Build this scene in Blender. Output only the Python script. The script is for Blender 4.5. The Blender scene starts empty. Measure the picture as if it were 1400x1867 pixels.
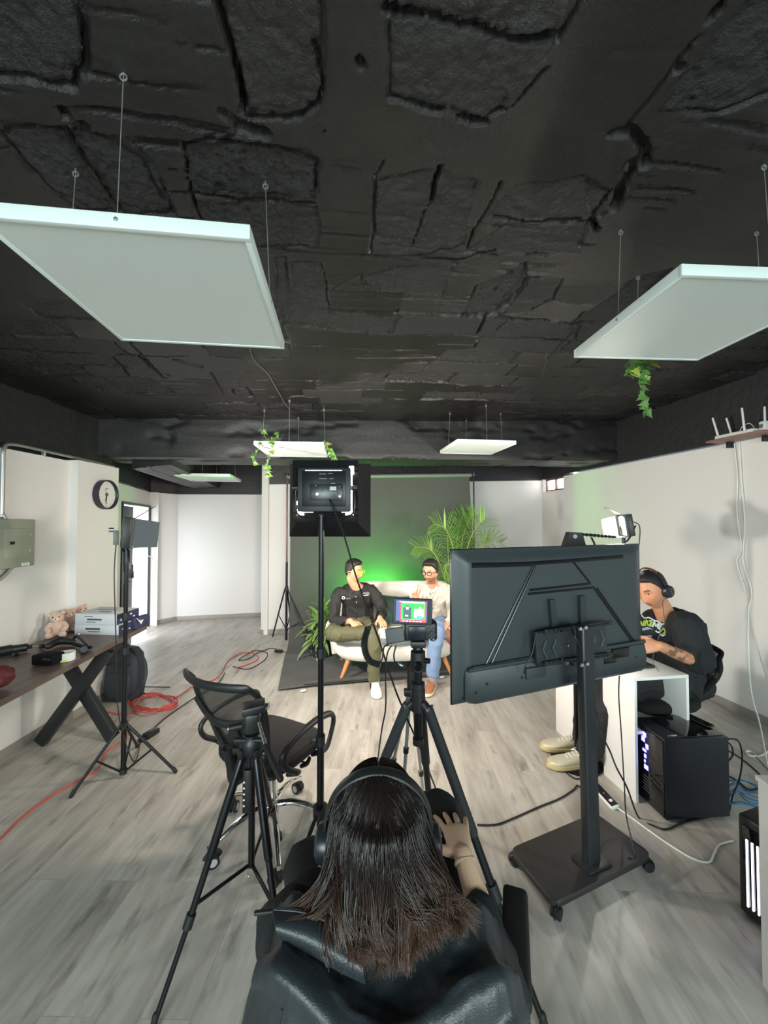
import bpy, bmesh, math, random
import numpy as np
from mathutils import Vector, Matrix, Euler, Quaternion
from mathutils import noise as mnoise
from mathutils.bvhtree import BVHTree
random.seed(7)
rng = np.random.default_rng(11)
scene = bpy.context.scene
COL = scene.collection
pi = math.pi
V3 = Vector

# ---------------------------------------------------------------- camera
CAMP = V3((0, 0, 1.63))
YAW = -math.atan(10 / 700); PITCH = math.atan(16.5 / 700)
cam_d = bpy.data.cameras.new('camera'); cam = bpy.data.objects.new('camera', cam_d); COL.objects.link(cam)
cam.location = CAMP; cam.rotation_euler = (pi / 2 + PITCH, 0, YAW)
cam_d.sensor_fit = 'HORIZONTAL'; cam_d.sensor_width = 36; cam_d.lens = 18; cam_d.clip_start = 0.02
scene.camera = cam
CR = cam.rotation_euler.to_matrix()


def ray(px, py):
    return (CR @ V3(((px - 700) / 700, -(py - 933.5) / 700, -1))).normalized()


def W(px, py, Y):
    r = ray(px, py); return CAMP + r * (Y / r.y)


def Z(px, py, z=0.0):
    r = ray(px, py); return CAMP + r * ((z - CAMP.z) / r.z)


def onplane(px, py, P0, n):
    r = ray(px, py); return CAMP + r * ((P0 - CAMP).dot(n) / r.dot(n))


def zc(x): return 2.73 + 0.035 * x          # the slab slopes a little
def zb(x): return 2.31 + 0.0173 * x         # underside of the cross beam


def ZC(px, py):
    r = ray(px, py); t = (2.73 - CAMP.z) / (r.z - 0.035 * r.x); return CAMP + r * t


# ---------------------------------------------------------------- materials
def S(r, g, b):
    f = lambda c: (c / 255 / 12.92) if c / 255 <= 0.04045 else ((c / 255 + 0.055) / 1.055) ** 2.4
    return (f(r), f(g), f(b))


class NT:
    def __init__(s, name):
        s.m = bpy.data.materials.new(name); s.m.use_nodes = True; s.t = s.m.node_tree
        s.b = s.t.nodes['Principled BSDF']; s.out = s.t.nodes['Material Output']
    def n(s, typ, ins=None, **kw):
        x = s.t.nodes.new(typ)
        for k, v in kw.items(): setattr(x, k, v)
        for k, v in (ins or {}).items():
            if hasattr(v, 'is_output'): s.t.links.new(v, x.inputs[k])
            else: x.inputs[k].default_value = v
        return x
    def link(s, a, b): s.t.links.new(a, b)
    def math(s, op, a, b=0.0, c=0.0):
        return s.n('ShaderNodeMath', {0: a, 1: b, 2: c}, operation=op).outputs[0]
    def mix(s, f, a, b, blend='MIX'):
        x = s.n('ShaderNodeMix', data_type='RGBA', blend_type=blend)
        for i, v in ((0, f), (6, a), (7, b)):
            if hasattr(v, 'is_output'): s.t.links.new(v, x.inputs[i])
            else: x.inputs[i].default_value = v if i == 0 else (*v[:3], 1)
        return x.outputs[2]
    def ramp(s, fac, stops):
        r = s.n('ShaderNodeValToRGB', {0: fac}); el = r.color_ramp.elements
        while len(el) < len(stops): el.new(0.5)
        for e, (p, c) in zip(el, stops):
            e.position = p; e.color = (*c, 1) if hasattr(c, '__len__') else (c, c, c, 1)
        return r.outputs[0]
    def noise(s, scale, detail=3, rough=0.5, vec=None):
        x = s.n('ShaderNodeTexNoise', {'Scale': scale, 'Detail': detail, 'Roughness': rough})
        if vec is not None: s.link(vec, x.inputs['Vector'])
        return x.outputs['Fac']
    def obj(s): return s.n('ShaderNodeTexCoord').outputs['Object']
    def bump(s, h, strength=0.3, dist=0.01):
        x = s.n('ShaderNodeBump', {'Height': h, 'Strength': strength, 'Distance': dist}); s.link(x.outputs[0], s.b.inputs['Normal'])


_mc = {}
def mat(name, col, rough=0.5, metal=0.0, bump=None, var=None, spec=0.5, coat=0.0, emit=None, alpha=1.0, sss=0.0, sheen=0.0):
    if name in _mc: return _mc[name]
    q = NT(name); b = q.b
    b.inputs['Base Color'].default_value = (*col, 1); b.inputs['Roughness'].default_value = rough
    b.inputs['Metallic'].default_value = metal; b.inputs['Specular IOR Level'].default_value = spec
    b.inputs['Coat Weight'].default_value = coat; b.inputs['Alpha'].default_value = alpha
    b.inputs['Sheen Weight'].default_value = sheen
    if sss: b.inputs['Subsurface Weight'].default_value = sss; b.inputs['Subsurface Radius'].default_value = (0.01, 0.004, 0.002)
    if emit: b.inputs['Emission Color'].default_value = (*emit[0], 1); b.inputs['Emission Strength'].default_value = emit[1]
    if var or bump: oc = q.obj()
    if var:
        f = q.noise(var[0], 4, 0.6, oc)
        q.link(q.mix(f, [c * (1 - var[1]) for c in col], [min(1, c * (1 + var[1])) for c in col]), b.inputs['Base Color'])
    if bump: q.bump(q.noise(bump[0], 3, 0.55, oc), bump[1], bump[2] if len(bump) > 2 else 0.004)
    _mc[name] = q.m
    return q.m


# ---------------------------------------------------------------- mesh builder
def frames(pts, closed=False):
    P = [V3(p) for p in pts]; n = len(P); T = []
    for i in range(n):
        a = P[i - 1] if (i > 0 or closed) else P[i]; b = P[(i + 1) % n] if (i < n - 1 or closed) else P[i]
        t = (b - a); T.append(t.normalized() if t.length > 1e-9 else (T[-1] if T else V3((0, 0, 1))))
    ref = V3((0, 0, 1)) if abs(T[0].z) < 0.9 else V3((1, 0, 0))
    N = [(ref - T[0] * ref.dot(T[0])).normalized()]
    for i in range(1, n):
        v = N[-1] - T[i] * N[-1].dot(T[i])
        N.append(v.normalized() if v.length > 1e-9 else N[-1])
    return P, T, N


def cat(pts, k=6, closed=False):
    P = [V3(p) for p in pts]; n = len(P); out = []
    g = (lambda i: P[i % n]) if closed else (lambda i: P[max(0, min(n - 1, i))])
    for i in range(n if closed else n - 1):
        a, b, c, d = g(i - 1), g(i), g(i + 1), g(i + 2)
        for j in range(k):
            t = j / k
            out.append(0.5 * ((2 * b) + (c - a) * t + (2 * a - 5 * b + 4 * c - d) * t * t + (3 * b - a - 3 * c + d) * t ** 3))
    if not closed: out.append(P[-1].copy())
    return out


def lerp_list(vals, n):
    m = len(vals); out = []
    for i in range(n):
        t = i / (n - 1) * (m - 1); k = min(int(t), m - 2); out.append(vals[k] + (vals[k + 1] - vals[k]) * (t - k))
    return out


def rotz(a): return Matrix.Rotation(a, 4, 'Z')
def rotx(a): return Matrix.Rotation(a, 4, 'X')
def roty(a): return Matrix.Rotation(a, 4, 'Y')
def tr(*a): return Matrix.Translation(V3(a) if len(a) == 3 else V3(a[0]))


def basis(o, x, y=None, z=None):
    """4x4 from an origin and two axes (x plus y or z)."""
    x = V3(x).normalized()
    if y is not None:
        y = V3(y); y = (y - x * x.dot(y)).normalized(); zz = x.cross(y)
    else:
        zz = V3(z); zz = (zz - x * x.dot(zz)).normalized(); y = zz.cross(x)
    m = Matrix((x, y, zz)).transposed().to_4x4(); m.translation = V3(o); return m


class MB:
    def __init__(s, M=None): s.v = []; s.f = []; s.mi = []; s.M = M or Matrix.Identity(4); s.cur = 0
    def add(s, vs, fs, M=None):
        A = s.M @ M if M is not None else s.M; o = len(s.v)
        s.v += [A @ V3(v) for v in vs]; s.f += [tuple(i + o for i in f) for f in fs]; s.mi += [s.cur] * len(fs); return s
    def box(s, c, sz, M=None, bev=0.0, seg=2):
        bm = bmesh.new(); bmesh.ops.create_cube(bm, size=1)
        bmesh.ops.scale(bm, vec=V3(sz), verts=bm.verts)
        if bev: bmesh.ops.bevel(bm, geom=bm.edges[:], offset=min(bev, min(sz) * 0.49), segments=seg, profile=0.5, affect='EDGES')
        A = tr(V3(c)) @ (M if M is not None else Matrix.Identity(4))
        bm.verts.index_update(); s.add([A @ v.co for v in bm.verts], [[v.index for v in f.verts] for f in bm.faces]); bm.free(); return s
    def tube(s, pts, r, n=8, cap=True, closed=False, flat=1.0, up=None):
        P, T, N = frames(pts, closed); k = len(P)
        R = [r] * k if not hasattr(r, '__len__') else (list(r) if len(r) == k else lerp_list(list(r), k))
        vs = []
        for i in range(k):
            N0 = N[i]
            if up is not None: N0 = (V3(up) - T[i] * V3(up).dot(T[i])).normalized()
            B = T[i].cross(N0)
            for j in range(n):
                a = 2 * pi * j / n; vs.append(P[i] + (N0 * math.cos(a) * flat + B * math.sin(a)) * R[i])
        fs = [(i * n + j, i * n + (j + 1) % n, ((i + 1) % k) * n + (j + 1) % n, ((i + 1) % k) * n + j) for i in range(k if closed else k - 1) for j in range(n)]
        if cap and not closed: fs += [tuple(range(n))[::-1], tuple((k - 1) * n + j for j in range(n))]
        return s.add(vs, fs)
    def cyl(s, a, b, r, r2=None, n=16):
        return s.tube([a, b], [r, r if r2 is None else r2], n)
    def limb(s, pts, rad, n=14, k=6):
        """rounded-end tapered tube for organic forms"""
        P = cat(pts, k) if len(pts) > 2 else [V3(pts[0]).lerp(V3(pts[-1]), i / k) for i in range(k + 1)]
        R = lerp_list(list(rad), len(P)); d0 = (P[0] - P[1]).normalized(); d1 = (P[-1] - P[-2]).normalized()
        a = [P[0] + d0 * R[0] * math.sin(t) for t in (1.35, 0.9, 0.45)]; ar = [R[0] * math.cos(t) for t in (1.35, 0.9, 0.45)]
        b = [P[-1] + d1 * R[-1] * math.sin(t) for t in (0.45, 0.9, 1.35)]; br = [R[-1] * math.cos(t) for t in (0.45, 0.9, 1.35)]
        return s.tube(a + P + b, ar + R + br, n)
    def ball(s, c, r, nu=16, nv=10, M=None):
        r = (r, r, r) if not hasattr(r, '__len__') else r
        vs = [(0, 0, r[2])]
        for i in range(1, nv):
            t = pi * i / nv
            vs += [(r[0] * math.sin(t) * math.cos(2 * pi * j / nu), r[1] * math.sin(t) * math.sin(2 * pi * j / nu), r[2] * math.cos(t)) for j in range(nu)]
        vs.append((0, 0, -r[2])); L = len(vs) - 1
        fs = [(0, 1 + j, 1 + (j + 1) % nu) for j in range(nu)]
        for i in range(nv - 2):
            for j in range(nu): fs.append((1 + i * nu + j, 1 + (i + 1) * nu + j, 1 + (i + 1) * nu + (j + 1) % nu, 1 + i * nu + (j + 1) % nu))
        o = 1 + (nv - 2) * nu; fs += [(L, o + (j + 1) % nu, o + j) for j in range(nu)]
        return s.add(vs, fs, tr(V3(c)) @ (M if M is not None else Matrix.Identity(4)))
    def lathe(s, prof, n=24, M=None, cap=True):
        vs = [(r * math.cos(2 * pi * j / n), r * math.sin(2 * pi * j / n), z) for r, z in prof for j in range(n)]
        fs = [(i * n + j, i * n + (j + 1) % n, (i + 1) * n + (j + 1) % n, (i + 1) * n + j) for i in range(len(prof) - 1) for j in range(n)]
        if cap: fs += [tuple(range(n))[::-1], tuple((len(prof) - 1) * n + j for j in range(n))]
        return s.add(vs, fs, M)
    def loft(s, rings, cap=True, closed=True):
        n = len(rings[0]); vs = [v for r in rings for v in r]; m = n if closed else n - 1
        fs = [(i * n + j, i * n + (j + 1) % n, (i + 1) * n + (j + 1) % n, (i + 1) * n + j) for i in range(len(rings) - 1) for j in range(m)]
        if cap: fs += [tuple(range(n))[::-1], tuple((len(rings) - 1) * n + j for j in range(n))]
        return s.add(vs, fs)
    def prism(s, poly, z0, z1, M=None):
        n = len(poly); vs = [(x, y, z0) for x, y in poly] + [(x, y, z1) for x, y in poly]
        fs = [tuple(range(n))[::-1], tuple(range(n, 2 * n))] + [(i, (i + 1) % n, n + (i + 1) % n, n + i) for i in range(n)]
        return s.add(vs, fs, M)
    def slab(s, quad, th):
        """a quad given by 4 points, thickened along its normal"""
        q = [V3(p) for p in quad]; nn = (q[1] - q[0]).cross(q[3] - q[0]).normalized() * th
        return s.add(q + [p + nn for p in q], [(3, 2, 1, 0), (4, 5, 6, 7), (0, 1, 5, 4), (1, 2, 6, 5), (2, 3, 7, 6), (3, 0, 4, 7)])
    def sheet(s, grid, th):
        """grid[i][j] of points -> thin closed shell"""
        a = len(grid); b = len(grid[0]); G = [[V3(p) for p in r] for r in grid]; nr = []
        for i in range(a):
            for j in range(b):
                du = G[min(i + 1, a - 1)][j] - G[max(i - 1, 0)][j]; dv = G[i][min(j + 1, b - 1)] - G[i][max(j - 1, 0)]
                c = du.cross(dv); nr.append(c.normalized() if c.length > 1e-12 else V3((0, 0, 1)))
        fl = [p for r in G for p in r]; top = [p + n * th / 2 for p, n in zip(fl, nr)]; bot = [p - n * th / 2 for p, n in zip(fl, nr)]; o = a * b; fs = []
        for i in range(a - 1):
            for j in range(b - 1):
                k = i * b + j; fs += [(k, k + b, k + b + 1, k + 1), (o + k, o + k + 1, o + k + b + 1, o + k + b)]
        ed = [i * b for i in range(a)] + [(a - 1) * b + j for j in range(1, b)] + [i * b + b - 1 for i in range(a - 2, -1, -1)] + [j for j in range(b - 2, 0, -1)]
        for i in range(len(ed)): p, q = ed[i], ed[(i + 1) % len(ed)]; fs.append((p, o + p, o + q, q))
        return s.add(top + bot, fs)
    def mesh(s, name):
        me = bpy.data.meshes.new(name); me.from_pydata([tuple(v) for v in s.v], [], s.f); return me
    def build(s, name, m, parent=None, label=None, cat=None, group=None, kind=None, smooth=40, base=None, world=True, fix=True):
        co = [V3(v) for v in s.v]
        if parent is not None:
            if world:
                inv = parent_world(parent).inverted(); co = [inv @ v for v in co]
            org = V3((0, 0, 0))
        else:
            if base is None:
                lo = [min(v[i] for v in co) for i in range(3)]; hi = [max(v[i] for v in co) for i in range(3)]
                org = V3(((lo[0] + hi[0]) / 2, (lo[1] + hi[1]) / 2, lo[2]))
            else: org = V3(base)
            co = [v - org for v in co]
        me = bpy.data.meshes.new(name); me.from_pydata([tuple(v) for v in co], [], s.f)
        ms = m if isinstance(m, (list, tuple)) else [m]
        for x in ms: me.materials.append(x)
        if len(ms) > 1: me.polygons.foreach_set('material_index', s.mi)
        if fix:
            bm = bmesh.new(); bm.from_mesh(me); bmesh.ops.recalc_face_normals(bm, faces=bm.faces); bm.to_mesh(me); bm.free()
        if smooth:
            me.polygons.foreach_set('use_smooth', [True] * len(me.polygons)); me.set_sharp_from_angle(angle=math.radians(smooth))
        return link(name, me, parent, org, label, cat, group, kind)


def parent_world(p):
    m = p.matrix_basis.copy()
    while p.parent is not None: p = p.parent; m = p.matrix_basis @ m
    return m


def link(name, me, parent=None, loc=None, label=None, cat=None, group=None, kind=None):
    o = bpy.data.objects.new(name, me); COL.objects.link(o)
    if parent is not None: o.parent = parent
    if loc is not None: o.location = loc
    tag(o, label, cat, group, kind); return o


def tag(o, label=None, cat=None, group=None, kind=None):
    for k, v in (('label', label), ('category', cat), ('group', group), ('kind', kind)):
        if v: o[k] = v
    return o


def thing(name, label, cat, loc=(0, 0, 0), rz=0.0, group=None):
    o = bpy.data.objects.new(name, None); COL.objects.link(o); o.empty_display_size = 0.05
    o.location = loc; o.rotation_euler = (0, 0, rz); return tag(o, label, cat, group)


def dup(o, parent=None):
    c = o.copy(); COL.objects.link(c)
    if parent is not None: c.parent = parent
    for ch in list(o.children): dup(ch, c)
    return c


def grid_mesh(name, P, m, smooth=True):
    """P: (a,b,3) numpy grid -> mesh, fast"""
    a, b = P.shape[:2]; me = bpy.data.meshes.new(name); idx = np.arange(a * b).reshape(a, b)
    q = np.stack([idx[:-1, :-1], idx[:-1, 1:], idx[1:, 1:], idx[1:, :-1]], -1).reshape(-1, 4)
    return np_mesh(name, P.reshape(-1, 3), q, m, smooth)


def np_mesh(name, V, Q, m, smooth=True):
    me = bpy.data.meshes.new(name); k = Q.shape[1]
    me.vertices.add(len(V)); me.vertices.foreach_set('co', np.ascontiguousarray(V, dtype=np.float32).ravel())
    me.loops.add(Q.size); me.loops.foreach_set('vertex_index', np.ascontiguousarray(Q, dtype=np.int32).ravel())
    me.polygons.add(len(Q)); me.polygons.foreach_set('loop_start', np.arange(0, Q.size, k, dtype=np.int32))
    me.polygons.foreach_set('use_smooth', np.full(len(Q), smooth)); me.update(); me.validate()
    if m: me.materials.append(m)
    return me


# ---- numpy noise
def vnoise(x, y, seed=0):
    def h(i, j):
        n = (i.astype(np.int64) * 374761393 + j.astype(np.int64) * 668265263 + seed * 1442695) & 0xffffffff
        n = ((n ^ (n >> 13)) * 1274126177) & 0xffffffff; n = n ^ (n >> 16); return (n & 0xffff) / 65535.0
    i = np.floor(x); j = np.floor(y); fx = x - i; fy = y - j; fx = fx * fx * (3 - 2 * fx); fy = fy * fy * (3 - 2 * fy)
    return (h(i, j) * (1 - fx) + h(i + 1, j) * fx) * (1 - fy) + (h(i, j + 1) * (1 - fx) + h(i + 1, j + 1) * fx) * fy


def fbm(x, y, seed=0, octs=4, g=0.5):
    s = 0; a = 1.0; t = 0
    for k in range(octs): s = s + a * vnoise(x * 2 ** k, y * 2 ** k, seed + k * 17); t += a; a *= g
    return s / t


def hsh(i, j, seed=0):
    n = (i.astype(np.int64) * 374761393 + j.astype(np.int64) * 668265263 + seed * 1442695) & 0xffffffff
    n = ((n ^ (n >> 13)) * 1274126177) & 0xffffffff; n = n ^ (n >> 16); return (n & 0xffff) / 65535.0


def sm(a, b, x):
    t = np.clip((x - a) / (b - a), 0, 1); return t * t * (3 - 2 * t)


def remesh(mb, name, voxel, it=4, fac=0.5):
    """fuse the overlapping closed pieces of an MB into one continuous skin"""
    me = mb.mesh(name); bm = bmesh.new(); bm.from_mesh(me); bmesh.ops.recalc_face_normals(bm, faces=bm.faces); bm.to_mesh(me); bm.free()
    o = bpy.data.objects.new(name, me); COL.objects.link(o)
    r = o.modifiers.new('r', 'REMESH'); r.mode = 'VOXEL'; r.voxel_size = voxel
    if it: q = o.modifiers.new('s', 'SMOOTH'); q.iterations = it; q.factor = fac
    dg = bpy.context.evaluated_depsgraph_get(); out = bpy.data.meshes.new_from_object(o.evaluated_get(dg)); out.name = name
    bpy.data.objects.remove(o); bpy.data.meshes.remove(me)
    out.polygons.foreach_set('use_smooth', [True] * len(out.polygons)); return out


def co_of(me):
    a = np.empty(len(me.vertices) * 3, dtype=np.float32); me.vertices.foreach_get('co', a); return a.reshape(-1, 3).astype(float)


def set_co(me, C): me.vertices.foreach_set('co', C.astype(np.float32).ravel()); me.update()


def no_of(me):
    a = np.empty(len(me.vertices) * 3, dtype=np.float32); me.vertex_normals.foreach_get('vector', a); return a.reshape(-1, 3).astype(float)


def vcol(me, C, name='tint'):
    at = me.color_attributes.new(name, 'FLOAT_COLOR', 'POINT'); A = np.ones((len(me.vertices), 4), dtype=np.float32); A[:, :3] = C
    at.data.foreach_set('color', A.ravel())


def link_world_mesh(name, me, parent, m=None):
    """link a mesh given in world coordinates under its thing"""
    inv = np.array(parent_world(parent).inverted()); C = co_of(me); set_co(me, C @ inv[:3, :3].T + inv[:3, 3])
    if m is not None:
        me.materials.clear(); me.materials.append(m)
    return link(name, me, parent)


def text_mesh(txt, size, ext=0.0004, align='CENTER'):
    cu = bpy.data.curves.new('t', 'FONT'); cu.body = txt; cu.size = size; cu.extrude = ext; cu.align_x = align; cu.align_y = 'CENTER'
    o = bpy.data.objects.new('t', cu); COL.objects.link(o); dg = bpy.context.evaluated_depsgraph_get()
    me = bpy.data.meshes.new_from_object(o.evaluated_get(dg)); bpy.data.objects.remove(o); bpy.data.curves.remove(cu)
    return [v.co.copy() for v in me.vertices], [tuple(p.vertices) for p in me.polygons]
# ================================================================ the room
def floor_mat():
    q = NT('grey oak laminate'); oc = q.obj()
    mp = q.n('ShaderNodeMapping', {'Vector': oc, 'Rotation': (0, 0, math.radians(90 + 2.0))}).outputs[0]
    br = q.n('ShaderNodeTexBrick', {'Vector': mp, 'Color1': (0, 0, 0, 1), 'Color2': (1, 1, 1, 1), 'Mortar': (0.5, 0.5, 0.5, 1), 'Scale': 1.0, 'Mortar Size': 0.0012,
             'Mortar Smooth': 0.3, 'Brick Width': 1.28, 'Row Height': 0.165, 'Bias': 0.0}, offset=0.37)
    tone = br.outputs['Color']
    # shift the grain from plank to plank
    off = q.n('ShaderNodeVectorMath', {0: tone, 1: (13, 7, 3)}, operation='MULTIPLY').outputs[0]
    pos = q.n('ShaderNodeVectorMath', {0: mp, 1: off}, operation='ADD').outputs[0]
    gv = q.n('ShaderNodeMapping', {'Vector': pos, 'Scale': (2.6, 22, 1)}).outputs[0]
    gv2 = q.n('ShaderNodeMapping', {'Vector': pos, 'Scale': (1.5, 6, 1)}).outputs[0]
    g1 = q.noise(1.0, 6, 0.65, gv); g2 = q.noise(1.0, 5, 0.6, gv2)
    base = q.ramp(g2, [(0.25, S(150, 144, 137)), (0.5, S(182, 176, 168)), (0.76, S(201, 196, 189))])
    grain = q.ramp(g1, [(0.30, S(176, 170, 163)), (0.58, S(255, 255, 255))])
    c = q.mix(0.42, base, grain, 'MULTIPLY')
    bl = q.noise(1.0, 4, .6, q.n('ShaderNodeMapping', {'Vector': pos, 'Scale': (3.2, 11, 1)}).outputs[0]); c = q.mix(0.8, c, q.ramp(bl, [(0.28, S(176, 172, 168)), (0.42, (1, 1, 1))]), 'MULTIPLY')
    tn = q.ramp(tone, [(0, 0.86), (1, 1.0)])
    c = q.mix(1.0, c, tn, 'MULTIPLY')
    c = q.mix(q.math('MULTIPLY', br.outputs['Fac'], 0.35), c, S(110, 103, 97))
    q.link(c, q.b.inputs['Base Color'])
    q.link(q.math('MULTIPLY_ADD', g1, 0.22, 0.26), q.b.inputs['Roughness'])
    h = q.math('MULTIPLY_ADD', br.outputs['Fac'], -1.2, q.math('MULTIPLY', g1, 0.35)); q.bump(h, 0.18, 0.002)
    return q.m


M_floor = floor_mat()
M_wall = mat('white wall paint', S(222, 219, 216), 0.6, bump=(55, 0.12, 0.002), var=(1.2, 0.02))
M_wallg = mat('grey wall edge paint', S(205, 206, 206), 0.6, bump=(55, 0.12, 0.002))
M_blackp = mat('black wall paint', S(36, 36, 38), 0.55, bump=(16, 0.55, 0.012), var=(5, 0.25))
M_skirt = mat('grey skirting', S(150, 144, 137), 0.5, var=(9, 0.12))
M_doorblue = mat('navy door paint', S(38, 52, 74), 0.35)
M_frame = mat('dark metal frame', S(40, 40, 44), 0.4, 0.3)
M_winframe = mat('brown window frame', S(92, 62, 52), 0.5)


def wall(name, a, b, z0a, z1a, z1b=None, th=0.1, m=None, z0b=None):
    """vertical wall slab from a to b (xy), seen side on the left of a->b reversed; thickness goes to the right of a->b"""
    a = V3((*a, 0)); b = V3((*b, 0)); d = (b - a).normalized(); n = V3((d.y, -d.x, 0)) * th
    z1b = z1a if z1b is None else z1b; z0b = z0a if z0b is None else z0b; e = V3((0, 0, 1))
    vs = [a + e * z0a, b + e * z0b, b + e * z1b, a + e * z1a]; vs += [v + n for v in vs]
    mb = MB(); mb.add(vs, [(0, 1, 2, 3), (7, 6, 5, 4), (0, 4, 5, 1), (1, 5, 6, 2), (2, 6, 7, 3), (3, 7, 4, 0)])
    return mb.build(name, m or M_wall, kind='structure', smooth=0)


def skirting(name, a, b, h=0.07, t=0.012):
    a = V3((*a, 0)); b = V3((*b, 0)); d = (b - a).normalized(); n = V3((-d.y, d.x, 0)); c = (a + b) / 2 + n * (t / 2)
    ang = math.atan2(d.y, d.x)
    MB().box(c + V3((0, 0, h / 2)), ((b - a).length, t, h), rotz(ang), bev=0.003).build(name, M_skirt, kind='structure')


fl = MB(); fl.box((0.1, 2.4, -0.05), (9.0, 11.0, 0.1)); fl.build('floor', M_floor, kind='structure', smooth=0, base=(0, 0, 0))

# wall planes --------------------------------------------------
XL = -2.57; XP = -2.505
def rwx(y): return 3.1 - 0.14 * (y - 3.0)
RB = (rwx(6.19), 6.19)                       # right rear corner
PE = (-1.69, 5.58)                           # left end of the backdrop wall
# left wall: near part, pillar face, far part; thickness outward (to the left)
wall('wall_left', (XL, 3.23), (XL, -2.4), 0, 2.13, 2.13, 0.25)
wall('wall_left_pillar', (XP, 3.73), (XP, 3.23), 0, 2.14, 2.14, 0.3, M_wall)
wall('wall_left_return', (-3.3, 3.73), (XP - 0.3, 3.73), 0, 2.14, 2.14, 0.1)
wall('wall_left_upper', (-2.76, 4.0), (-2.76, -2.4), 2.0, 2.78, 2.78, 0.15, M_blackp)
skirting('baseboard_left', (XL, 3.23), (XL, -2.4)); skirting('baseboard_left_pillar', (XP, 3.73), (XP, 3.23))
MB().box(((XL + XP) / 2 + 0.005, 3.224, 0.035), (0.07, 0.012, 0.07)).build('baseboard_left_step', M_skirt, kind='structure')
# door wall
DA = V3((-3.02, 4.45, 0)); DB = V3((-3.57, 6.04, 0)); dd = (DB - DA).normalized(); DLEN = (DB - DA).length
def dpt(px):
    # parameter along the door wall for an image column
    r = ray(px, 1000); n = V3((dd.y, -dd.x, 0)); t = (DA - V3((0, 0, 0))).dot(n) / V3((r.x, r.y, 0)).dot(n); return (V3((r.x, r.y, 0)) * t - DA).dot(dd)
s0, s1, s2 = dpt(221.5), dpt(242), dpt(271)
def dw(s): p = DA + dd * s; return (p.x, p.y)
DH = 1.84
wall('wall_door_lintel', dw(s2 + 0.06), dw(-0.35), DH, 2.1, 2.1, 0.12)
wall('wall_door_side', dw(s0 - 0.02), dw(-0.6), 0, DH, DH, 0.12)
wall('wall_door_end', dw(DLEN), dw(s2 + 0.06), 0, 2.08, 2.08, 0.12)
wall('wall_door_upper', dw(DLEN + 0.2), dw(-0.6), 2.08, 2.75, 2.75, 0.12, M_blackp)
# door frame and leaves
dn = V3((-dd.y, dd.x, 0)) * -1    # into the room
ang_d = math.atan2(dd.y, dd.x)
def dbox(sc, w, z0, z1, off, th): 
    p = DA + dd * sc + dn * off; return (p + V3((0, 0, (z0 + z1) / 2)), (w, th, z1 - z0), rotz(ang_d))
door = thing('door_1', 'dark blue door leaf closed beside the bright doorway', 'door', DA + dd * ((s0 + s1) / 2)); door['kind'] = 'structure'
mb = MB(); mb.box(*dbox((s0 + s1) / 2, s1 - s0 - 0.01, 0.01, DH - 0.02, -0.02, 0.045), bev=0.004); mb.build('door_leaf', M_doorblue, door)
mb = MB(); mb.box(*dbox((s0 + s1) / 2, (s1 - s0) * 0.6, 0.25, 0.85, 0.008, 0.012), bev=0.004).box(*dbox((s0 + s1) / 2, (s1 - s0) * 0.6, 1.0, 1.65, 0.008, 0.012), bev=0.004); mb.build('door_panel', M_doorblue, door)
mb = MB(); mb.box(*dbox(s1 - 0.06, 0.025, 0.88, 1.06, 0.02, 0.03), bev=0.006); mb.build('door_handle', mat('steel', S(190, 190, 190), 0.25, 1), door)
fr = MB(); fr.box(*dbox(s2 + 0.04, 0.06, 0, DH, 0.004, 0.03)).box(*dbox((s0 + s2) / 2 + 0.02, s2 - s0 + 0.1, DH, DH + 0.03, 0.004, 0.03)).box(*dbox(s0 - 0.015, 0.04, 0, DH, 0.004, 0.03)); fr.build('trim_1', M_frame, kind='structure')
# bright opening: glazed door with a thin upper bar seen against the daylight
MG = NT('clear glass'); MG.b.inputs['Transmission Weight'].default_value = 1; MG.b.inputs['Roughness'].default_value = 0; MG.b.inputs['IOR'].default_value = 1.02; M_glass = MG.m
# outside ground and parapet beyond the doorway
og = MB(); p = DA + dd * ((s1 + s2) / 2) - dn * 2.2; og.box((p.x, p.y, -0.05), (3.6, 3.0, 0.08), rotz(ang_d)); og.build('terrace', mat('pale concrete', S(215, 212, 205), 0.8, var=(3, 0.08)), kind='structure')
p2 = DA + dd * ((s1 + s2) / 2) - dn * 2.9
og = MB(); og.box((p2.x, p2.y, 0.45), (3.2, 0.1, 0.9), rotz(ang_d)); og.build('parapet', mat('pale render', S(225, 222, 215), 0.8), kind='structure')
# corner walls at left rear
CB = (-3.3, 6.37); CC = (-2.02, 6.6); CD = (-1.6, 6.65)
wall('wall_rear_corner', CB, dw(DLEN), 0, 2.07, 2.08, 0.1)
wall('wall_rear_left', (-1.5, 6.72), CB, 0, 2.09, 2.07, 0.1)
wall('wall_rear_upper', (-1.4, 6.74), (-3.3, 6.38), 2.06, 2.75, 2.75, 0.1, M_blackp)
wall('wall_rear_corner_upper', (-3.3, 6.38), dw(DLEN + 0.05), 2.06, 2.75, 2.75, 0.1, M_blackp)
skirting('baseboard_rear_left', (-1.5, 6.72), CB); skirting('baseboard_rear_corner', CB, dw(DLEN)); skirting('baseboard_door', dw(DLEN), dw(s2 + 0.07))
# backdrop wall and its return
wall('wall_back', RB, PE, 0, 2.29, 2.16, 0.12)
wall('wall_back_upper', (RB[0] + 0.1, RB[1] + 0.015), (PE[0], PE[1] + 0.001), 2.28, 2.85, 2.75, 0.12, M_blackp, 2.15)
wall('wall_back_return', (PE[0], PE[1]), (-1.5, 6.75), 0, 2.75, 2.75, 0.1)
skirting('baseboard_back', RB, PE)
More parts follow.
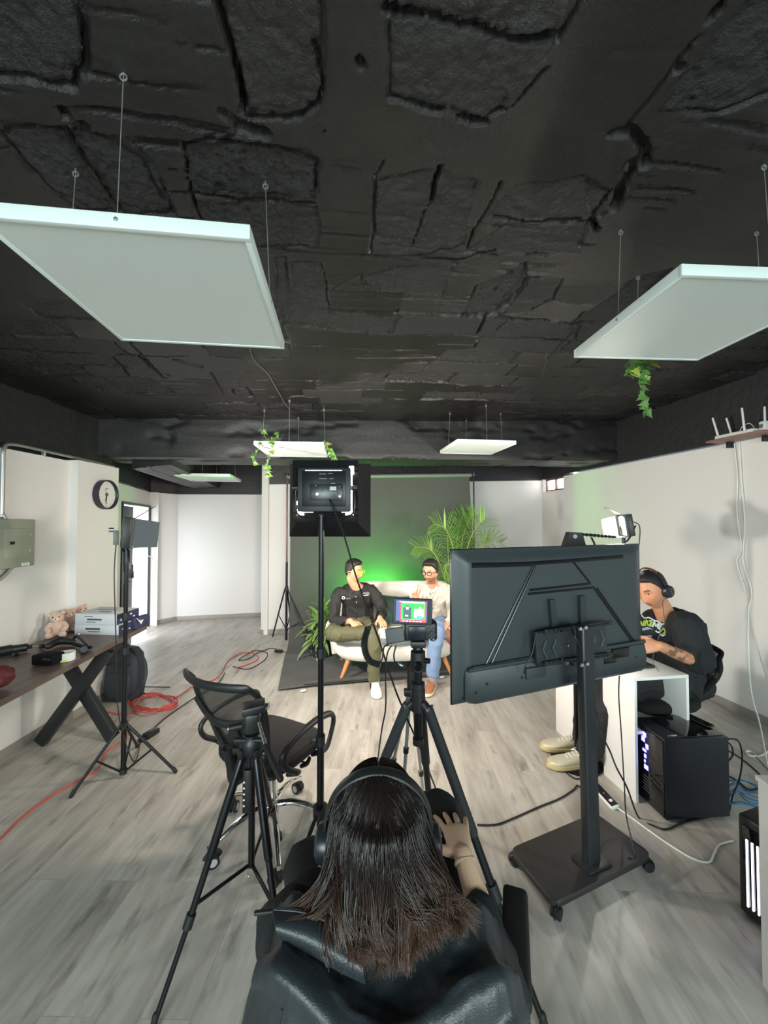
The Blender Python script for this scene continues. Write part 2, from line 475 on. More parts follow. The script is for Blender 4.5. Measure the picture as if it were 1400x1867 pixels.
# right wall with the high window hole
WA = W(990, 880, 6.19); yw0, yw1 = 5.62, 6.16
def rp(y): return (rwx(y), y)
def rwt(y): return 2.31 - 0.006 * (y - 3)
wz0, wz1 = 2.10, 2.30
wall('wall_right', rp(-2.4), rp(yw0), 0, rwt(0), rwt(yw0), 0.15)
wall('wall_right_rear', rp(yw0), rp(6.4), 0, wz0, wz0, 0.15)
wall('wall_right_upper', (rwx(-2.4) + 0.02, -2.4), (rwx(yw0) + 0.02, yw0), rwt(0), 2.95, 2.9, 0.15, M_blackp)
wall('wall_right_lintel', (rwx(yw0) + 0.02, yw0), (rwx(6.4) + 0.02, 6.4), wz1, 2.95, 2.95, 0.15, M_blackp)
wall('wall_right_jamb', rp(yw1), rp(6.4), wz0, wz1, wz1, 0.15)
skirting('baseboard_right', rp(-2.4), rp(6.19))
win = thing('window_1', 'small high louvred window at the right rear corner', 'window', (rwx(5.9), 5.9, wz0)); win['kind'] = 'structure'
wd = V3((-0.14, 1, 0)).normalized(); wang = math.atan2(wd.y, wd.x)
wf = MB()
for yy in (yw0 + 0.02, (yw0 + yw1) / 2, yw1 - 0.02): wf.box((rwx(yy) + 0.06, yy, (wz0 + wz1) / 2), (0.03, 0.03, wz1 - wz0), rotz(wang))
for zz in (wz0 + 0.012, wz1 - 0.012): wf.box((rwx(5.89) + 0.06, 5.89, zz), (yw1 - yw0, 0.03, 0.024), rotz(wang))
wf.build('window_frame', M_winframe, win)
for k in range(4):
    zz = wz0 + 0.04 + k * 0.045
    for yc in ((yw0 * 3 + yw1) / 4, (yw0 + yw1 * 3) / 4):
        g = MB(); g.box((rwx(yc) + 0.07, yc, zz), ((yw1 - yw0) / 2 - 0.05, 0.05, 0.003), rotz(wang) @ rotx(0.5)); g.build('louvre', M_glass, win)
# wall behind the camera with two large windows
def rearwall():
    y = -2.4
    for i, (x0, x1, z0, z1) in enumerate(((-2.9, 4.2, 0, 0.9), (-2.9, 4.2, 2.2, 2.9), (-2.9, -2.0, 0.9, 2.2), (-0.35, 0.75, 0.9, 2.2), (2.5, 4.2, 0.9, 2.2))):
        MB().box(((x0 + x1) / 2, y - 0.05, (z0 + z1) / 2), (x1 - x0, 0.1, z1 - z0)).build('wall_front', M_wall, kind='structure', smooth=0)
    for i, (x0, x1) in enumerate(((-2.0, -0.35), (0.75, 2.5))):
        m = MB()
        for xx in (x0 + 0.02, (x0 + x1) / 2, x1 - 0.02): m.box((xx, y - 0.05, 1.55), (0.04, 0.05, 1.3))
        for zz in (0.92, 2.18): m.box(((x0 + x1) / 2, y - 0.05, zz), (x1 - x0, 0.05, 0.04))
        m.build('window_%d' % (i + 2), M_frame, kind='structure', smooth=0)
rearwall()


# ---------------------------------------------------------------- ceiling
def ceil_mat(name, sc=1.0, attr=False):
    q = NT(name); oc = q.obj()
    n1 = q.noise(38 * sc, 6, 0.68, oc); n2 = q.noise(5 * sc, 5, 0.6, oc); n3 = q.noise(150 * sc, 4, 0.7, oc)
    c = q.ramp(n2, [(0.3, S(22, 22, 23)), (0.7, S(34, 33, 32))]); c = q.mix(0.45, c, q.ramp(n1, [(0.33, 0.5), (0.62, 1.0)]), 'MULTIPLY')
    q.link(c, q.b.inputs['Base Color']); q.b.inputs['Specular IOR Level'].default_value = 0.6
    if attr:
        r = q.n('ShaderNodeAttribute', attribute_name='rough').outputs['Fac']
        q.link(q.mix(r, q.mix(1.0, c, (1.12, 1.06, .99), 'MULTIPLY'), q.mix(1.0, c, (.80, .82, .88), 'MULTIPLY')), q.b.inputs['Base Color'])
        q.link(q.math('MULTIPLY_ADD', r, 0.30, 0.22), q.b.inputs['Roughness'])
        h = q.math('ADD', q.math('MULTIPLY', n1, q.math('MULTIPLY_ADD', r, 1.6, 0.35)), q.math('MULTIPLY', n3, q.math('MULTIPLY_ADD', r, 1.0, 0.45))); q.bump(h, 0.8, 0.009)
    else:
        q.link(q.math('MULTIPLY_ADD', n2, 0.3, 0.36), q.b.inputs['Roughness']); q.bump(q.math('ADD', q.math('MULTIPLY', n1, 1.0), q.math('MULTIPLY', n3, 0.45)), 0.55, 0.007)
    return q.m
M_ceil = ceil_mat('black rough concrete', attr=True)


def seg_dist(X, Y, pts):
    d = np.full(X.shape, 9.0); 
    for (ax, ay), (bx, by) in zip(pts[:-1], pts[1:]):
        vx, vy = bx - ax, by - ay; L = vx * vx + vy * vy + 1e-9
        t = np.clip(((X - ax) * vx + (Y - ay) * vy) / L, 0, 1); d = np.minimum(d, np.hypot(X - ax - t * vx, Y - ay - t * vy))
    return d


CRACKS = [  # (pixel polyline, half width m, depth m)
    ([(388, 0), (412, 75), (440, 205)], 0.011, 0.030), ([(0, 147), (70, 155), (142, 163)], 0.008, 0.02),
    ([(125, 240), (170, 310), (222, 388)], 0.006, 0.018), ([(10, 250), (60, 315), (110, 360)], 0.004, 0.012),
    ([(700, 28), (790, 45), (860, 58), (950, 72), (1020, 68)], 0.009, 0.025), ([(1020, 68), (1050, 20), (1070, -20)], 0.006, 0.014),
    ([(803, 308), (790, 345), (783, 375)], 0.010, 0.03), ([(783, 375), (765, 410), (752, 450)], 0.004, 0.014),
    ([(1312, 12), (1285, 45)], 0.013, 0.03), ([(1260, 80), (1220, 130), (1180, 185), (1140, 235)], 0.006, 0.016),
    ([(910, 335), (890, 380), (860, 425), (850, 455)], 0.006, 0.016), ([(925, 406), (1065, 406)], 0.006, 0.016),
    ([(1155, 300), (1130, 345), (1118, 385)], 0.022, 0.03), ([(1110, 250), (1150, 250), (1170, 285), (1165, 310)], 0.02, 0.025), ([(1118, 345), (1070, 405), (1085, 425)], 0.010, 0.02),
    ([(730, 195), (760, 203), (800, 208)], 0.008, 0.02), ([(838, 220), (885, 226)], 0.012, 0.03), ([(900, 208), (940, 195), (985, 140), (1000, 128)], 0.006, 0.016),
    ([(568, 95), (580, 130), (588, 165), (575, 200), (545, 218)], 0.008, 0.018), ([(545, 218), (450, 215)], 0.008, 0.018),
    ([(400, 205), (430, 230), (480, 245)], 0.02, 0.016), ([(330, 260), (340, 320), (360, 380)], 0.008, 0.014), ([(350, 355), (400, 358), (430, 365), (575, 370)], 0.006, 0.012),
    ([(330, 262), (380, 250), (520, 275), (575, 300), (582, 350)], 0.006, 0.014),
    ([(663, 534), (730, 540), (805, 546)], 0.006, 0.014), ([(1023, 510), (1005, 545), (960, 570), (905, 577)], 0.008, 0.018),
    ([(960, 480), (945, 520), (890, 570), (870, 610)], 0.012, 0.014), ([(838, 580), (870, 520), (930, 500)], 0.006, 0.01),
    ([(600, 535), (660, 500), (660, 530)], 0.004, 0.01), ([(800, 628), (870, 630)], 0.005, 0.012), ([(650, 652), (870, 655)], 0.006, 0.012),
    ([(225, 610), (262, 650), (300, 690)], 0.012, 0.02), ([(260, 655), (300, 690)], 0.012, 0.02), ([(205, 650), (240, 690)], 0.01, 0.018), ([(320, 655), (365, 668)], 0.02, 0.025),
    ([(520, 480), (526, 560), (530, 590)], 0.006, 0.012), ([(450, 705), (467, 727)], 0.008, 0.012), ([(315, 720), (415, 728)], 0.006, 0.012),
    ([(385, 680), (410, 720), (412, 728)], 0.006, 0.012), ([(500, 560), (680, 562)], 0.004, 0.008),
    ([(1180, 500), (1060, 590), (1040, 640)], 0.01, 0.012), ([(990, 660), (1050, 600), (1150, 560)], 0.006, 0.01), ([(1000, 770), (1060, 735), (1140, 690)], 0.007, 0.012),
    ([(920, 700), (1000, 705)], 0.005, 0.01), ([(950, 735), (1040, 738)], 0.005, 0.01), ([(20, 250), (80, 235), (130, 240), (200, 260), (260, 300), (300, 370)], 0.006, 0.012),
    ([(675, 470), (680, 330), (700, 300)], 0.005, 0.010), ([(760, 470), (830, 475), (900, 460)], 0.012, 0.016), ([(130, 0), (150, 60), (155, 120), (140, 160)], 0.006, 0.014)]


PATCHES = [  # exposed rough block faces between smeared mortar: pixel outline, recess (m), roughness
    ([(332, 262), (420, 256), (560, 280), (582, 300), (583, 362), (470, 362), (420, 352), (345, 352)], .007, 1.0), ([(352, 364), (470, 372), (584, 374), (586, 452), (480, 455), (372, 410)], .007, 1.0),
    ([(5, 250), (60, 236), (122, 242), (216, 388), (150, 392), (90, 345)], .006, .9), ([(134, 246), (240, 262), (285, 305), (322, 392), (226, 392)], .008, 1.0), ([(-60, -60), (140, -60), (152, 60), (140, 156), (-60, 146)], .006, .8),
    ([(396, -60), (575, -60), (588, 160), (575, 200), (446, 206), (412, 80)], .003, .35), ([(662, 505), (740, 488), (832, 482), (806, 542), (664, 530)], .006, .8), ([(838, 582), (878, 518), (955, 482), (958, 520), (900, 576)], .009, .9),
    ([(918, 576), (962, 505), (1022, 512), (1004, 548), (962, 572)], -.006, .6), ([(682, 335), (780, 312), (868, 338), (842, 452), (760, 470), (676, 468)], .004, .6), ([(880, 402), (930, 335), (1062, 330), (1066, 403), (925, 405)], .004, .6), ([(850, 460), (925, 410), (1065, 410), (1050, 465), (900, 470)], .003, .5),
    ([(700, 34), (860, 62), (1018, 74), (985, 138), (880, 222), (800, 206), (700, 192)], .004, .45), ([(700, -60), (1060, -60), (1020, 62), (950, 66), (800, 44), (700, 22)], .005, .5), ([(1042, 598), (1150, 512), (1232, 486), (1160, 556), (1060, 640)], .009, 1.0), ([(1190, 210), (1300, 60), (1420, -40), (1440, 160), (1300, 215)], .005, .8),
    ([(500, 470), (525, 470), (530, 590), (505, 585)], .006, .8), ([(532, 480), (590, 480), (600, 585), (535, 592)], .004, .7), ([(905, 505), (930, 498), (900, 535)], .006, .7), ([(1060, 330), (1110, 360), (1100, 400), (1070, 400)], .006, .6)]


def in_poly(X, Y, poly):
    c = np.zeros(X.shape, bool); n = len(poly)
    for i in range(n):
        (x1, y1), (x2, y2) = poly[i], poly[i - 1]
        if abs(y1 - y2) < 1e-9: continue
        c ^= ((y1 > Y) != (y2 > Y)) & (X < (x2 - x1) * (Y - y1) / (y2 - y1) + x1)
    return c


def build_ceiling():
    y0, y1 = 0.35, 4.75; x0, x1 = -2.8, 3.75; st = 0.0062
    xs = np.arange(x0, x1 + st, st); ys = np.arange(y0, y1 + st, st); X, Y = np.meshgrid(xs, ys)
    a = 0.14; ca, sa = math.cos(a), math.sin(a); U = X * ca + Y * sa; Vv = -X * sa + Y * ca
    wx = (fbm(X * 2.2, Y * 2.2, 3) - 0.5) * 0.10 + (fbm(X * 14, Y * 14, 5, 5, .65) - 0.5) * 0.05; wy = (fbm(X * 2.2, Y * 2.2, 9) - 0.5) * 0.10 + (fbm(X * 14, Y * 14, 13, 5, .65) - 0.5) * 0.05
    u = U + wx; v = Vv + wy; RH = 0.20
    row = np.floor(v / RH); BW = 0.34 + 0.3 * hsh(row, row * 0 + 3, 4); uo = u + hsh(row, row * 0, 8) * 0.9; colm = np.floor(uo / BW)
    fu = uo / BW - colm; fv = v / RH - row; ed = np.minimum(np.minimum(fu, 1 - fu) * BW, np.minimum(fv, 1 - fv) * RH)
    kind = hsh(row, colm, 21); lev = hsh(row, colm, 33); dep = hsh(row, colm, 55)
    far = sm(1.7, 2.3, Y)                                                  # generic joints only where the photo cannot be traced singly
    smear = 1 - (1 - sm(0.56, 0.74, fbm(X * 1.5 + 7, Y * 1.5, 40, 4))) * far
    groove = (1 - sm(0.002, 0.014, ed)) * (0.25 + 0.75 * (dep > 0.45)) * (1 - 0.95 * smear) * sm(0.38, 0.55, fbm(X * 6, Y * 6, 71, 3))
    r1 = fbm(X * 30, Y * 30, 90, 4, 0.75); r2 = fbm(X * 80, Y * 80, 95, 2); jag = .7 * fbm(X * 7, Y * 7, 140, 5, .62) + .3 * fbm(X * 70, Y * 70, 141, 3, .7)
    rough = sm(0.35, 0.55, kind) * (1 - 0.9 * smear) * sm(0.0, 0.012, ed)
    h = (lev - 0.5) * 0.034 * (1 - smear) * sm(0.0, 0.012, ed) + (fbm(X * 3, Y * 3, 101, 4) - 0.5) * 0.020
    for pts, rec, rg in PATCHES:
        wp = [(ZC(*p).x, ZC(*p).y) for p in pts]; mx = [min(p[0] for p in wp) - .08, max(p[0] for p in wp) + .08, min(p[1] for p in wp) - .08, max(p[1] for p in wp) + .08]
        i0, i1 = np.searchsorted(ys, mx[2]), np.searchsorted(ys, mx[3]); j0, j1 = np.searchsorted(xs, mx[0]), np.searchsorted(xs, mx[1])
        if i1 <= i0 or j1 <= j0: continue
        sl = (slice(i0, i1), slice(j0, j1)); Xa = X[sl] + wx[sl] * .45; Ya = Y[sl] + wy[sl] * .45; d = seg_dist(Xa, Ya, wp + wp[:1]); ins = in_poly(Xa, Ya, wp); e = np.where(ins, sm(0, .008, d), 0)
        h[sl] += rec * e; rough[sl] = np.maximum(rough[sl], e * rg); gr = (1 - sm(0, .006 + .008 * jag[sl], d)) * sm(.42, .56, fbm(X[sl] * 9, Y[sl] * 9, 66, 3)); h[sl] += gr * .012
    h = h + groove * 0.030 + rough * ((r1 - 0.5) * 0.020 + (r2 - 0.5) * 0.006 + 0.004)
    streak = fbm(U * 2.2, Vv * 46, 120, 3); strk = sm(0.60, 0.70, streak) * sm(.5, .65, fbm(X * 2, Y * 2, 77, 3)); h = h + (1 - rough) * (strk * 0.010 + (r1 - .5) * .002)
    for pts, w, d in CRACKS:
        wp = [(ZC(*p).x, ZC(*p).y) for p in pts]; mx = [min(p[0] for p in wp) - 0.1, max(p[0] for p in wp) + 0.1, min(p[1] for p in wp) - 0.1, max(p[1] for p in wp) + 0.1]
        i0, i1 = np.searchsorted(ys, mx[2]), np.searchsorted(ys, mx[3]); j0, j1 = np.searchsorted(xs, mx[0]), np.searchsorted(xs, mx[1])
        if i1 <= i0 or j1 <= j0: continue
        sl = (slice(i0, i1), slice(j0, j1)); dst = seg_dist(X[sl] + wx[sl] * 0.35, Y[sl] + wy[sl] * 0.35, wp)
        ww = w * np.clip(2.6 * (jag[sl] - .22), .12, 1.6); k = 1 - sm(ww * 0.7, ww * 1.0 + .002, dst); h[sl] = np.maximum(h[sl], d * 1.5 * k + h[sl] * (1 - k))
    for (px, py, rad) in ((657, 118, .03), (590, 240, .012), (300, 590, .05), (150, 230, .05), (120, 210, .04), (1150, 300, .04), (1240, 130, .02), (1260, 190, .02)):
        c = ZC(px, py); dst = np.hypot(X - c.x, Y - c.y); h = np.maximum(h, 0.025 * (1 - sm(rad * 0.3, rad * .8, dst / np.clip(3 * (jag - .25), .1, 2))))
    P = np.stack([X, Y, 2.73 + 0.035 * X + h], -1)
    me = grid_mesh('ceiling', P[:, ::-1], M_ceil); at = me.attributes.new('rough', 'FLOAT', 'POINT'); at.data.foreach_set('value', np.ascontiguousarray(rough[:, ::-1]).astype(np.float32).ravel()); link('ceiling', me, None, None, kind='structure')
build_ceiling()
M_ceil2 = ceil_mat('black rough concrete plain', 0.8)
def cslab(name, q, th=0.12, m=None):
    mb = MB(); mb.slab(q, th); return mb.build(name, m or M_ceil2, kind='structure', smooth=0)
cslab('ceiling_near', [(-2.9, -2.5, zc(-2.9)), (4.2, -2.5, zc(4.2)), (4.2, 0.36, zc(4.2)), (-2.9, 0.36, zc(-2.9))])
cslab('ceiling_rear', [(-4.2, 3.4, 2.66), (3.6, 4.5, 2.86), (3.6, 7.2, 2.86), (-4.2, 7.2, 2.66)])


def beam_block(name, rings, boards=False):
    """rings: list of 4-point sections (y0 bottom, y1 bottom, y1 top, y0 top); sides get a fine grid displaced like poured concrete"""
    mb = MB(); n = 60; prof = []
    def sec(t):
        k = t * (len(rings) - 1); i = min(int(k), len(rings) - 2); f = k - i
        return [V3(rings[i][j]).lerp(V3(rings[i + 1][j]), f) for j in range(len(rings[0]))]
    R = []
    for a in range(n * 3 + 1):
        q = sec(a / (n * 3)); ring = []
        for j in range(4):
            A, B = q[j], q[(j + 1) % 4]; m = 22 if j in (0, 3) else (14 if j == 1 else 2)
            for i in range(m): ring.append(A.lerp(B, i / m))
        R.append(ring)
    P = np.array([[tuple(v) for v in r] for r in R]); c = P.mean(1, keepdims=True); d = P - c; d /= np.linalg.norm(d, axis=2, keepdims=True) + 1e-9
    s = np.arange(P.shape[1])[None] * np.ones((P.shape[0], 1)); t = np.arange(P.shape[0])[:, None] * np.ones((1, P.shape[1]))
    disp = (fbm(t * 0.05, s * 0.22, 7, 3) - 0.5) * 0.012 + (fbm(t * 0.03, s * 0.9, 17, 2) - 0.5) * 0.008 - sm(.60, .66, fbm(t * 0.10, s * 0.22, 60, 3)) * (.008 + .022 * fbm(t * .5, s * .7, 61, 3))
    if boards: disp = (hsh(np.floor(s / 4), s * 0, 3) - .5) * .03 + (fbm(t * 0.02, s * 1.3, 17, 3) - .5) * .018
    P = P + d * disp[..., None]
    mb.loft([[V3(p) for p in r] for r in P]); return mb.build(name, M_ceil2, kind='structure', smooth=60)
bl = (-2.80, 3.80); brr = (3.25, 3.80 + 0.139 * 6.05); bd = 0.52
def bpt(e, dy, z): return (e[0] - 0.0, e[1] + dy, z)
beam_block('ceiling_beam_cross', [[bpt(e, 0, zb(e[0])), bpt(e, bd, zb(e[0]) - 0.0), bpt(e, bd, 2.9), bpt(e, 0, 2.9)] for e in (bl, brr)])
# long beam over the left passage, running to the rear
bA = [(-2.62, 4.1, 2.19), (-2.18, 4.1, 2.22), (-2.18, 4.1, 2.75), (-2.62, 4.1, 2.75)]
bB = [(-3.10, 6.7, 2.17), (-2.72, 6.7, 2.17), (-2.72, 6.7, 2.75), (-3.10, 6.7, 2.75)]
beam_block('ceiling_beam_passage', [bA, bB], True)

# ---------------------------------------------------------------- conduit, clock, breaker box on the left wall
M_galv = mat('galvanised steel', S(176, 178, 178), 0.38, 0.85, bump=(60, 0.1))
cd = thing('conduit', 'steel conduit along the top of the left wall down to the breaker box', 'conduit', (XL + 0.02, 2.65, 1.6))
zt = 2.165
pipe = cat([(XL + 0.025, 2.63, 1.66), (XL + 0.025, 2.63, 2.0), (XL + 0.025, 2.635, 2.12), (XL + 0.025, 2.70, zt), (XL + 0.025, 3.0, zt), (XL + 0.03, 3.35, zt - 0.005), (XL + 0.05, 3.68, zt - 0.02)], 8)
MB().tube(pipe, 0.0125, 10).build('pipe', M_galv, cd)
fx = cat([(XL + 0.025, 2.63, 1.68), (XL + 0.03, 2.66, 1.63), (XL + 0.035, 2.74, 1.60)], 10)
MB().tube(fx, [0.014 + 0.002 * (i % 2) for i in range(len(fx))], 10).build('flexible_hose', M_galv, cd)
fx = cat([(XL + 0.03, 2.72, 1.34), (XL + 0.03, 2.66, 1.27), (XL + 0.025, 2.58, 1.22)], 10)
MB().tube(fx, [0.014 + 0.002 * (i % 2) for i in range(len(fx))], 10).build('flexible_hose', M_galv, cd)
for yy in (2.95, 3.3, 3.6): MB().box((XL + 0.02, yy, zt - 0.018), (0.03, 0.012, 0.04), bev=0.003).build('clamp', M_galv, cd)

bk = thing('breaker_box', 'olive grey metal breaker box on the left wall with two bright latches', 'breaker box', (XL, 2.66, 1.3))
M_box = mat('olive grey enamel', S(150, 154, 138), 0.4, var=(4, 0.04)); M_lbl = mat('label white', S(236, 236, 230), 0.5); M_dark = mat('dark plastic', S(24, 25, 28), 0.4)
MB().box((XL + 0.035, 2.64, 1.475), (0.07, 0.40, 0.335), bev=0.01).build('body', M_box, bk)
MB().box((XL + 0.073, 2.70, 1.478), (0.006, 0.20, 0.20), bev=0.002).build('door', M_box, bk)
MB().box((XL + 0.0765, 2.655, 1.48), (0.006, 0.035, 0.02), bev=0.002).build('breaker_switch', M_dark, bk)
for zz in (1.535, 1.42): MB().box((XL + 0.0775, 2.79, zz), (0.006, 0.008, 0.022), bev=0.002).build('latch', mat('chrome', S(225, 225, 225), 0.12, 1), bk)
mbl = MB()
for i in range(3): mbl.box((XL + 0.0715, 2.74 + i * 0.022, 1.325), (0.002, 0.016, 0.022))
mbl.build('sticker', M_lbl, bk)

ck = thing('wall_clock', 'round wall clock with deep dark rim and white face on the left wall', 'clock', (XP, 3.52, 1.72))
Mx = basis((XP + 0.002, 3.52, 1.87), (0, 1, 0), None, (1, 0, 0))
M_navy = mat('dark navy plastic', S(36, 40, 52), 0.45)
MB(Mx).lathe([(0.125, 0), (0.133, 0.003), (0.133, 0.055), (0.127, 0.058), (0.122, 0.05), (0.118, 0.02)], 48).build('rim', M_navy, ck)
MB(Mx).lathe([(0.121, 0.012), (0.121, 0.030), (0.0, 0.031)], 48, cap=False).build('face', mat('clock face', S(225, 222, 220), 0.3), ck)
for a_, l_, w_ in ((2.95, 0.06, 0.009), (3.05, 0.085, 0.006), (0.3, 0.05, 0.003)): MB(Mx @ rotz(a_)).box((0, l_ / 2, 0.035), (w_, l_, 0.002)).build('hand', M_dark, ck)
MB(Mx).lathe([(0.016, 0.031), (0.016, 0.038), (0.0, 0.039)], 16, cap=False).build('hub', mat('grey hub', S(90, 90, 92), 0.4), ck)
for k in range(12): MB(Mx @ rotz(k * pi / 6)).box((0, 0.102, 0.0325), (0.003 if k % 3 else 0.006, 0.012, 0.001)).build('hour_mark', mat('mark grey', S(120, 120, 124), 0.5), ck)
MB(Mx).box((0.005, 0.055, 0.0325), (0.04, 0.008, 0.001)).build('dial_line', mat('mark grey', S(120, 120, 124), 0.5), ck)

# ---------------------------------------------------------------- hanging LED panels
M_pan = mat('panel white frame', S(220, 231, 227), 0.45); M_dif = mat('panel diffuser', S(211, 220, 216), 0.5, var=(3, 0.015)); M_wire = mat('thin wire', S(170, 170, 165), 0.4, 0.6)


def led_panel(c, rz, z, label, size=0.605, hooks=None, tilt=(0, 0)):
    t = thing('hanging_light_panel', label, 'ceiling light', (c[0], c[1], z), rz, 'square light panels hung on wires'); h = size / 2
    L = rotz(0)
    f = MB(); th = 0.036; fw = 0.014
    for sx, sy, w, d in ((0, h - fw / 2, size, fw), (0, -h + fw / 2, size, fw), (h - fw / 2, 0, fw, size - 2 * fw), (-h + fw / 2, 0, fw, size - 2 * fw)): f.box((sx, sy, th / 2), (w, d, th), bev=0.0015)
    f.box((0, 0, th - 0.003), (size - 0.004, size - 0.004, 0.005)); f.build('frame', M_pan, t, world=False)
    MB().box((0, 0, 0.006), (size - 2 * fw, size - 2 * fw, 0.006)).build('diffuser', M_dif, t, world=False)
    for i, (sx, sy) in enumerate(((0, -h), (0, h), (-h, 0), (h, 0))):
        wp = rotz(rz) @ V3((sx, sy, 0)) + V3((c[0], c[1], 0)); top = zc(wp.x) - z + 0.01
        k = 0.93; hx, hy = sx * k, sy * k
        MB().tube([(sx * 0.985, sy * 0.985, th * 0.6), (hx, hy, top - 0.015)], 0.0011, 6).build('wire', M_wire, t, world=False)
        e = MB(); e.tube([V3((hx, hy, top - 0.018)) + V3((math.cos(a) * 0.008, 0, math.sin(a) * 0.008)) for a in np.linspace(0, 2 * pi, 14)[:-1]], 0.0022, 6, closed=True)
        e.cyl((hx, hy, top - 0.01), (hx, hy, top + 0.02), 0.003, n=8); e.build('ceiling_hook', M_galv, t, world=False)
        MB().lathe([(0.005, 0), (0.005, 0.002), (0.0, 0.003)], 10, tr(sx, sy, th * 0.55) @ basis((0, 0, 0), (-sy, sx, 0), None, (sx, sy, 0)), cap=False).build('screw', M_galv, t, world=False)
    return t
led_panel((-0.645, 1.19), math.radians(6.0), 2.315, 'large white square panel light nearest the camera on the left side of the black ceiling')
led_panel((1.225, 1.47), math.radians(2.5), 2.39, 'large white square panel light at upper right, ivy hanging behind it')
led_panel((-0.81, 3.68), math.radians(4), 2.295, 'small-looking white panel light before the beam with ivy draped on it')
led_panel((1.02, 4.0), math.radians(7), 2.385, 'bare white panel light before the beam at right of centre, no ivy', size=0.6)
led_panel((-2.25, 5.15), math.radians(8), 2.19, 'white panel light far behind the beam over the left passage', size=0.66)
# loose ceiling wires
lw = MB(); pts = cat([ZC(455, 630), ZC(463, 655), ZC(488, 680), ZC(500, 700), ZC(520, 735), ZC(530, 748)], 6); lw.tube([p - V3((0, 0, 0.006)) for p in pts], 0.003, 6)
tag(lw.build('ceiling_wire', mat('taped wire', S(96, 92, 86), 0.5)), 'thin wire fixed along the black ceiling to the ivy-draped panel', 'wire')
p0 = ZC(995, 645); lw = MB(); lw.tube(cat([p0 + V3((0, 0, 0.01)), p0 + V3((0, 0, -0.04)), p0 + V3((-0.01, 0, -0.1)), p0 + V3((-0.03, 0, -0.16))], 6), 0.002, 6)
tag(lw.build('hanging_wire', mat('grey wire', S(80, 80, 80), 0.5)), 'short loose wire dangling from the ceiling left of the large right panel', 'wire')
# ================================================================ materials for gear
M_blk = mat('black plastic', S(26, 27, 29), 0.42, bump=(120, 0.05))
M_blkm = mat('black anodised metal', S(22, 22, 26), 0.32, 0.4)
M_blks = mat('black satin steel', S(40, 43, 45), 0.38, 0.2, bump=(220, 0.06, 0.001))
M_rub = mat('black rubber', S(20, 20, 21), 0.7)
M_fab = mat('black nylon', S(15, 16, 18), 0.85, bump=(300, 0.2, 0.001), spec=.2)
M_chr = mat('chrome', S(225, 225, 225), 0.12, 1)
M_alu = mat('brushed aluminium', S(196, 200, 204), 0.3, 1)
M_whl = mat('white lacquer board', S(232, 230, 226), 0.35)
M_cabb = mat('black cable', S(22, 20, 22), 0.5); M_cabw = mat('white cable', S(225, 226, 222), 0.5)
M_cabr = mat('red cable', S(188, 80, 76), 0.45); M_cabl = mat('blue network cable', S(28, 98, 150), 0.45)
M_wood = mat('beech leg', S(196, 128, 74), 0.45, var=(14, 0.15))


def cable(name, pts, r, m, label, k=8, n=6, group=None, cat_='cable'):
    o = MB().tube(cat(pts, k), r, n).build(name, m); return tag(o, label, cat_, group)


def G(px, py, h=0.006): return Z(px, py, h)


# ---------------------------------------------------------------- left work table
tt = thing('work_table', 'long dark brown wooden table with black crossed steel legs along the left wall', 'table', (-2.2, 2.3, 0))
def wood_top():
    q = NT('dark brown laminate'); oc = q.obj(); v = q.n('ShaderNodeMapping', {'Vector': oc, 'Scale': (26, 1.6, 8)}).outputs[0]
    g = q.noise(1.0, 5, 0.65, v); q.link(q.ramp(g, [(0.3, S(74, 62, 58)), (0.7, S(112, 97, 90))]), q.b.inputs['Base Color']); q.b.inputs['Roughness'].default_value = 0.38; return q.m
M_tt = wood_top()
TZ = 0.75
poly = [(-2.50, 1.0), (-1.79, 1.0), (-1.965, 3.31), (-2.49, 3.31)]
MB().prism(poly, TZ - 0.035, TZ).build('tabletop', M_tt, tt, smooth=0)
for yy in (2.87, 1.35):
    for a_, b_, dz in (((-2.46, 0.02), (-1.98, TZ - 0.06), 0.0), ((-1.97, 0.02), (-2.40, TZ - 0.06), 0.051)):
        p, q_ = V3((a_[0], yy + dz, a_[1])), V3((b_[0], yy + dz, b_[1])); d = q_ - p
        MB().box((p + q_) / 2, (d.length, 0.05, 0.085), basis((0, 0, 0), d, (0, 1, 0)), bev=0.004).build('leg', M_blks, tt)
    MB().box((-2.2, yy + 0.02, TZ - 0.05), (0.56, 0.10, 0.025), bev=0.003).build('top_bracket', M_blks, tt)

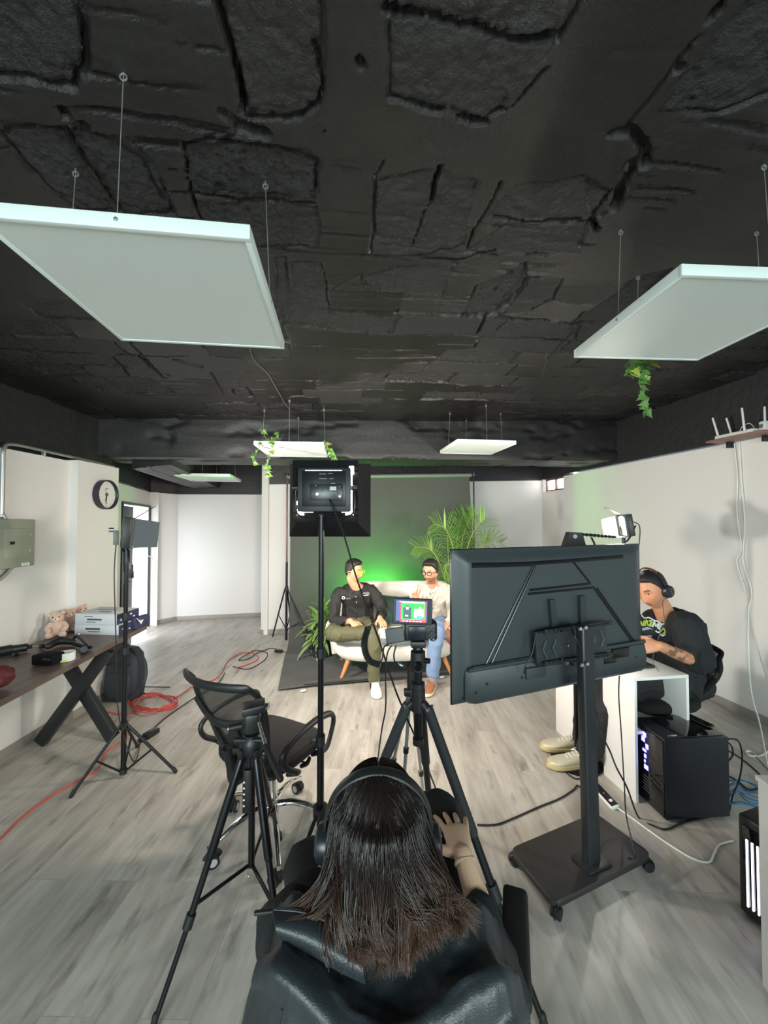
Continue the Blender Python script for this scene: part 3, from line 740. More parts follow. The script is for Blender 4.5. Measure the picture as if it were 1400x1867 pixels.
# teddies
M_plush = mat('beige plush', S(206, 170, 152), 0.9, bump=(90, 0.9, 0.012), var=(30, 0.14), sheen=0.6); M_muz = mat('pale plush', S(236, 208, 190), 0.9, bump=(90, 0.8, 0.01), sheen=0.6)
M_eye = mat('bead black', S(15, 12, 12), 0.15)
def teddy(px, py, rz, label, s=1.0, lean=0.0):
    p = Z(px, py, TZ); t = thing('plush_bear', label, 'soft toy', p, rz, 'row of small plush bears')
    t.scale = (s, s, s); A = rotz(0)
    b = MB(); b.ball((0, 0, 0.062), (0.045, 0.04, 0.056), 20, 14); b.build('body', M_plush, t, world=False)
    h = MB(); h.ball((lean, 0.008, 0.138), (0.042, 0.038, 0.038), 20, 14); hd = h.build('head', M_plush, t, world=False)
    MB().ball((lean, 0.040, 0.130), (0.018, 0.014, 0.014), 14, 10).build('muzzle', M_muz, hd, world=False)
    MB().ball((lean, 0.054, 0.134), (0.005, 0.004, 0.004), 8, 6).build('nose', M_eye, hd, world=False)
    for sx in (-1, 1):
        MB().ball((lean + sx * 0.032, 0.0, 0.168), (0.014, 0.009, 0.014), 12, 8).build('ear', M_plush, hd, world=False)
        MB().ball((lean + sx * 0.017, 0.042, 0.146), 0.0045, 8, 6).build('eye', M_eye, hd, world=False)
        MB().limb([(sx * 0.036, 0.012, 0.092), (sx * 0.052, 0.03, 0.07), (sx * 0.042, 0.05, 0.055)], [0.017, 0.016, 0.017], 10, 4).build('arm', M_plush, t, world=False)
        MB().limb([(sx * 0.025, 0.02, 0.022), (sx * 0.036, 0.05, 0.020), (sx * 0.040, 0.068, 0.026)], [0.022, 0.02, 0.022], 10, 4).build('leg', M_plush, t, world=False)
teddy(105, 1160, math.radians(-150), 'beige plush bear nearest the camera, leftmost of the three on the table', 1.06, 0.004)
teddy(125, 1150, math.radians(-140), 'beige plush bear in the middle of the three on the table', 1.0, -0.004)
teddy(148, 1141, math.radians(-120), 'beige plush bear next to the white boxes, topmost of the three', 1.0, 0.006)

# boxes
M_card = mat('white carton', S(205, 208, 212), 0.5, var=(6, 0.03)); M_purp = mat('dark violet carton print', S(54, 52, 84), 0.45); M_ink = mat('grey ink', S(70, 72, 80), 0.6); M_inkw = mat('white ink', S(225, 226, 230), 0.6)
def carton(c, rz, w, d, h, label, dens):
    t = thing('carton_box', label, 'box', c, rz, 'stacked white cartons')
    MB().box((0, 0, h / 2), (w, d, h), bev=0.003).build('box_body', M_card, t, world=False)
    MB().box((w / 2 + 0.0006, 0, h / 2), (0.001, d - 0.004, h - 0.004)).build('printed_side', M_purp, t, world=False)
    m = MB()
    for i, (x, z, ww, hh) in enumerate(dens): m.box((x, -d / 2 - 0.0006, z), (ww, 0.001, hh))
    m.build('front_print', M_ink, t, world=False)
    m = MB(); random.seed(int(h * 1000))
    for i in range(5): m.box((w / 2 + 0.0014, -d * 0.3 + i * d * 0.14, h * (0.3 + 0.4 * random.random())), (0.001, d * 0.08, h * 0.12))
    m.build('side_print', M_inkw, t, world=False)
    if c[2] > TZ + 0.05:
        m = MB(); m.box((-0.02, 0.02, h + 0.0006), (0.16, 0.008, 0.001)).box((0.02, -0.05, h + 0.0006), (0.1, 0.018, 0.001)); m.build('lid_print', M_ink, t, world=False)
carton((-2.17, 3.14, TZ), math.radians(-5), 0.36, 0.24, 0.075, 'white carton with violet side, lower one of the two stacked on the table', ((-0.03, 0.045, 0.12, 0.014), (-0.02, 0.025, 0.1, 0.006)))
carton((-2.175, 3.14, TZ + 0.0755), math.radians(-6), 0.345, 0.24, 0.085, 'white carton with violet side, upper one of the two stacked on the table', ((-0.06, 0.065, 0.07, 0.005), (-0.01, 0.042, 0.12, 0.012), (-0.04, 0.022, 0.08, 0.005)))
pg = thing('packing_bag', 'dark violet parcel with a torn white flap beside the cartons at the table end', 'parcel', (-1.985, 3.2, TZ))
MB().box((-1.965, 3.22, TZ + 0.05), (0.055, 0.16, 0.10), rotz(-0.2), bev=0.02).build('parcel_body', M_purp, pg)
MB().sheet([[(-1.95 + 0.02 * i, 3.14 + 0.01 * j, TZ + 0.10 - 0.025 * i + 0.01 * j * (i - 1)) for j in range(4)] for i in range(3)], 0.002).build('torn_flap', M_card, pg)
# gimbals and small gear on the table
gm = thing('gimbal_stabiliser', 'black camera gimbal lying on the table in front of the plush bears', 'gimbal', Z(125, 1180, TZ))
P = lambda px, py, h=0.02: Z(px, py, TZ + h)
MB().limb([P(88, 1178, .03), P(108, 1168, .04), P(132, 1170, .03)], [0.022, 0.03, 0.02], 14).build('handle', M_blk, gm)
MB().limb([P(130, 1172, .035), P(150, 1178, .02), P(165, 1180, .02)], [0.014, 0.012, 0.012], 10).build('arm', M_blkm, gm)
MB().limb([P(133, 1165, .045), P(142, 1160, .06), P(158, 1176, .03)], [0.01, 0.01, 0.008], 10).build('arm', M_blkm, gm)
MB().cyl(P(153, 1184, .004), P(153, 1184, .04), 0.02).build('motor', M_blkm, gm)
MB().tube([P(141, 1157, .055) + V3((math.cos(a) * .014, 0, math.sin(a) * .014)) for a in np.linspace(0.3, 5.6, 18)], 0.003, 8).build('ring', M_chr, gm)
gm = thing('gimbal_stabiliser', 'black tube-shaped gimbal grip at the left edge of the table', 'gimbal', Z(25, 1190, TZ))
MB().cyl(P(-12, 1190, .03), P(22, 1184, .03), 0.032).cyl(P(22, 1184, .03), P(50, 1180, .03), 0.026).build('handle', M_blk, gm)
MB().cyl(P(48, 1180, .03), P(58, 1179, .03), 0.012).build('joint', M_blkm, gm)
MB().cyl(P(58, 1179, .03), P(72, 1178, .025), 0.004).build('pin', M_alu, gm)
MB().box(P(76, 1178, .02), (0.025, 0.02, 0.03), bev=0.003).build('clamp', M_blk, gm)
MB().cyl(P(30, 1196, .0), P(30, 1190, .03), 0.012).build('foot', M_blk, gm)
cs = thing('gear_case', 'small matt black case beside the tape roll on the table', 'case', Z(88, 1204, TZ))
MB().box(P(88, 1200, .033), (0.135, 0.09, 0.062), rotz(-0.08), bev=0.008).build('case_body', M_fab, cs); MB().box(P(84, 1203, .05), (0.05, 0.012, 0.012), rotz(-0.08), bev=0.003).build('clasp', M_blk, cs)
c = Z(121, 1203, TZ); tag(MB(tr(c)).lathe([(0.036, 0), (0.046, 0), (0.046, 0.05), (0.036, 0.05), (0.036, 0)], 32, cap=False).build('tape_roll', mat('white tape', S(224, 226, 226), 0.5)), 'roll of white tape on the dark table', 'tape')
c = Z(107, 1208, TZ); tag(MB(tr(c + V3((0, 0, 0.004))) @ rotz(0.5)).prism([(-.045, -.008), (-.01, -.016), (.04, -.012), (.05, .0), (.02, .012), (-.03, .008)], 0, 0.008).build('plastic_tag', mat('lime plastic', S(200, 222, 30), 0.4)), 'lime green plastic tag on the table before the black case', 'tag')
rb = thing('red_pouch', 'crumpled dark red pouch at the left edge of the table', 'pouch', Z(-5, 1250, TZ))
m = MB(); m.limb([Z(-30, 1240, TZ + .06), Z(-2, 1235, TZ + .08), Z(6, 1232, TZ + .06)], [0.06, 0.055, 0.04], 18); me = remesh(m, 'pouch_body', 0.006, 3); C = co_of(me)
C += no_of(me) * np.array([mnoise.noise(V3(tuple(p * 28))) for p in C])[:, None] * 0.014; C[:, 2] = np.maximum(C[:, 2], TZ + 0.001); set_co(me, C); link_world_mesh('pouch_body', me, rb, mat('dark red fabric', S(86, 26, 32), 0.7, bump=(60, 0.4)))

# backpack
bp = thing('backpack', 'dark grey backpack standing on the floor under the far end of the table', 'backpack', (-2.36, 3.62, 0))
def bp_ring(z, w, d, y=0): return [V3((-2.33 + w * math.copysign(abs(math.cos(a)) ** 0.6, math.cos(a)), 3.6 + y + d * math.copysign(abs(math.sin(a)) ** 0.6, math.sin(a)), z)) for a in np.linspace(0, 2 * pi, 33)[:-1]]
M_bp = mat('slate nylon', S(44, 50, 58), 0.65, bump=(150, 0.2, 0.002), var=(5, 0.1))
MB().loft([bp_ring(0.005, .12, .07), bp_ring(.02, .15, .09), bp_ring(.12, .16, .105), bp_ring(.28, .155, .1, .01), bp_ring(.40, .135, .08, .02), bp_ring(.455, .09, .05, .03), bp_ring(.47, .04, .02, .03)]).build('bag_body', M_bp, bp)
MB().loft([bp_ring(0.05, .09, .03, -.085), bp_ring(.08, .115, .04, -.09), bp_ring(.22, .115, .04, -.09), bp_ring(.27, .08, .02, -.08)]).build('front_pocket', M_bp, bp)
MB().tube(cat([(-2.45, 3.5, .34), (-2.36, 3.48, .36), (-2.22, 3.5, .34)], 6), 0.004, 6).build('zip', M_rub, bp)
MB().tube(cat([(-2.38, 3.62, .46), (-2.37, 3.6, .50), (-2.33, 3.6, .505), (-2.29, 3.61, .46)], 6), 0.009, 8, flat=0.5).build('top_handle', M_rub, bp)
MB().tube(cat([W(228, 1180, 3.6), W(243, 1182, 3.55), W(262, 1200, 3.5), W(267, 1225, 3.45), W(262, 1245, 3.42), W(250, 1255, 3.42)], 8), 0.012, 8, flat=0.35).build('shoulder_strap', M_bp, bp)
MB().tube([G(255, 1252, .02), G(310, 1253, .01)], 0.008, 6, flat=0.4).build('strap_end', M_rub, bp)
MB().tube(cat([G(245, 1270, .02), G(262, 1264, .02), G(275, 1268, .01)], 6), 0.012, 8, flat=0.4).build('strap_end', M_rub, bp)


# ---------------------------------------------------------------- light stands
def barndoor_light(t, c, nrm, size, front_emit, flap_angles, up=(0, 0, 1), th=0.045):
    """LED panel: nrm is where it shines. parts go under t"""
    nrm = V3(nrm).normalized(); x = V3(up).cross(nrm).normalized(); A = basis(c, x, None, nrm); h = size / 2
    MB(A).box((0, 0, -th / 2), (size, size * 0.9, th), bev=0.006).build('lamp_body', M_blk, t)
    f = MB(A)
    for sx, sy, w, d in ((0, h * .9 - .005, size, .012), (0, -h * .9 + .005, size, .012), (h - .005, 0, .012, size * .9), (-h + .005, 0, .012, size * .9)): f.box((sx, sy, 0.008), (w, d, 0.018))
    f.build('bezel', M_blk, t)
    MB(A).box((0, 0, 0.002), (size - .02, size * .9 - .02, 0.004)).build('led_panel', front_emit, t)
    for k, ang in enumerate(flap_angles):
        if ang is None: continue
        w = size * (0.98 if k < 2 else 0.86); l = size * 0.62
        B = A @ rotz(k * pi / 2 if k < 4 else 0) if False else A @ rotz((0, pi, pi / 2, -pi / 2)[k])
        hh = h * 0.9 if k < 2 else h
        Fm = B @ tr(0, hh, 0.018) @ rotx(ang)
        m = MB(Fm); m.prism([(-w / 2, 0), (w / 2, 0), (w / 2 * 0.86, l), (-w / 2 * 0.86, l)], 0, 0.002); m.build('barn_door', mat('barn door black', S(30, 32, 36), 0.42, 0.3), t)
    return A


def stand(t, base, top, feet, zcol, zcrown, r=0.0125, joints=(), m=M_blkm, brace=0.5, lr=0.009, crown_r=0.024):
    b = V3(base); MB().cyl((b.x, b.y, zcol), (b.x, b.y, zcrown + 0.35), r + 0.003, n=14).build('lower_column', m, t)
    MB().cyl((b.x, b.y, zcrown + 0.3), (b.x, b.y, top), r, n=14).build('upper_column', m, t)
    MB().cyl((b.x, b.y, zcrown - 0.02), (b.x, b.y, zcrown + 0.02), crown_r, n=18).build('crown', M_blk, t)
    for z in joints:
        k = MB(); k.cyl((b.x, b.y, z - 0.022), (b.x, b.y, z + 0.022), r + 0.008, n=16); k.cyl((b.x - r, b.y, z), (b.x - r - 0.028, b.y - 0.004, z), 0.006, n=8); k.box((b.x - r - 0.03, b.y - .004, z), (0.012, 0.012, 0.03), bev=.003); k.build('locking_collar', M_blk, t)
    MB().cyl((b.x, b.y, zcol - 0.012), (b.x, b.y, zcol + 0.02), r + 0.009, n=16).build('lower_hub', M_blk, t)
    for f in feet:
        f = V3(f); d = V3((f.x - b.x, f.y - b.y, 0)).normalized(); s = V3((b.x, b.y, zcrown)) + d * 0.022
        lg = MB().cyl(s, f + V3((0, 0, 0.014)), lr, n=10).build('leg', m, t)
        e = (f - s).normalized(); MB().limb([f + V3((0, 0, .016)) - e * 0.02, f + V3((0, 0, .012))], [lr + .003, lr + .003], 10, 2).build('rubber_foot', M_rub, lg)
        mid = s.lerp(f, brace); MB().cyl(V3((b.x, b.y, zcol + .005)) + d * 0.015, mid, 0.006, n=8).build('brace', m, t)


def led_mat(name, col, st):
    q = NT(name); q.b.inputs['Base Color'].default_value = (0.8, 0.8, 0.8, 1); q.b.inputs['Emission Color'].default_value = (*col, 1); q.b.inputs['Emission Strength'].default_value = st; return q.m
M_ledL = led_mat('lit LED panel', (1.0, 0.93, 0.82), 26)
M_ledS = led_mat('softbox LED and leak glow', (1.0, 0.88, 0.72), 30)

t = thing('light_stand', 'thin black tripod light stand beside the work table, carrying a barn-door lamp', 'light stand', (-1.62, 2.5, 0))
LSB = (-1.62, 2.5, 0)
stand(t, LSB, 1.40, [G(130, 1455, 0), G(320, 1410, 0), G(250, 1364, 0)], 0.04, 0.33, joints=(0.80, 1.02), m=M_blkm)
MB().cyl((-1.62, 2.5, 1.36), (-1.62, 2.5, 1.44), 0.018).build('spigot', M_blk, t)
t = thing('barn_door_lamp', 'lit LED lamp with open barn doors on the left stand by the bright doorway', 'lamp', (-1.62, 2.5, 1.44))
LC = V3((-1.60, 2.5, 1.555)); LN = V3((0.82, 0.57, -0.08))
barndoor_light(t, LC, LN, 0.215, M_ledL, (math.radians(50), math.radians(62), math.radians(72), math.radians(50)))
y_ = MB(); y_.tube(cat([LC + V3((-.03, 0, .0)) + V3((.07, -.09, 0)), LC + V3((-.03, -.03, -.10)), LC + V3((-.02, 0, -.12)), LC + V3((-.05, .05, -.10)), LC + V3((-.10, .07, 0))], 6), 0.007, 8); y_.build('yoke', M_blkm, t)
MB().box(LC + V3((-.06, -.045, -.03)), (0.03, 0.05, 0.09), rotz(0.6), bev=.004).build('battery', mat('grey battery', S(120, 118, 116), 0.4), t)
MB().cyl(LC + V3((-.065, -.06, .02)), LC + V3((-.085, -.075, .02)), 0.014).build('knob', M_alu, t)

t = thing('light_stand', 'black light stand behind the television screen, carrying the right lamp', 'light stand', (1.93, 3.0, 0))
stand(t, (1.93, 3.0, 0), 1.50, [(1.7, 3.25, 0), (2.2, 3.25, 0), (1.95, 2.7, 0)], 0.04, 0.33, joints=(0.9,), m=M_blkm)
t = thing('barn_door_lamp', 'lit LED lamp with barn doors above the right corner of the television', 'lamp', (1.93, 3.0, 1.5))
RC = V3((1.935, 3.0, 1.595)); RN = V3((-0.95, -0.22, -0.10))
RN = V3((-0.80, 0.30, -0.12))
barndoor_light(t, RC, RN, 0.19, M_ledL, (math.radians(50), math.radians(92), math.radians(80), math.radians(8)))
MB().tube(cat([RC + V3((.05, -.06, 0)), RC + V3((.04, 0, -.10)), RC + V3((.0, 0.0, -.12)), RC + V3((.03, .09, 0))], 6), 0.006, 8).build('yoke', M_blkm, t)
cable('lamp_cable', [RC + V3((.06, 0, .03)), RC + V3((.12, .0, .0)), RC + V3((.12, 0, -.12)), RC + V3((.09, 0, -.3)), RC + V3((.07, .0, -.7)), (2.02, 3.02, .3), (2.05, 3.1, .01)], 0.004, M_cabb, 'thin black cable hanging from the back of the right barn-door lamp')
# boom arm behind the TV
t = thing('boom_stand', 'black boom clamp and notched rod just above the top edge of the television', 'boom stand', (1.29, 2.62, 0))
BC = W(1046, 983, 2.62)
MB().prism([(-.075, -.05), (.07, -.05), (.045, .045), (-.04, .05)], -.03, .03, tr(BC) @ rotx(pi / 2)).build('clamp', M_blk, t)
MB().cyl(BC + V3((-.01, -.04, .02)), BC + V3((-.01, -.028, .02)), 0.014).build('clamp_screw', M_alu, t)
r0 = W(1056, 974, 2.6); r1 = W(1122, 979, 2.75); k = MB(); k.cyl(r0, r1, 0.008)
k.build('rod', M_blk, t)
for i in range(9): MB().cyl(r0.lerp(r1, .08 + i * .105), r0.lerp(r1, .10 + i * .105), 0.012, n=10).build('rod_notch', M_blk, t)
MB().cyl((BC.x, BC.y, 0.02), (BC.x, BC.y, BC.z), 0.013).build('pole', M_blkm, t)
MB().lathe([(0.16, 0), (0.16, .012), (.05, .025), (.014, .03)], 28, tr(BC.x, BC.y, 0)).build('base', M_blkm, t)
MB().tube(cat([W(1058, 978, 2.6), W(1062, 986, 2.6), W(1068, 996, 2.6)], 4), 0.007, 8).build('hook', M_blk, t)
MB().tube(cat([W(1078, 980, 2.62), W(1082, 988, 2.62), W(1085, 996, 2.62)], 4), 0.007, 8).build('hook', M_blk, t)

# ---------------------------------------------------------------- centre softbox on its stand
CS = V3((-0.267, 1.80, 0))
t = thing('light_stand', 'tall black light stand right of the mesh chair, carrying the square softbox', 'light stand', CS)
stand(t, CS, 1.66, [(-.42, 1.52, 0), (.04, 1.72, 0), (-.31, 2.14, 0)], 0.06, 0.30, r=0.0135, joints=(1.02, 0.62), m=M_blkm, crown_r=0.034)
sb = thing('softbox_lamp', 'square softbox lamp seen from behind with a control panel on its back', 'softbox', (CS.x, CS.y, 1.655))
BCN = V3((-.252, 1.80, 1.775))
MB().box(BCN, (0.245, 0.055, 0.205), bev=0.006).build('lamp_body', M_blk, sb)
MB().box(BCN + V3((0, -.03, 0.005)), (0.20, 0.008, 0.165), bev=0.003).build('back_plate', M_blkm, sb)
cp = MB().box(BCN + V3((.012, -.036, -.012)), (0.15, 0.008, 0.076), bev=0.003).build('control_panel', mat('panel black', S(30, 32, 34), 0.3), sb)
MB().box(BCN + V3((.044, -.041, .004)), (0.030, 0.002, 0.018)).build('display', mat('dim display', S(96, 110, 92), 0.2, emit=((.2, .3, .2), 0.15)), cp)
MB().cyl(BCN + V3((-.028, -.040, -.022)), BCN + V3((-.028, -.046, -.022)), 0.006).build('dial', M_alu, cp)
MB().cyl(BCN + V3((.074, -.040, -.032)), BCN + V3((.074, -.044, -.032)), 0.004).build('power_light', led_mat('green led', (.5, 1, .1), 6), cp)
for dx, dz in ((.072, .012), (.072, -.002), (.072, -.016), (-.008, -.004), (-.035, .018), (-.048, -.022)): MB().cyl(BCN + V3((dx, -.040, dz)), BCN + V3((dx, -.044, dz)), 0.0045, n=10).build('button', M_blk, cp)
lb = MB()
for dx, dz, w in ((-.005, .072, .03), (.03, .074, .022), (-.003, .05, .036), (.036, .05, .018), (.044, .028, .02), (.044, -.016, .03)): lb.box(BCN + V3((dx, -.0405 if dz < .04 else -.0345, dz)), (w, 0.001, 0.0022))
lb.build('printed_marks', mat('silk grey', S(150, 152, 152), 0.5), sb)
MB().box(BCN + V3((0, -.034, .088)), (0.17, 0.003, 0.003)).build('seam', M_alu, sb)
# fabric skirt: open frustum around and beyond the body
sk_c = V3((-.247, 1.83, 1.742)); fr_c = V3((-.247, 1.97, 1.737))
def sq(c, w, h): return [c + V3((-w / 2, 0, -h / 2)), c + V3((w / 2, 0, -h / 2)), c + V3((w / 2, 0, h / 2)), c + V3((-w / 2, 0, h / 2))]
a4 = sq(V3((-.247, 1.825, 1.762)), .285, .275); b4 = sq(fr_c, .41, .37)
M_skw = mat('white lining', S(235, 230, 222), 0.7)
for i in range(4):
    g = [[a4[i].lerp(a4[(i + 1) % 4], u).lerp(b4[i].lerp(b4[(i + 1) % 4], u), v) + V3((0, 0, 0)) for u in np.linspace(0, 1, 9)] for v in np.linspace(0, 1, 6)]
    for vi, row in enumerate(g):
        for ui, p in enumerate(row): row[ui] = p + (fr_c - p).normalized() * 0.012 * math.sin(pi * ui / 8) * math.sin(pi * vi / 5)
    MB().sheet(g, 0.004).build('fabric_side', M_fab, sb)
    gi = [[p + (fr_c - V3((0, .07, 0)) - p).normalized() * 0.006 for p in row] for row in g]
    MB().sheet(gi, 0.002).build('white_lining', M_skw, sb)
ck_ = MB()
for x0_, x1_, z0_, z1_ in ((-.155, .112, .098, .145), (.112, .155, .118, .145), (.134, .155, .09, .12), (-.155, -.116, -.052, .10), (-.155, -.130, -.10, -.05), (-.10, .095, -.150, -.104), (-.155, -.10, -.150, -.118), (.128, .155, -.095, .095), (.095, .155, -.150, -.116), (.132, .155, -.12, -.09)): ck_.box(BCN + V3(((x0_ + x1_) / 2, .024, (z0_ + z1_) / 2)), (x1_ - x0_, .003, z1_ - z0_))
ck_.box(BCN + V3((.012, .012, -.109)), (.135, .003, .020)).box(BCN + V3((-.128, .010, .02)), (.012, .003, .10)); ck_.build('rear_flap', M_fab, sb)
MB().box(fr_c + V3((0, .004, 0)), (.40, .006, .36)).build('front_diffuser', led_mat('softbox diffuser', (1.0, 0.86, 0.70), 5.0), sb)
MB().box(BCN + V3((0, .030, 0)), (0.23, 0.004, 0.19)).build('led_panel', M_ledS, sb)
for dx, dz in ((.128, .085), (-.128, -.098), (.118, -.104), (-.118, -.108), (-.129, -.06)): MB().box(BCN + V3((dx, .012, dz)), (0.014, 0.02, 0.016), bev=.003).build('light_leak_glow', M_ledS, sb)  # glowing blocks stand in for lamp light leaking past the body corners
MB().tube(cat([BCN + V3((.135, 0, .01)), BCN + V3((.138, -.004, -.06)), BCN + V3((.12, 0, -.118)), BCN + V3((0, 0, -.122)), BCN + V3((-.12, 0, -.118)), BCN + V3((-.135, 0, -.03)), BCN + V3((-.135, 0, .01))], 6), 0.005, 8).build('yoke', M_blkm, sb)
for sx in (-1, 1): MB().cyl(BCN + V3((sx * .124, 0, .01)), BCN + V3((sx * .152, 0, .01)), 0.012).build('yoke_knob', M_blk, sb)
cable('lamp_cable', [BCN + V3((.028, -.045, -.045)), W(625, 970, 1.72), W(652, 1060, 1.68), W(690, 1165, 1.60), W(718, 1250, 1.62), W(738, 1300, 1.66), W(770, 1375, 1.72), W(795, 1440, 1.9), G(808, 1475)], 0.0042, M_cabb, 'black cable running diagonally from the softbox back down to the floor', 8)

# ---------------------------------------------------------------- camera on the centre tripod
TC = V3((0.153, 1.50, 0))
t = thing('camera_tripod', 'black camera tripod in the centre holding the small camera', 'tripod', TC)
def tri_leg(t, a, f, s1, s2, r0=0.021, grip=True):
    a, f = V3(a), V3(f); d = f - a
    lg = MB().limb([a, a + d * s1], [r0 * .95, r0 * .9], 14, 4).build('leg', mat('foam grip black', S(38, 40, 42), 0.75, bump=(200, .25)) if grip else M_blkm, t)
    MB().cyl(a + d * s1, a + d * s2, r0 * .68).build('leg_section', M_blkm, lg)
    MB().cyl(a + d * (s2 - .02), a + d * (s2 + .03), r0 * .95).build('leg_lock', M_blk, lg)
    MB().cyl(a + d * (s2 + .03), f + V3((0, 0, .02)), r0 * .52).build('leg_section', M_blkm, lg)
    MB().limb([f + V3((0, 0, .03)) - d.normalized() * .02, f + V3((0, 0, .014))], [r0 * .62, r0 * .66], 10, 2).build('rubber_foot', M_rub, lg)
    return lg
zc_ = 0.93
for f, s1, s2 in (((.53, 1.254), .42, .60), ((-.27, 1.52), .42, .62), ((.275, 1.93), .35, .62)):
    f = V3((*f, 0)); d = V3((f.x - TC.x, f.y - TC.y, 0)).normalized(); tri_leg(t, V3((TC.x, TC.y, zc_ - .02)) + d * .045, f, s1, s2)
    MB().cyl(V3((TC.x, TC.y, zc_ + .0)) + d * .02, V3((TC.x, TC.y, zc_ - .03)) + d * .052, 0.018).build('hinge', M_blk, t)
    MB().cyl(V3((TC.x, TC.y, zc_ - .01)) + d * .05 + V3((-d.y, d.x, 0)) * .022, V3((TC.x, TC.y, zc_ - .01)) + d * .05 - V3((-d.y, d.x, 0)) * .022, 0.006, n=10).build('hinge_bolt', M_alu, t)
MB().cyl(TC + V3((0, 0, zc_ - .03)), TC + V3((0, 0, zc_ + .05)), 0.028).build('crown', M_blk, t)
MB().cyl(TC + V3((0, 0, .78)), TC + V3((0, 0, 1.10)), 0.0165).build('centre_column', M_blkm, t)
MB().cyl(TC + V3((0, 0, zc_ + .03)), TC + V3((0, 0, zc_ + .075)), 0.026).build('column_lock', M_blk, t)
MB().cyl(TC + V3((0, 0, .77)), TC + V3((0, 0, .795)), 0.021).build('column_end', M_blk, t)
hd = MB().cyl(TC + V3((0, 0, 1.055)), TC + V3((0, 0, 1.125)), 0.030, .028).build('ball_head', M_blk, t)
MB().cyl(TC + V3((0, -.02, 1.085)), TC + V3((-.005, -.052, 1.08)), 0.014).build('lock_knob', M_blkm, hd); MB().cyl(TC + V3((0.02, 0, 1.09)), TC + V3((.045, -.01, 1.09)), 0.010).build('lock_knob', M_blkm, hd)
MB().ball(TC + V3((0, 0, 1.135)), 0.02).build('ball', M_blkm, hd); MB().box(TC + V3((0, 0, 1.156)), (0.056, 0.05, 0.024), bev=.004).build('quick_plate', M_blk, hd)

ky = -0.005
cmr = thing('mirrorless_camera', 'black mirrorless camera seen from behind on the centre tripod with its side screen flipped out', 'camera', TC + V3((0, 0, 1.168)))
cx = TC.x + .008; cz = 1.168
M_cam = mat('camera black', S(24, 25, 27), 0.45, bump=(260, .15, .001)); M_scr = mat('dark glass screen', S(26, 32, 38), 0.3, spec=0.3)
MB().box((cx, 1.50, cz + .036), (0.122, 0.040, 0.068), bev=.007, seg=3).build('camera_body', M_cam, cmr)
MB().box((cx - .012, 1.478, cz + .034), (0.068, 0.006, 0.050), bev=.003).build('rear_screen', M_scr, cmr)
MB().limb([(cx + .052, 1.505, cz + .01), (cx + .052, 1.51, cz + .06)], [0.016, 0.016], 12, 3).build('grip', M_cam, cmr)
MB().cyl((cx + .043, 1.482, cz + .028), (cx + .043, 1.474, cz + .028), 0.013, n=24).build('control_wheel', M_blk, cmr)
for dx, dz in ((.034, .052), (.048, .05), (.034, .008), (.05, .008), (.043, .016), (.058, .028)): MB().cyl((cx + dx, 1.48, cz + dz), (cx + dx, 1.4765, cz + dz), 0.003, n=8).build('button', M_alu if dz < .02 else M_blk, cmr)
MB().box((cx - .005, 1.5, cz + .078), (0.045, 0.035, 0.022), bev=.006).build('viewfinder_hump', M_cam, cmr)
MB().box((cx - .005, 1.48, cz + .077), (0.026, 0.01, 0.014), bev=.003).build('eyepiece', M_rub, cmr)
MB().cyl((cx + .040, 1.502, cz + .068), (cx + .040, 1.502, cz + .080), 0.013).build('mode_dial', M_blkm, cmr); MB().cyl((cx - .045, 1.502, cz + .068), (cx - .045, 1.502, cz + .076), 0.010).build('dial', M_blkm, cmr)
MB().cyl((cx - .005, 1.515, cz + .035), (cx - .005, 1.60, cz + .035), 0.032, .036, 28).build('lens', M_cam, cmr)
fs = MB(); A = basis((cx - .098, 1.468, cz + .028), (1, .12, .12), None, (0.05, -1, .12)); fs.M = A; fs.box((0, 0, 0), (0.072, 0.056, 0.007), bev=.002); fl_ = fs.build('flip_screen', M_cam, cmr)
MB(A).box((0, 0, .004), (0.064, 0.048, 0.001)).build('flip_screen_glass', M_scr, fl_)

mo = thing('field_monitor', 'small monitor on top of the camera showing the two seated men against green', 'monitor', TC + V3((-.01, 0, 1.26)))
MC = W(752, 1115, 1.47); A = basis(MC, (1, -.06, -.035), None, (0.02, -1, 0.10))
MB(A).box((0, 0, -.010), (0.150, 0.098, 0.020), bev=.004).build('monitor_case', M_cam, mo)
MB(A).box((0, 0, .0006), (0.142, 0.090, 0.001)).build('screen_glass', M_scr, mo)
MB().cyl(MC + V3((0.004, .012, -.045)), (cx - .002, 1.5, cz + .088), 0.008).build('mount_arm', M_blk, mo)
def em(name, rgb, st=1.0): return mat(name, S(*rgb), 0.4, emit=(S(*rgb), st))
sc = [('screen_violet', (70, 78, 130), [(-.004, .002, .118, .076)], .0012), ('screen_red', (226, 60, 84), [(.002, -.002, .098, .074)], .0016), ('screen_green', (28, 190, 60), [(.002, .001, .088, .060)], .002),
      ('screen_dark', (40, 70, 80), [(-.020, -.006, .030, .042), (-.020, .016, .012, .012)], .0024), ('screen_white', (250, 250, 248), [(.014, -.006, .016, .032), (.030, -.004, .024, .030), (.002, .034, .088, .0035)], .0026), ('screen_skin', (240, 190, 150), [(-.020, .012, .010, .010), (.028, .014, .009, .010), (-.022, -.016, .012, .006)], .0030), ('screen_blue', (70, 160, 220), [(.026, -.020, .020, .012)], .0032)]
for nm, rgb, rs, dz in sc:
    m = MB(A)
    for x, y, w, h in rs: m.box((x, y, dz), (w, h, .0004))
    m.build('screen_image', em(nm, rgb, 1.15), mo)
m = MB(A)
for i in range(9): m.box((-.048 + i * .011 if i < 5 else -.048 + i * .011, .036, .0034), (.006, .003, .0004))
for i in range(6): m.box((-.034 + i * .013, -.036, .0034), (.008, .003, .0004))
m.build('screen_icons', em('screen_icon_white', (255, 255, 255), 1.4), mo)

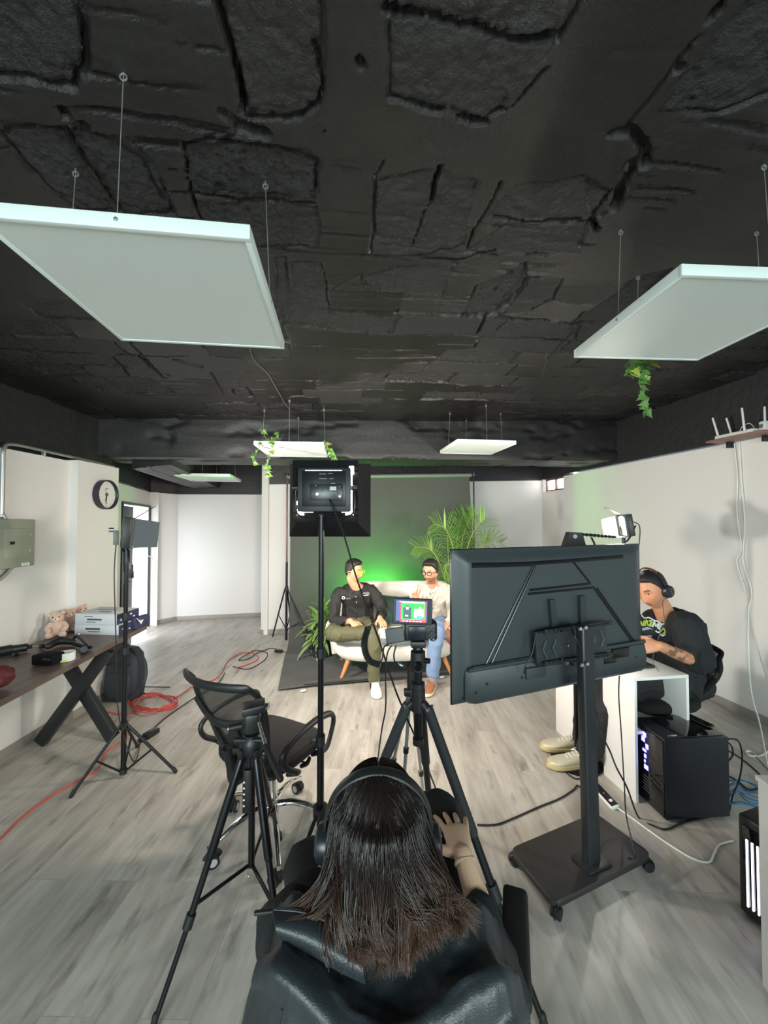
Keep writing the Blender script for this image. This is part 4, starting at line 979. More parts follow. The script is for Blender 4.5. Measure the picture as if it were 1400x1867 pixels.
# second, silver-legged stand right behind the tripod
t = thing('silver_stand', 'slim silver-legged stand right behind the camera tripod', 'stand', (0.13, 1.80, 0))
MB().cyl(W(748, 1222, 1.80), W(749, 1268, 1.80), 0.017).build('head', M_blk, t)
MB().box(W(746, 1262, 1.79), (.05, .035, .03), bev=.006).build('clamp', M_blk, t)
for a_, b_ in (((747, 1270), (735, 1440)), ((752, 1272), (750, 1330))):
    p, q_ = W(*a_, 1.80), W(*b_, 1.84)
    if b_[1] > 1400: q_ = p + (q_ - p) * ((p.z - 0.01) / (p.z - q_.z))
    else: q_ = V3((.26, 2.15, .01))
    lg = MB().cyl(p, q_, 0.0085, n=12).build('leg', M_alu, t)
    for f_ in (.32, .6): MB().cyl(p.lerp(q_, f_ - .015), p.lerp(q_, f_ + .015), 0.013).build('leg_lock', M_blk, lg)
p = W(744, 1268, 1.80); q_ = V3((-.02, 1.95, .01)); lg = MB().cyl(p, q_, 0.0085, n=12).build('leg', M_alu, t); MB().cyl(p.lerp(q_, .4), p.lerp(q_, .43), 0.013).build('leg_lock', M_blk, lg)

# camera cables
cable('coiled_cable', [V3(p) for p in (lambda c: [c[i] + (n_ * math.cos(i * .9) + b_ * math.sin(i * .9)) * .0095 for i, (n_, b_) in enumerate(zip(frames(c)[2], [T.cross(N) for T, N in zip(frames(c)[1], frames(c)[2])]))])(cat([W(671, 1144, 1.45), W(665, 1165, 1.44), W(665, 1185, 1.44), W(674, 1205, 1.44), W(691, 1212, 1.44)], 46))], 0.0038, M_cabb, 'black coiled cable hanging in a loop left of the camera', 1, 5)
cable('monitor_cable', [W(671, 1144, 1.45), W(676, 1141, 1.45), W(684, 1130, 1.46), W(690, 1115, 1.5)], 0.0035, M_cabb, 'short straight lead rising from the top of the coiled cable')
cable('camera_cable', [W(708, 1176, 1.47), W(700, 1180, 1.46), W(697, 1200, 1.46), W(690, 1212, 1.44)], 0.003, M_cabb, 'black lead joining the camera side to the lower end of the coiled cable')
cable('camera_cable', [W(714, 1177, 1.47), W(706, 1192, 1.47), W(703, 1230, 1.48), W(703, 1290, 1.5), W(696, 1330, 1.55), W(690, 1375, 1.7), W(685, 1430, 1.9), G(690, 1500)], 0.003, M_cabb, 'thin black cable hanging from the camera straight down behind the woman')
cable('camera_cable', [W(722, 1177, 1.47), W(718, 1195, 1.47), W(722, 1210, 1.48), W(738, 1220, 1.5), W(748, 1205, 1.52)], 0.003, M_cabb, 'short black cable looping under the camera to the tripod head')
t = thing('tally_remote', 'small black remote box with a white mark hanging under the camera', 'remote', W(731, 1212, 1.49))
MB().box(W(731, 1213, 1.49), (0.032, 0.014, 0.018), roty(0.5), bev=.004).build('remote_body', M_blk, t); MB().box(W(731, 1213, 1.481), (0.012, 0.002, 0.004), roty(0.5)).build('mark', M_inkw, t)

# ---------------------------------------------------------------- empty video tripod on the left
VC = V3((-0.49, 1.52, 0))
t = thing('video_tripod', 'black video tripod without a camera in the left foreground before the mesh chair', 'tripod', VC)
zk = 0.735
for f, s1, s2 in (((-.717, 1.27), .40, .63), ((-.275, 1.25), .40, .60), ((-.50, 2.0), .40, .62)):
    f = V3((*f, 0)); d = V3((f.x - VC.x, f.y - VC.y, 0)).normalized(); a_ = V3((VC.x, VC.y, zk)) + d * .04; lg = tri_leg(t, a_, f, s1, s2, 0.017, False)
    mid = a_.lerp(f, .58); MB().cyl(V3((VC.x, VC.y, .31)) + d * .015, mid, 0.007, n=8).build('spreader_arm', M_blkm, t)
    MB().box(a_ + V3((0, 0, .005)), (0.03, 0.03, 0.05), rotz(math.atan2(d.y, d.x)), bev=.006).build('hinge', M_blk, t)
MB().cyl(VC + V3((0, 0, .30)), VC + V3((0, 0, .82)), 0.0125).build('centre_column', M_blkm, t)
MB().lathe([(0.03, -.03), (.045, -.01), (.045, .03), (.03, .05)], 20, tr(VC + V3((0, 0, zk + .02)))).build('crown', M_blk, t)
MB().box(VC + V3((-.012, -.02, .60)), (0.03, 0.022, 0.16), bev=.004).build('column_rack', M_blk, t)
for i in range(5): MB().cyl(VC + V3((-.02, -.031, .55 + i * .022)), VC + V3((-.02, -.0325, .55 + i * .022)), 0.004, n=8).build('rack_hole', M_inkw, t)
MB().tube([VC + V3((math.cos(a) * .014, 0, .275 + math.sin(a) * .018)) for a in np.linspace(0, 2 * pi, 18)[:-1]], 0.004, 8, closed=True).build('hook_ring', M_chr, t)
hd = MB().box(VC + V3((0, 0, .85)), (0.055, 0.06, 0.075), rotz(.3), bev=.01).build('fluid_head', M_blk, t)
MB().box(VC + V3((.005, .0, .905)), (0.085, 0.075, 0.03), rotz(.3) @ roty(-.12), bev=.006).build('camera_plate', M_blk, hd)
MB().cyl(VC + V3((-.03, -.03, .85)), VC + V3((-.075, -.045, .848)), 0.013).build('tilt_knob', M_blk, hd); MB().cyl(VC + V3((-.07, -.045, .848)), VC + V3((-.078, -.048, .848)), 0.009).build('knob_cap', M_alu, hd)
MB().cyl(VC + V3((.03, .01, .9)), VC + V3((.06, .01, .905)), 0.012).build('side_knob', M_chr, hd)
ph = MB(); ph.cyl(VC + V3((.03, -.02, .855)), VC + V3((.075, -.08, .80)), 0.006); ph.build('pan_arm', M_chr, hd); MB().limb([VC + V3((.075, -.08, .80)), VC + V3((.15, -.16, .735))], [0.0105, 0.0115], 12, 3).build('pan_handle', M_rub, hd)
MB().cyl(VC + V3((-.06, -.02, .79)), VC + V3((.06, -.03, .795)), 0.010).build('tie_bar', M_blk, t)

# ---------------------------------------------------------------- mesh office chairs
M_mesh = mat('grey-black chair mesh', S(38, 38, 36), 0.8, alpha=0.62)
M_seat = mat('black seat fabric', S(20, 20, 21), 0.9, bump=(260, .3, .001))


def office_chair(t, chrome=True, sz=0.46, backz=0.92, arm='loop', spread=0.31, spin=0.3, backw=0.235, lean=0.10, ah=0.0):
    """local frame: sitter faces +Y; parts under t"""
    kw = dict(world=False); mm = M_chr if chrome else M_blk
    for k in range(5):
        a = spin + k * 2 * pi / 5; d = V3((math.cos(a), math.sin(a), 0)); u = V3((0, 0, 1))
        lg = MB().tube(cat([d * .03 + u * .155, d * .10 + u * .160, d * .2 + u * .135, d * spread + u * .085], 6), [.020, .019, .017, .014], 12, up=(0, 0, 1), flat=.8).build('base_leg', mm, t, **kw)
        c = d * spread; pz = V3((-d.y, d.x, 0)); st_ = a * 1.7; r = V3((math.cos(st_), math.sin(st_), 0)); sd = V3((-r.y, r.x, 0))
        MB().cyl(c + u * .075, c + u * .095, .010).build('caster_stem', mm, lg, **kw)
        for s in (-1, 1):
            q0 = c + r * .016 + sd * (s * .008) + u * .029; q1 = c + r * .016 + sd * (s * .024) + u * .029
            MB().cyl(q0, q1, .0285, n=20).build('caster_wheel', M_rub, lg, **kw)
            MB().cyl(q1, q1 + sd * (s * .0015), .018, n=18).build('wheel_cap', mat('pale grey cap', S(176, 178, 178), .4) if chrome else M_blk, lg, **kw)
        cc = MB(); cc.tube([c + r * .016 + u * .029 + (r * math.cos(q) + u * math.sin(q)) * .034 for q in np.linspace(.2, 2.9, 9)], .014, 8, flat=.25); cc.build('caster_hood', M_rub, lg, **kw)
    MB().lathe([(.032, .10), (.034, .13), (.034, .18), (.028, .19)], 20).build('hub', mm, t, **kw)
    MB().cyl((0, 0, .17), (0, 0, .30), .026).build('gas_cover', mm, t, **kw); MB().cyl((0, 0, .29), (0, 0, .31), .031).build('collar', M_blk, t, **kw); MB().cyl((0, 0, .30), (0, 0, sz - .05), .015).build('gas_lift', mm, t, **kw)
    MB().box((0, -.02, sz - .055), (.17, .24, .035), bev=.008).build('tilt_plate', M_blk, t, **kw)
    lv = MB().cyl((.08, .02, sz - .055), (.20, .03, sz - .06), .005).build('lever', M_blkm, t, **kw); MB().limb([(.195, .0, sz - .06), (.205, .03, sz - .06), (.195, .06, sz - .055)], [.010, .012, .010], 10, 3).build('lever_grip', M_blk, lv, **kw)
    rings = []
    for z, k in ((-.035, .80), (-.028, .93), (-.005, 1.0), (.02, 1.0), (.038, .94), (.046, .8), (.049, .4)):
        ring = []
        for a in np.linspace(0, 2 * pi, 41)[:-1]:
            x = .235 * math.copysign(abs(math.cos(a)) ** .62, math.cos(a)); y = .225 * math.copysign(abs(math.sin(a)) ** .62, math.sin(a))
            zz = z - (.03 * max(0, (y * k) / .225) ** 3) + .012 * (abs(x * k) / .235) ** 3
            ring.append(V3((x * k, y * k + .0, sz + zz)))
        rings.append(ring)
    MB().loft(rings).build('seat', M_seat, t, **kw)
    if arm == 'pad':
        MB().sheet([[(x_ * backw, -.245 - lean * v_ + .045 * x_ * x_, sz + .10 + (backz - sz - .10 - .05 * abs(x_) ** 4) * v_) for x_ in np.linspace(-1, 1, 17)] for v_ in np.linspace(0, 1, 13)], .035).build('backrest', M_seat, t, **kw)
        MB().tube(cat([(0, -.12, sz - .055), (0, -.27, sz - .04), (0, -.30, sz + .06), (0, -.30, sz + .22)], 6), .022, 10).build('back_support', M_blk, t, **kw)
    # back: curved shield shaped frame with mesh
    for s in (-1, 1):
        x = s * .275
        if arm == 'loop':
            MB().tube(cat([(s * .20, -.10, sz - .04), (x, -.12, sz + .0), (x, -.20, sz + .08 + ah * .5), (x, -.22, sz + .16 + ah), (x, -.15, sz + .20 + ah), (x, .0, sz + .215 + ah), (x, .12, sz + .20 + ah), (x, .16, sz + .16 + ah), (x, .14, sz + .08 + ah * .5), (x, .09, sz + .0), (s * .20, .08, sz - .04)], 5), .0165, 10, flat=.75).build('armrest', M_blk, t, **kw)
        else:
            MB().box((x + s * .02, -.0, sz + .195), (.062, .26, .032), bev=.012, seg=3).build('armrest_pad', M_rub, t, **kw)
            MB().box((x + s * .02, -.03, sz + .09), (.03, .07, .19), bev=.008).build('armrest_post', M_blk, t, **kw); MB().box((x - s * .05, -.03, sz - .035), (.16, .06, .018), bev=.004).build('armrest_bracket', M_blk, t, **kw)
    if arm != 'pad':
        yb = -.235
        def bp_(u_, v_):           # u -1..1, v 0..1
            z = sz + .06 + (backz - sz - .06) * v_; w = backw * (0.70 + .45 * math.sin(min(1, v_ * 1.15) * pi * .55)) * (1 - .10 * max(0, v_ - .75) / .25)
            y = yb - lean * v_ ** 1.3 - .05 * math.sin(v_ * pi) * .4 + .055 * u_ * u_ - (.05 if v_ > .8 else 0) * ((v_ - .8) / .2) ** 2
            return V3((u_ * w, y, z))
        edge = [bp_(1, v) for v in np.linspace(0, .97, 12)] + [bp_(u, .985 + .015 * (1 - u * u)) for u in np.linspace(.92, -.92, 9)] + [bp_(-1, v) for v in np.linspace(.97, 0, 12)] + [bp_(u, 0) for u in np.linspace(-.9, .9, 7)]
        MB().tube(cat(edge, 3, True), .019, 10, closed=True, up=(0, 1, 0), flat=.55).build('back_frame', M_blk, t, **kw)
        MB().sheet([[bp_(u, v) for u in np.linspace(-.98, .98, 21)] for v in np.linspace(.01, .985, 21)], .003).build('back_mesh', M_mesh, t, **kw)
        off = V3((0, -.018, 0))
        MB().tube(cat([bp_(-.95, .62) + off, bp_(-.5, .52) + off, bp_(0, .50) + off * 1.6, bp_(.5, .52) + off, bp_(.95, .62) + off], 6), .017, 10, up=(0, 1, 0), flat=.5).build('back_brace', M_blk, t, **kw)
        for s in (-1, 1): MB().tube(cat([bp_(s * .35, .52) + off, bp_(s * .42, .28) + off, bp_(s * .30, .05) + off], 6), .015, 10, up=(0, 1, 0), flat=.5).build('back_brace', M_blk, t, **kw)
        MB().tube(cat([bp_(-.95, .16) + off, bp_(0, .12) + off * 1.5, bp_(.95, .16) + off], 6), .016, 10, up=(0, 1, 0), flat=.5).build('back_brace', M_blk, t, **kw)
        MB().tube(cat([(0, -.12, sz - .055), (0, -.24, sz - .05), (0, yb - .03, sz + .04), bp_(0, .16) + off * 1.5], 6), .024, 10, up=(1, 0, 0), flat=1).build('back_support', M_blk, t, **kw)
        for s in (-1, 1):
            for v in (.30, .10): b_ = bp_(s * .98, v); MB().cyl(b_ + V3((s * .0, -.012, 0)), b_ + V3((0, -.017, 0)), .006, n=10).build('screw', M_chr, t, **kw)


t = thing('mesh_office_chair', 'empty black mesh-back office chair with chrome five-star base left of centre', 'office chair', (-.555, 2.05, 0), math.radians(-29))
office_chair(t, True, sz=.465, backz=.93, spin=0.55, lean=.14, backw=.195, ah=-.035)

# ---------------------------------------------------------------- television on a rolling stand
TVL = W(822, 1145, 1.775); TVR = W(1167, 1105, 2.21)
u = V3((TVR.x - TVL.x, TVR.y - TVL.y, 0)); TVW = u.length; u.normalize(); nb = V3((u.y, -u.x, 0))    # nb: out of the back, towards the camera
TVc = V3(((TVL.x + TVR.x) / 2, (TVL.y + TVR.y) / 2, 1.142)); TA = basis(TVc, u, None, nb) @ rotz(0.0)
TVH = 0.715
tv = thing('television', 'large flat television seen from its black back on the rolling stand', 'television', V3((TVc.x, TVc.y, TVc.z - TVH / 2)))
M_tv = mat('television back plastic', S(54, 61, 64), 0.42, bump=(400, .25, .0008)); M_tvg = mat('television glossy trim', S(16, 17, 18), 0.2)
MB(TA).box((0, 0, -.006), (TVW, TVH, .012), bev=.004).build('front_bezel', M_tvg, tv)
MB(TA).box((0, 0, -.013), (TVW - .02, TVH - .02, .002)).build('screen', M_scr, tv)
# back shell, bulging
def shell(x, y):
    ex = min(1, (TVW / 2 - abs(x)) / .085); ey = min(1, (TVH / 2 - abs(y)) / .07); e = max(0, min(ex, ey)); e = e * e * (3 - 2 * e)
    return .034 * e
xs_ = np.linspace(-TVW / 2 + .004, TVW / 2 - .004, 70); ys_ = np.linspace(-TVH / 2 + .004, TVH / 2 - .004, 44)
g = [[TA @ V3((x, y, .001 + shell(x, y))) for x in xs_] for y in ys_]
m = MB(); m.sheet(g, .003); m.build('back_shell', M_tv, tv)
P0 = TA @ V3((0, 0, .036)); 
def tvp(px, py, lift=0.0): return onplane(px, py, P0 + nb * lift, nb)
M_groove = mat('television groove black', S(20, 23, 25), .3)
M_mnt = mat('mount steel', S(50, 56, 58), .42, .2, bump=(220, .06, .001))
def ridge(pts, r, part='rib', m=M_groove): MB().tube(cat([tvp(*p) for p in pts], 4) if len(pts) > 2 else [tvp(*p) for p in pts], r, 8, flat=1.0).build(part, m, tv)
ridge([(860, 1030), (973, 1027), (1134, 1015)], .010); ridge([(860, 1033), (970, 1030)], .007)
for pts in ([(972, 1032), (880, 1222)], [(978, 1028), (890, 1222)], [(965, 1076), (1076, 1064)], [(962, 1083), (1082, 1071)], [(1045, 1024), (1075, 1062)], [(1082, 1071), (1154, 1172)], [(1088, 1072), (1158, 1172)], [(982, 1025), (1042, 1021)]): ridge(pts, .0065)
# lower electronics housing
def hp(x, y, z): return TA @ V3((x, y, z))
xl = -TVW / 2 + .05; xr = TVW / 2 - .025
def hring(y, z, inset): return [hp(xl + inset + .03 * 0, y, 0.02), hp(xl + inset, y, z * .6), hp(xl + inset + .03, y, z), hp(xr - inset - .02, y, z), hp(xr - inset, y, z * .7), hp(xr - inset, y, 0.02)]
MB().loft([hring(-TVH / 2 + .012, .050, .02), hring(-TVH / 2 + .03, .062, .0), hring(-TVH / 2 + .12, .062, .0), hring(-TVH / 2 + .16, .056, .005), hring(-TVH / 2 + .175, .038, .015)], cap=True).build('lower_housing', M_tv, tv)
MB().tube([hp(xl + .01, -TVH / 2 + .168, .05), hp(xl + .15, -TVH / 2 + .172, .056), hp(xr - .02, -TVH / 2 + .172, .052)], .010, 10).build('rib', M_tv, tv)
MB().tube([hp(xl + .03, -TVH / 2 + .176, .05), hp(-.15, -TVH / 2 + .180, .05)], .007, 10).build('rib', M_tv, tv)
for fx in (.04, .1, .30): MB(TA).cyl((xl + fx, -TVH / 2 + .07 + (.03 if fx > .05 else 0), .061), (xl + fx, -TVH / 2 + .07 + (.03 if fx > .05 else 0), .0635), .007, n=14).build('screw_hole', M_rub, tv)
MB(TA).cyl((xr - .10, -TVH / 2 + .10, .061), (xr - .10, -TVH / 2 + .10, .0635), .007, n=14).build('screw_hole', M_rub, tv)
MB(TA).box((xr - .22, -TVH / 2 + .135, .060), (.13, .05, .014), bev=.004).build('port_recess', M_tvg, tv)
MB(TA).box((xr - .30, -TVH / 2 + .105, .063), (.09, .03, .006), bev=.003).build('label_plate', M_tvg, tv)
MB(TA).box((-.20, -TVH / 2 + .115, .066), (.12, .055, .02), bev=.006).build('cable_cover', M_tv, tv)
for i in range(16): MB(TA).box((-.02 + i * .011, -TVH / 2 + .05, .062), (.003, .035, .002)).build('vent_slot', M_rub, tv)
# mount + stand
st = thing('television_stand', 'black rolling television stand with steel post and flat wheeled base', 'television stand', (0.95, 1.73, 0))
PT = onplane(1052, 1145, P0 + nb * .10, nb); PB = Z(1078, 1572, .075); pc = V3((PB.x, PB.y, 0)); pt = V3((PB.x - .005, PB.y, 1.175))
# straight post: foot on the base plate, head by the mount
px_t = W(1066, 1140, 1.80)
post_a = V3((PB.x, PB.y, .075)); post_b = V3((px_t.x, px_t.y, px_t.z)); pd = post_b - post_a
MB().box((post_a + post_b) / 2, (pd.length, .075, .045), basis((0, 0, 0), pd, u), bev=.010, seg=3).build('post', M_blks, st)
base4 = [Z(928, 1546, .075), Z(1010, 1648, .075), Z(1190, 1556, .075), Z(1085, 1480, .075)]
bp4 = []
c4 = sum(base4, V3()) / 4
def roundpoly(q, r=.045, n=6):
    out = []
    for i in range(4):
        a, b, c = V3(q[i - 1]), V3(q[i]), V3(q[(i + 1) % 4]); d0 = (a - b).normalized(); d1 = (c - b).normalized()
        for k in range(n + 1):
            s = k / n; p0 = b + d0 * r; p1 = b + d1 * r; out.append(p0 * (1 - s) ** 2 + b * 2 * s * (1 - s) + p1 * s * s)
    return out
rp_ = roundpoly(base4); ins = [p + (c4 - p).normalized() * .006 for p in rp_]
MB().loft([[p - V3((0, 0, .030)) for p in ins], [p - V3((0, 0, .026)) for p in rp_], [p - V3((0, 0, .004)) for p in rp_], ins]).build('base_plate', mat('base plate black', S(40, 38, 37), .5, bump=(300, .2, .001)), st)
MB().box((post_a.x, post_a.y, .082), (.14, .10, .012), rotz(math.atan2(u.y, u.x)), bev=.004).build('post_foot', M_blks, st)
for q in base4:
    c = q + (c4 - q).normalized() * .055; 
    cs_ = MB().box((c.x, c.y, .046), (.03, .03, .012), bev=.003).build('caster', M_blk, st)
    d = (q - c4).normalized(); sd = V3((-d.y, d.x, 0)); w = V3((c.x, c.y, .024)) + d * .028
    for s in (-1, 1): MB().cyl(w + sd * s * .004, w + sd * s * .019, .0235, n=20).build('caster_wheel', M_rub, cs_)
    MB().tube([w + (d * math.cos(a) + V3((0, 0, 1)) * math.sin(a)) * .0275 for a in np.linspace(-.2, 3.0, 10)], .013, 8, flat=.25).build('caster_hood', M_blk, cs_)
def mplate(pxs, lift, th, part, mm=M_mnt):
    q = [tvp(*p, lift) for p in pxs]; MB().slab([q[0], q[1], q[2], q[3]], th).build(part, mm, st, smooth=0)
mplate([(976, 1153), (1043, 1142), (1043, 1203), (979, 1214)], .05, .012, 'mount_plate'); mplate([(1068, 1146), (1104, 1140), (1108, 1192), (1070, 1198)], .05, .012, 'mount_plate')
for a_, b_ in ((1003, 1013), (1058, 1068)):
    y0_, y1_ = (1093, 1250) if a_ < 1020 else (1086, 1225)
    mplate([(a_, y0_ + 1), (b_, y0_), (b_ + (12 if a_ < 1020 else 4), y1_), (a_ + (12 if a_ < 1020 else 4), y1_)], .022, .022, 'mount_arm')
for y_, ya in ((1150, 1146), (1208, 1204)):
    MB().box((tvp(1010, y_, .066) + tvp(1100, ya - 9, .066)) / 2, ((tvp(1100, ya - 9, .066) - tvp(1010, y_, .066)).length + .12, .022, .012), basis((0, 0, 0), tvp(1100, ya - 9, .066) - tvp(1010, y_, .066), None, nb), bev=.003).build('cross_rail', M_blks, st)
    for i in range(5):
        c = tvp(984 + i * 9, y_ + 4 - i * 1.6, .075); MB().box(c, (.016, .007, .004), basis((0, 0, 0), u, None, nb)).build('slot', M_rub, st)
        c = tvp(1076 + i * 8, ya - 4 - i * 1.3, .075); MB().box(c, (.014, .007, .004), basis((0, 0, 0), u, None, nb)).build('slot', M_rub, st)
for px0, py0, s_ in ((996, 1168, 1), (1014, 1165, 1), (1078, 1152, -1), (1094, 1150, -1)):
    for d0, d1 in (((0, 0), (-6, 17)), ((-6, 17), (2, 34))) if s_ > 0 else (((0, 0), (7, 14)), ((7, 14), (2, 30))):
        MB().cyl(tvp(px0 + d0[0], py0 + d0[1], .0625), tvp(px0 + d1[0], py0 + d1[1], .0625), .0026, n=6).build('emboss', mat('mount edge grey', S(92, 100, 102), .35, .3), st)
mplate([(1040, 1150), (1052, 1140), (1056, 1215), (1046, 1216)], .05, .07, 'side_bracket')
def screw(p, r=.010): MB().cyl(p, p + nb * .006, r, r * .8, 14).build('screw', M_chr, st)
hs = post_b + (post_a - post_b) * .0
for px0, py0 in ((1057, 1146), (1067, 1144), (1060, 1212), (1070, 1210)):
    r = ray(px0, py0); Pp = (post_a + post_b) / 2 + nb * .024; pn = nb; t_ = (Pp - CAMP).dot(pn) / r.dot(pn); screw(CAMP + r * t_)
for px0, py0 in ((1021, 1150), (1034, 1177), (1026, 1202)): screw(tvp(px0, py0, .082), .007)
MB().box(tvp(1033, 1209, .075), (.014, .014, .012), basis((0, 0, 0), u, None, nb), bev=.002).build('square_nut', M_alu, st)
cable('mains_cable', [tvp(1040, 1140, .10), tvp(1048, 1160, .16), tvp(1063, 1195, .16), tvp(1075, 1235, .13), W(1085, 1290, 1.9), W(1098, 1340, 2.05), W(1112, 1370, 2.1), W(1124, 1400, 2.06), W(1143, 1436, 2.07), G(1164, 1490), G(1190, 1505), G(1215, 1512), G(1245, 1500), G(1290, 1490), G(1320, 1478)], .0045, M_cabb, 'black cord from the television mount down past the desk leg to the tower')
cable('thin_cable', [tvp(976, 1160, .07), tvp(970, 1190, .08), tvp(958, 1215, .08), tvp(955, 1228, .07)], .003, M_cabb, 'short black cord on the back of the television left of the mount')
cable('thin_cable', [W(1129, 1232, 2.05), W(1128, 1270, 2.06), W(1132, 1330, 2.08), W(1135, 1380, 2.08), W(1138, 1430, 2.05), W(1142, 1490, 1.92), V3((1.19, 1.80, .08)), V3((1.15, 1.79, .079))], .0035, M_cabb, 'thin black cord hanging in front of the white desk leg onto the wheeled base')
MB_ = None

# ---------------------------------------------------------------- editor's white desk
dk = thing('white_desk', 'white desk with open shelf legs in front of the seated editor', 'desk', (1.62, 2.6, 0))
d_y = V3((-.135, .99, 0)).normalized(); d_x = V3((d_y.y, -d_y.x, 0)); DO = V3((1.487, 2.235, 0)); DM = basis(DO, d_x, d_y)
DW, DL, DHh, T_ = .365, .78, .715, .018
MB(DM).box((DW / 2, DL / 2, DHh - T_ / 2), (DW, DL, T_), bev=.002).build('desktop', M_whl, dk)
for y0_ in (0, DL - .26):
    w_ = .26
    MB(DM).box((T_ / 2, y0_ + w_ / 2, (DHh - T_) / 2), (T_, w_, DHh - T_), bev=.001).build('side_panel', M_whl, dk)
    MB(DM).box((DW - T_ / 2, y0_ + w_ / 2, (DHh - T_) / 2), (T_, w_, DHh - T_), bev=.001).build('side_panel', M_whl, dk)
    MB(DM).box((DW / 2, y0_ + w_ / 2, .40), (DW - 2 * T_, w_, T_), bev=.001).build('shelf', M_whl, dk)
    MB(DM).box((DW / 2, y0_ + w_ - .02, .345), (DW - 2 * T_, T_, .09), bev=.001).build('rail', M_whl, dk)
    MB(DM).box((DW / 2, y0_ + w_ - .02, .05), (DW - 2 * T_, T_, .10), bev=.001).build('rail', M_whl, dk)
kb = thing('laptop', 'dark closed laptop edge on the white desk before the editor', 'laptop', DM @ V3((.17, .25, DHh)))
MB(DM).box((.13, .28, DHh + .010), (.24, .33, .018), bev=.004).build('laptop_base', mat('dark grey aluminium', S(70, 68, 66), .4, .5), kb)
MB(DM).box((.13, .28, DHh + .0195), (.2, .26, .001)).build('keyboard', M_rub, kb)

# ---------------------------------------------------------------- computers
pc = thing('computer_tower', 'black computer tower with glass top and blue lit front beside the white desk', 'computer', (1.74, 2.2, 0))
PA = basis((1.553, 2.09, 0.012), (1, .06, 0), (-.06, 1, 0)); pw, pdp, phh = .375, .245, .43
M_pc = mat('pc case black', S(26, 30, 38), .35, bump=(500, .2, .0006)); M_glb = mat('tinted glass', S(10, 11, 14), .06, spec=.8)
MB(PA).box((pw / 2, pdp / 2, phh / 2), (pw, pdp, phh), bev=.006).build('case_body', M_pc, pc)
MB(PA).box((pw / 2 + .04, pdp / 2, phh + .002), (pw - .12, pdp - .03, .006), bev=.002).build('glass_top', M_glb, pc)
MB(PA).box((-.004, pdp / 2, phh / 2), (.010, pdp - .01, phh - .02), bev=.003).build('front_mesh', M_glb, pc)
q = MB(PA); random.seed(5)
M_bl = led_mat('blue led', (.10, .08, 1.0), 5)
for i in range(7): MB(PA).box((-.0105, pdp * .52 + random.uniform(-.012, .02), phh * .9 - i * .030), (.003, random.uniform(.01, .03), random.uniform(.012, .028))).build('led_strip', M_bl, pc)
for i in range(6): MB(PA).box((-.0095, pdp * .5, phh * .36 - i * .016), (.002, .05 + .02 * (i % 2), .003)).build('vent_slot', mat('grey grille', S(84, 86, 92), .4), pc)
MB(PA).box((.07, .03, phh + .003), (.05, .012, .006), bev=.001).build('port_strip', M_chr, pc)
for x_, y_ in ((.03, .03), (pw - .03, .03), (.03, pdp - .03), (pw - .03, pdp - .03)): MB(PA).cyl((x_, y_, -.012), (x_, y_, .002), .014).build('foot', M_rub, pc)
ph_ = thing('phone', 'black phone lying on the edge of the computer tower top', 'phone', PA @ V3((pw - .03, pdp - .08, phh + .004)))
MB(PA).box((pw - .03, pdp - .09, phh + .012), (.05, .14, .009), rotz(.2), bev=.003).build('phone_body', M_blk, ph_); MB(PA).box((pw - .03, pdp - .09, phh + .0168), (.045, .13, .001), rotz(.2)).build('phone_screen', M_glb, ph_)
pc2 = thing('computer_tower', 'dark computer case with three white light bars beside the white cabinet at the right edge', 'computer', (1.6, 1.75, 0))
PA2 = basis((1.505, 1.62, .01), (.30, -.95, 0), (.95, .30, 0))
MB(PA2).box((.16, .11, .20), (.32, .22, .40), bev=.014, seg=3).build('case_body', mat('case charcoal', S(46, 48, 52), .5), pc2)
MB(PA2).box((.16, -.003, .19), (.28, .006, .35), bev=.004).build('front_panel', M_glb, pc2)
for i in range(3): MB(PA2).box((.036 + i * .018, -.008, .18), (.006, .004, .27), bev=.001).build('light_bar', led_mat('white led bar', (.86, .88, 1), 5), pc2)
wd2 = thing('white_cabinet', 'white cabinet at the right edge, in front of the lit computer case', 'cabinet', (1.55, 1.25, 0))
CA = basis((1.340, 1.36, 0), (1, -.1, 0), (.1, 1, 0))
MB(CA).box((.2, -.2, .36), (.4, .4, .70), bev=.002).build('cabinet_body', M_whl, wd2); MB(CA).box((.2, -.2, .722), (.41, .41, .018), bev=.002).build('cabinet_top', M_whl, wd2)
for z_ in (.25, .48): MB(CA).box((.2, .0015, z_), (.39, .003, .004)).build('panel_seam', mat('seam grey', S(150, 150, 150), .6), wd2)
cable('thin_cable', [W(1386, 1588, 1.36), W(1392, 1583, 1.355), W(1405, 1575, 1.35), W(1420, 1572, 1.36)], .003, M_cabb, 'short dark cord on the face of the white cabinet at the right edge')
# power bar
ps = thing('power_bar', 'flat white power bar with black face on the floor before the white desk', 'power strip', (1.35, 2.18, 0))
a_, b_ = G(1078, 1425, .012), G(1118, 1468, .012); d = b_ - a_; A = basis((a_ + b_) / 2, d, None, (-.25, -.2, 1))
MB(A).box((0, 0, 0), (d.length + .05, .055, .028), bev=.013, seg=3).build('bar_body', M_cabw, ps); MB(A).box((0, 0, .0135), (d.length + .035, .042, .004), bev=.002).build('face_plate', M_blk, ps)
for i in range(3): MB(A).cyl((d.length * (.42 - i * .3), 0, .015), (d.length * (.42 - i * .3), 0, .0175), .010 if i == 0 else .006, n=14).build('switch' if i == 0 else 'socket', M_cabw if i == 0 else M_alu, ps)
cable('white_cable', [G(1122, 1470, .012), G(1150, 1490), G(1180, 1512), G(1220, 1540), G(1262, 1565), G(1292, 1572), G(1302, 1556), G(1312, 1540), G(1336, 1533)], .0045, M_cabw, 'white cord on the floor from the power bar to the lit computer case')
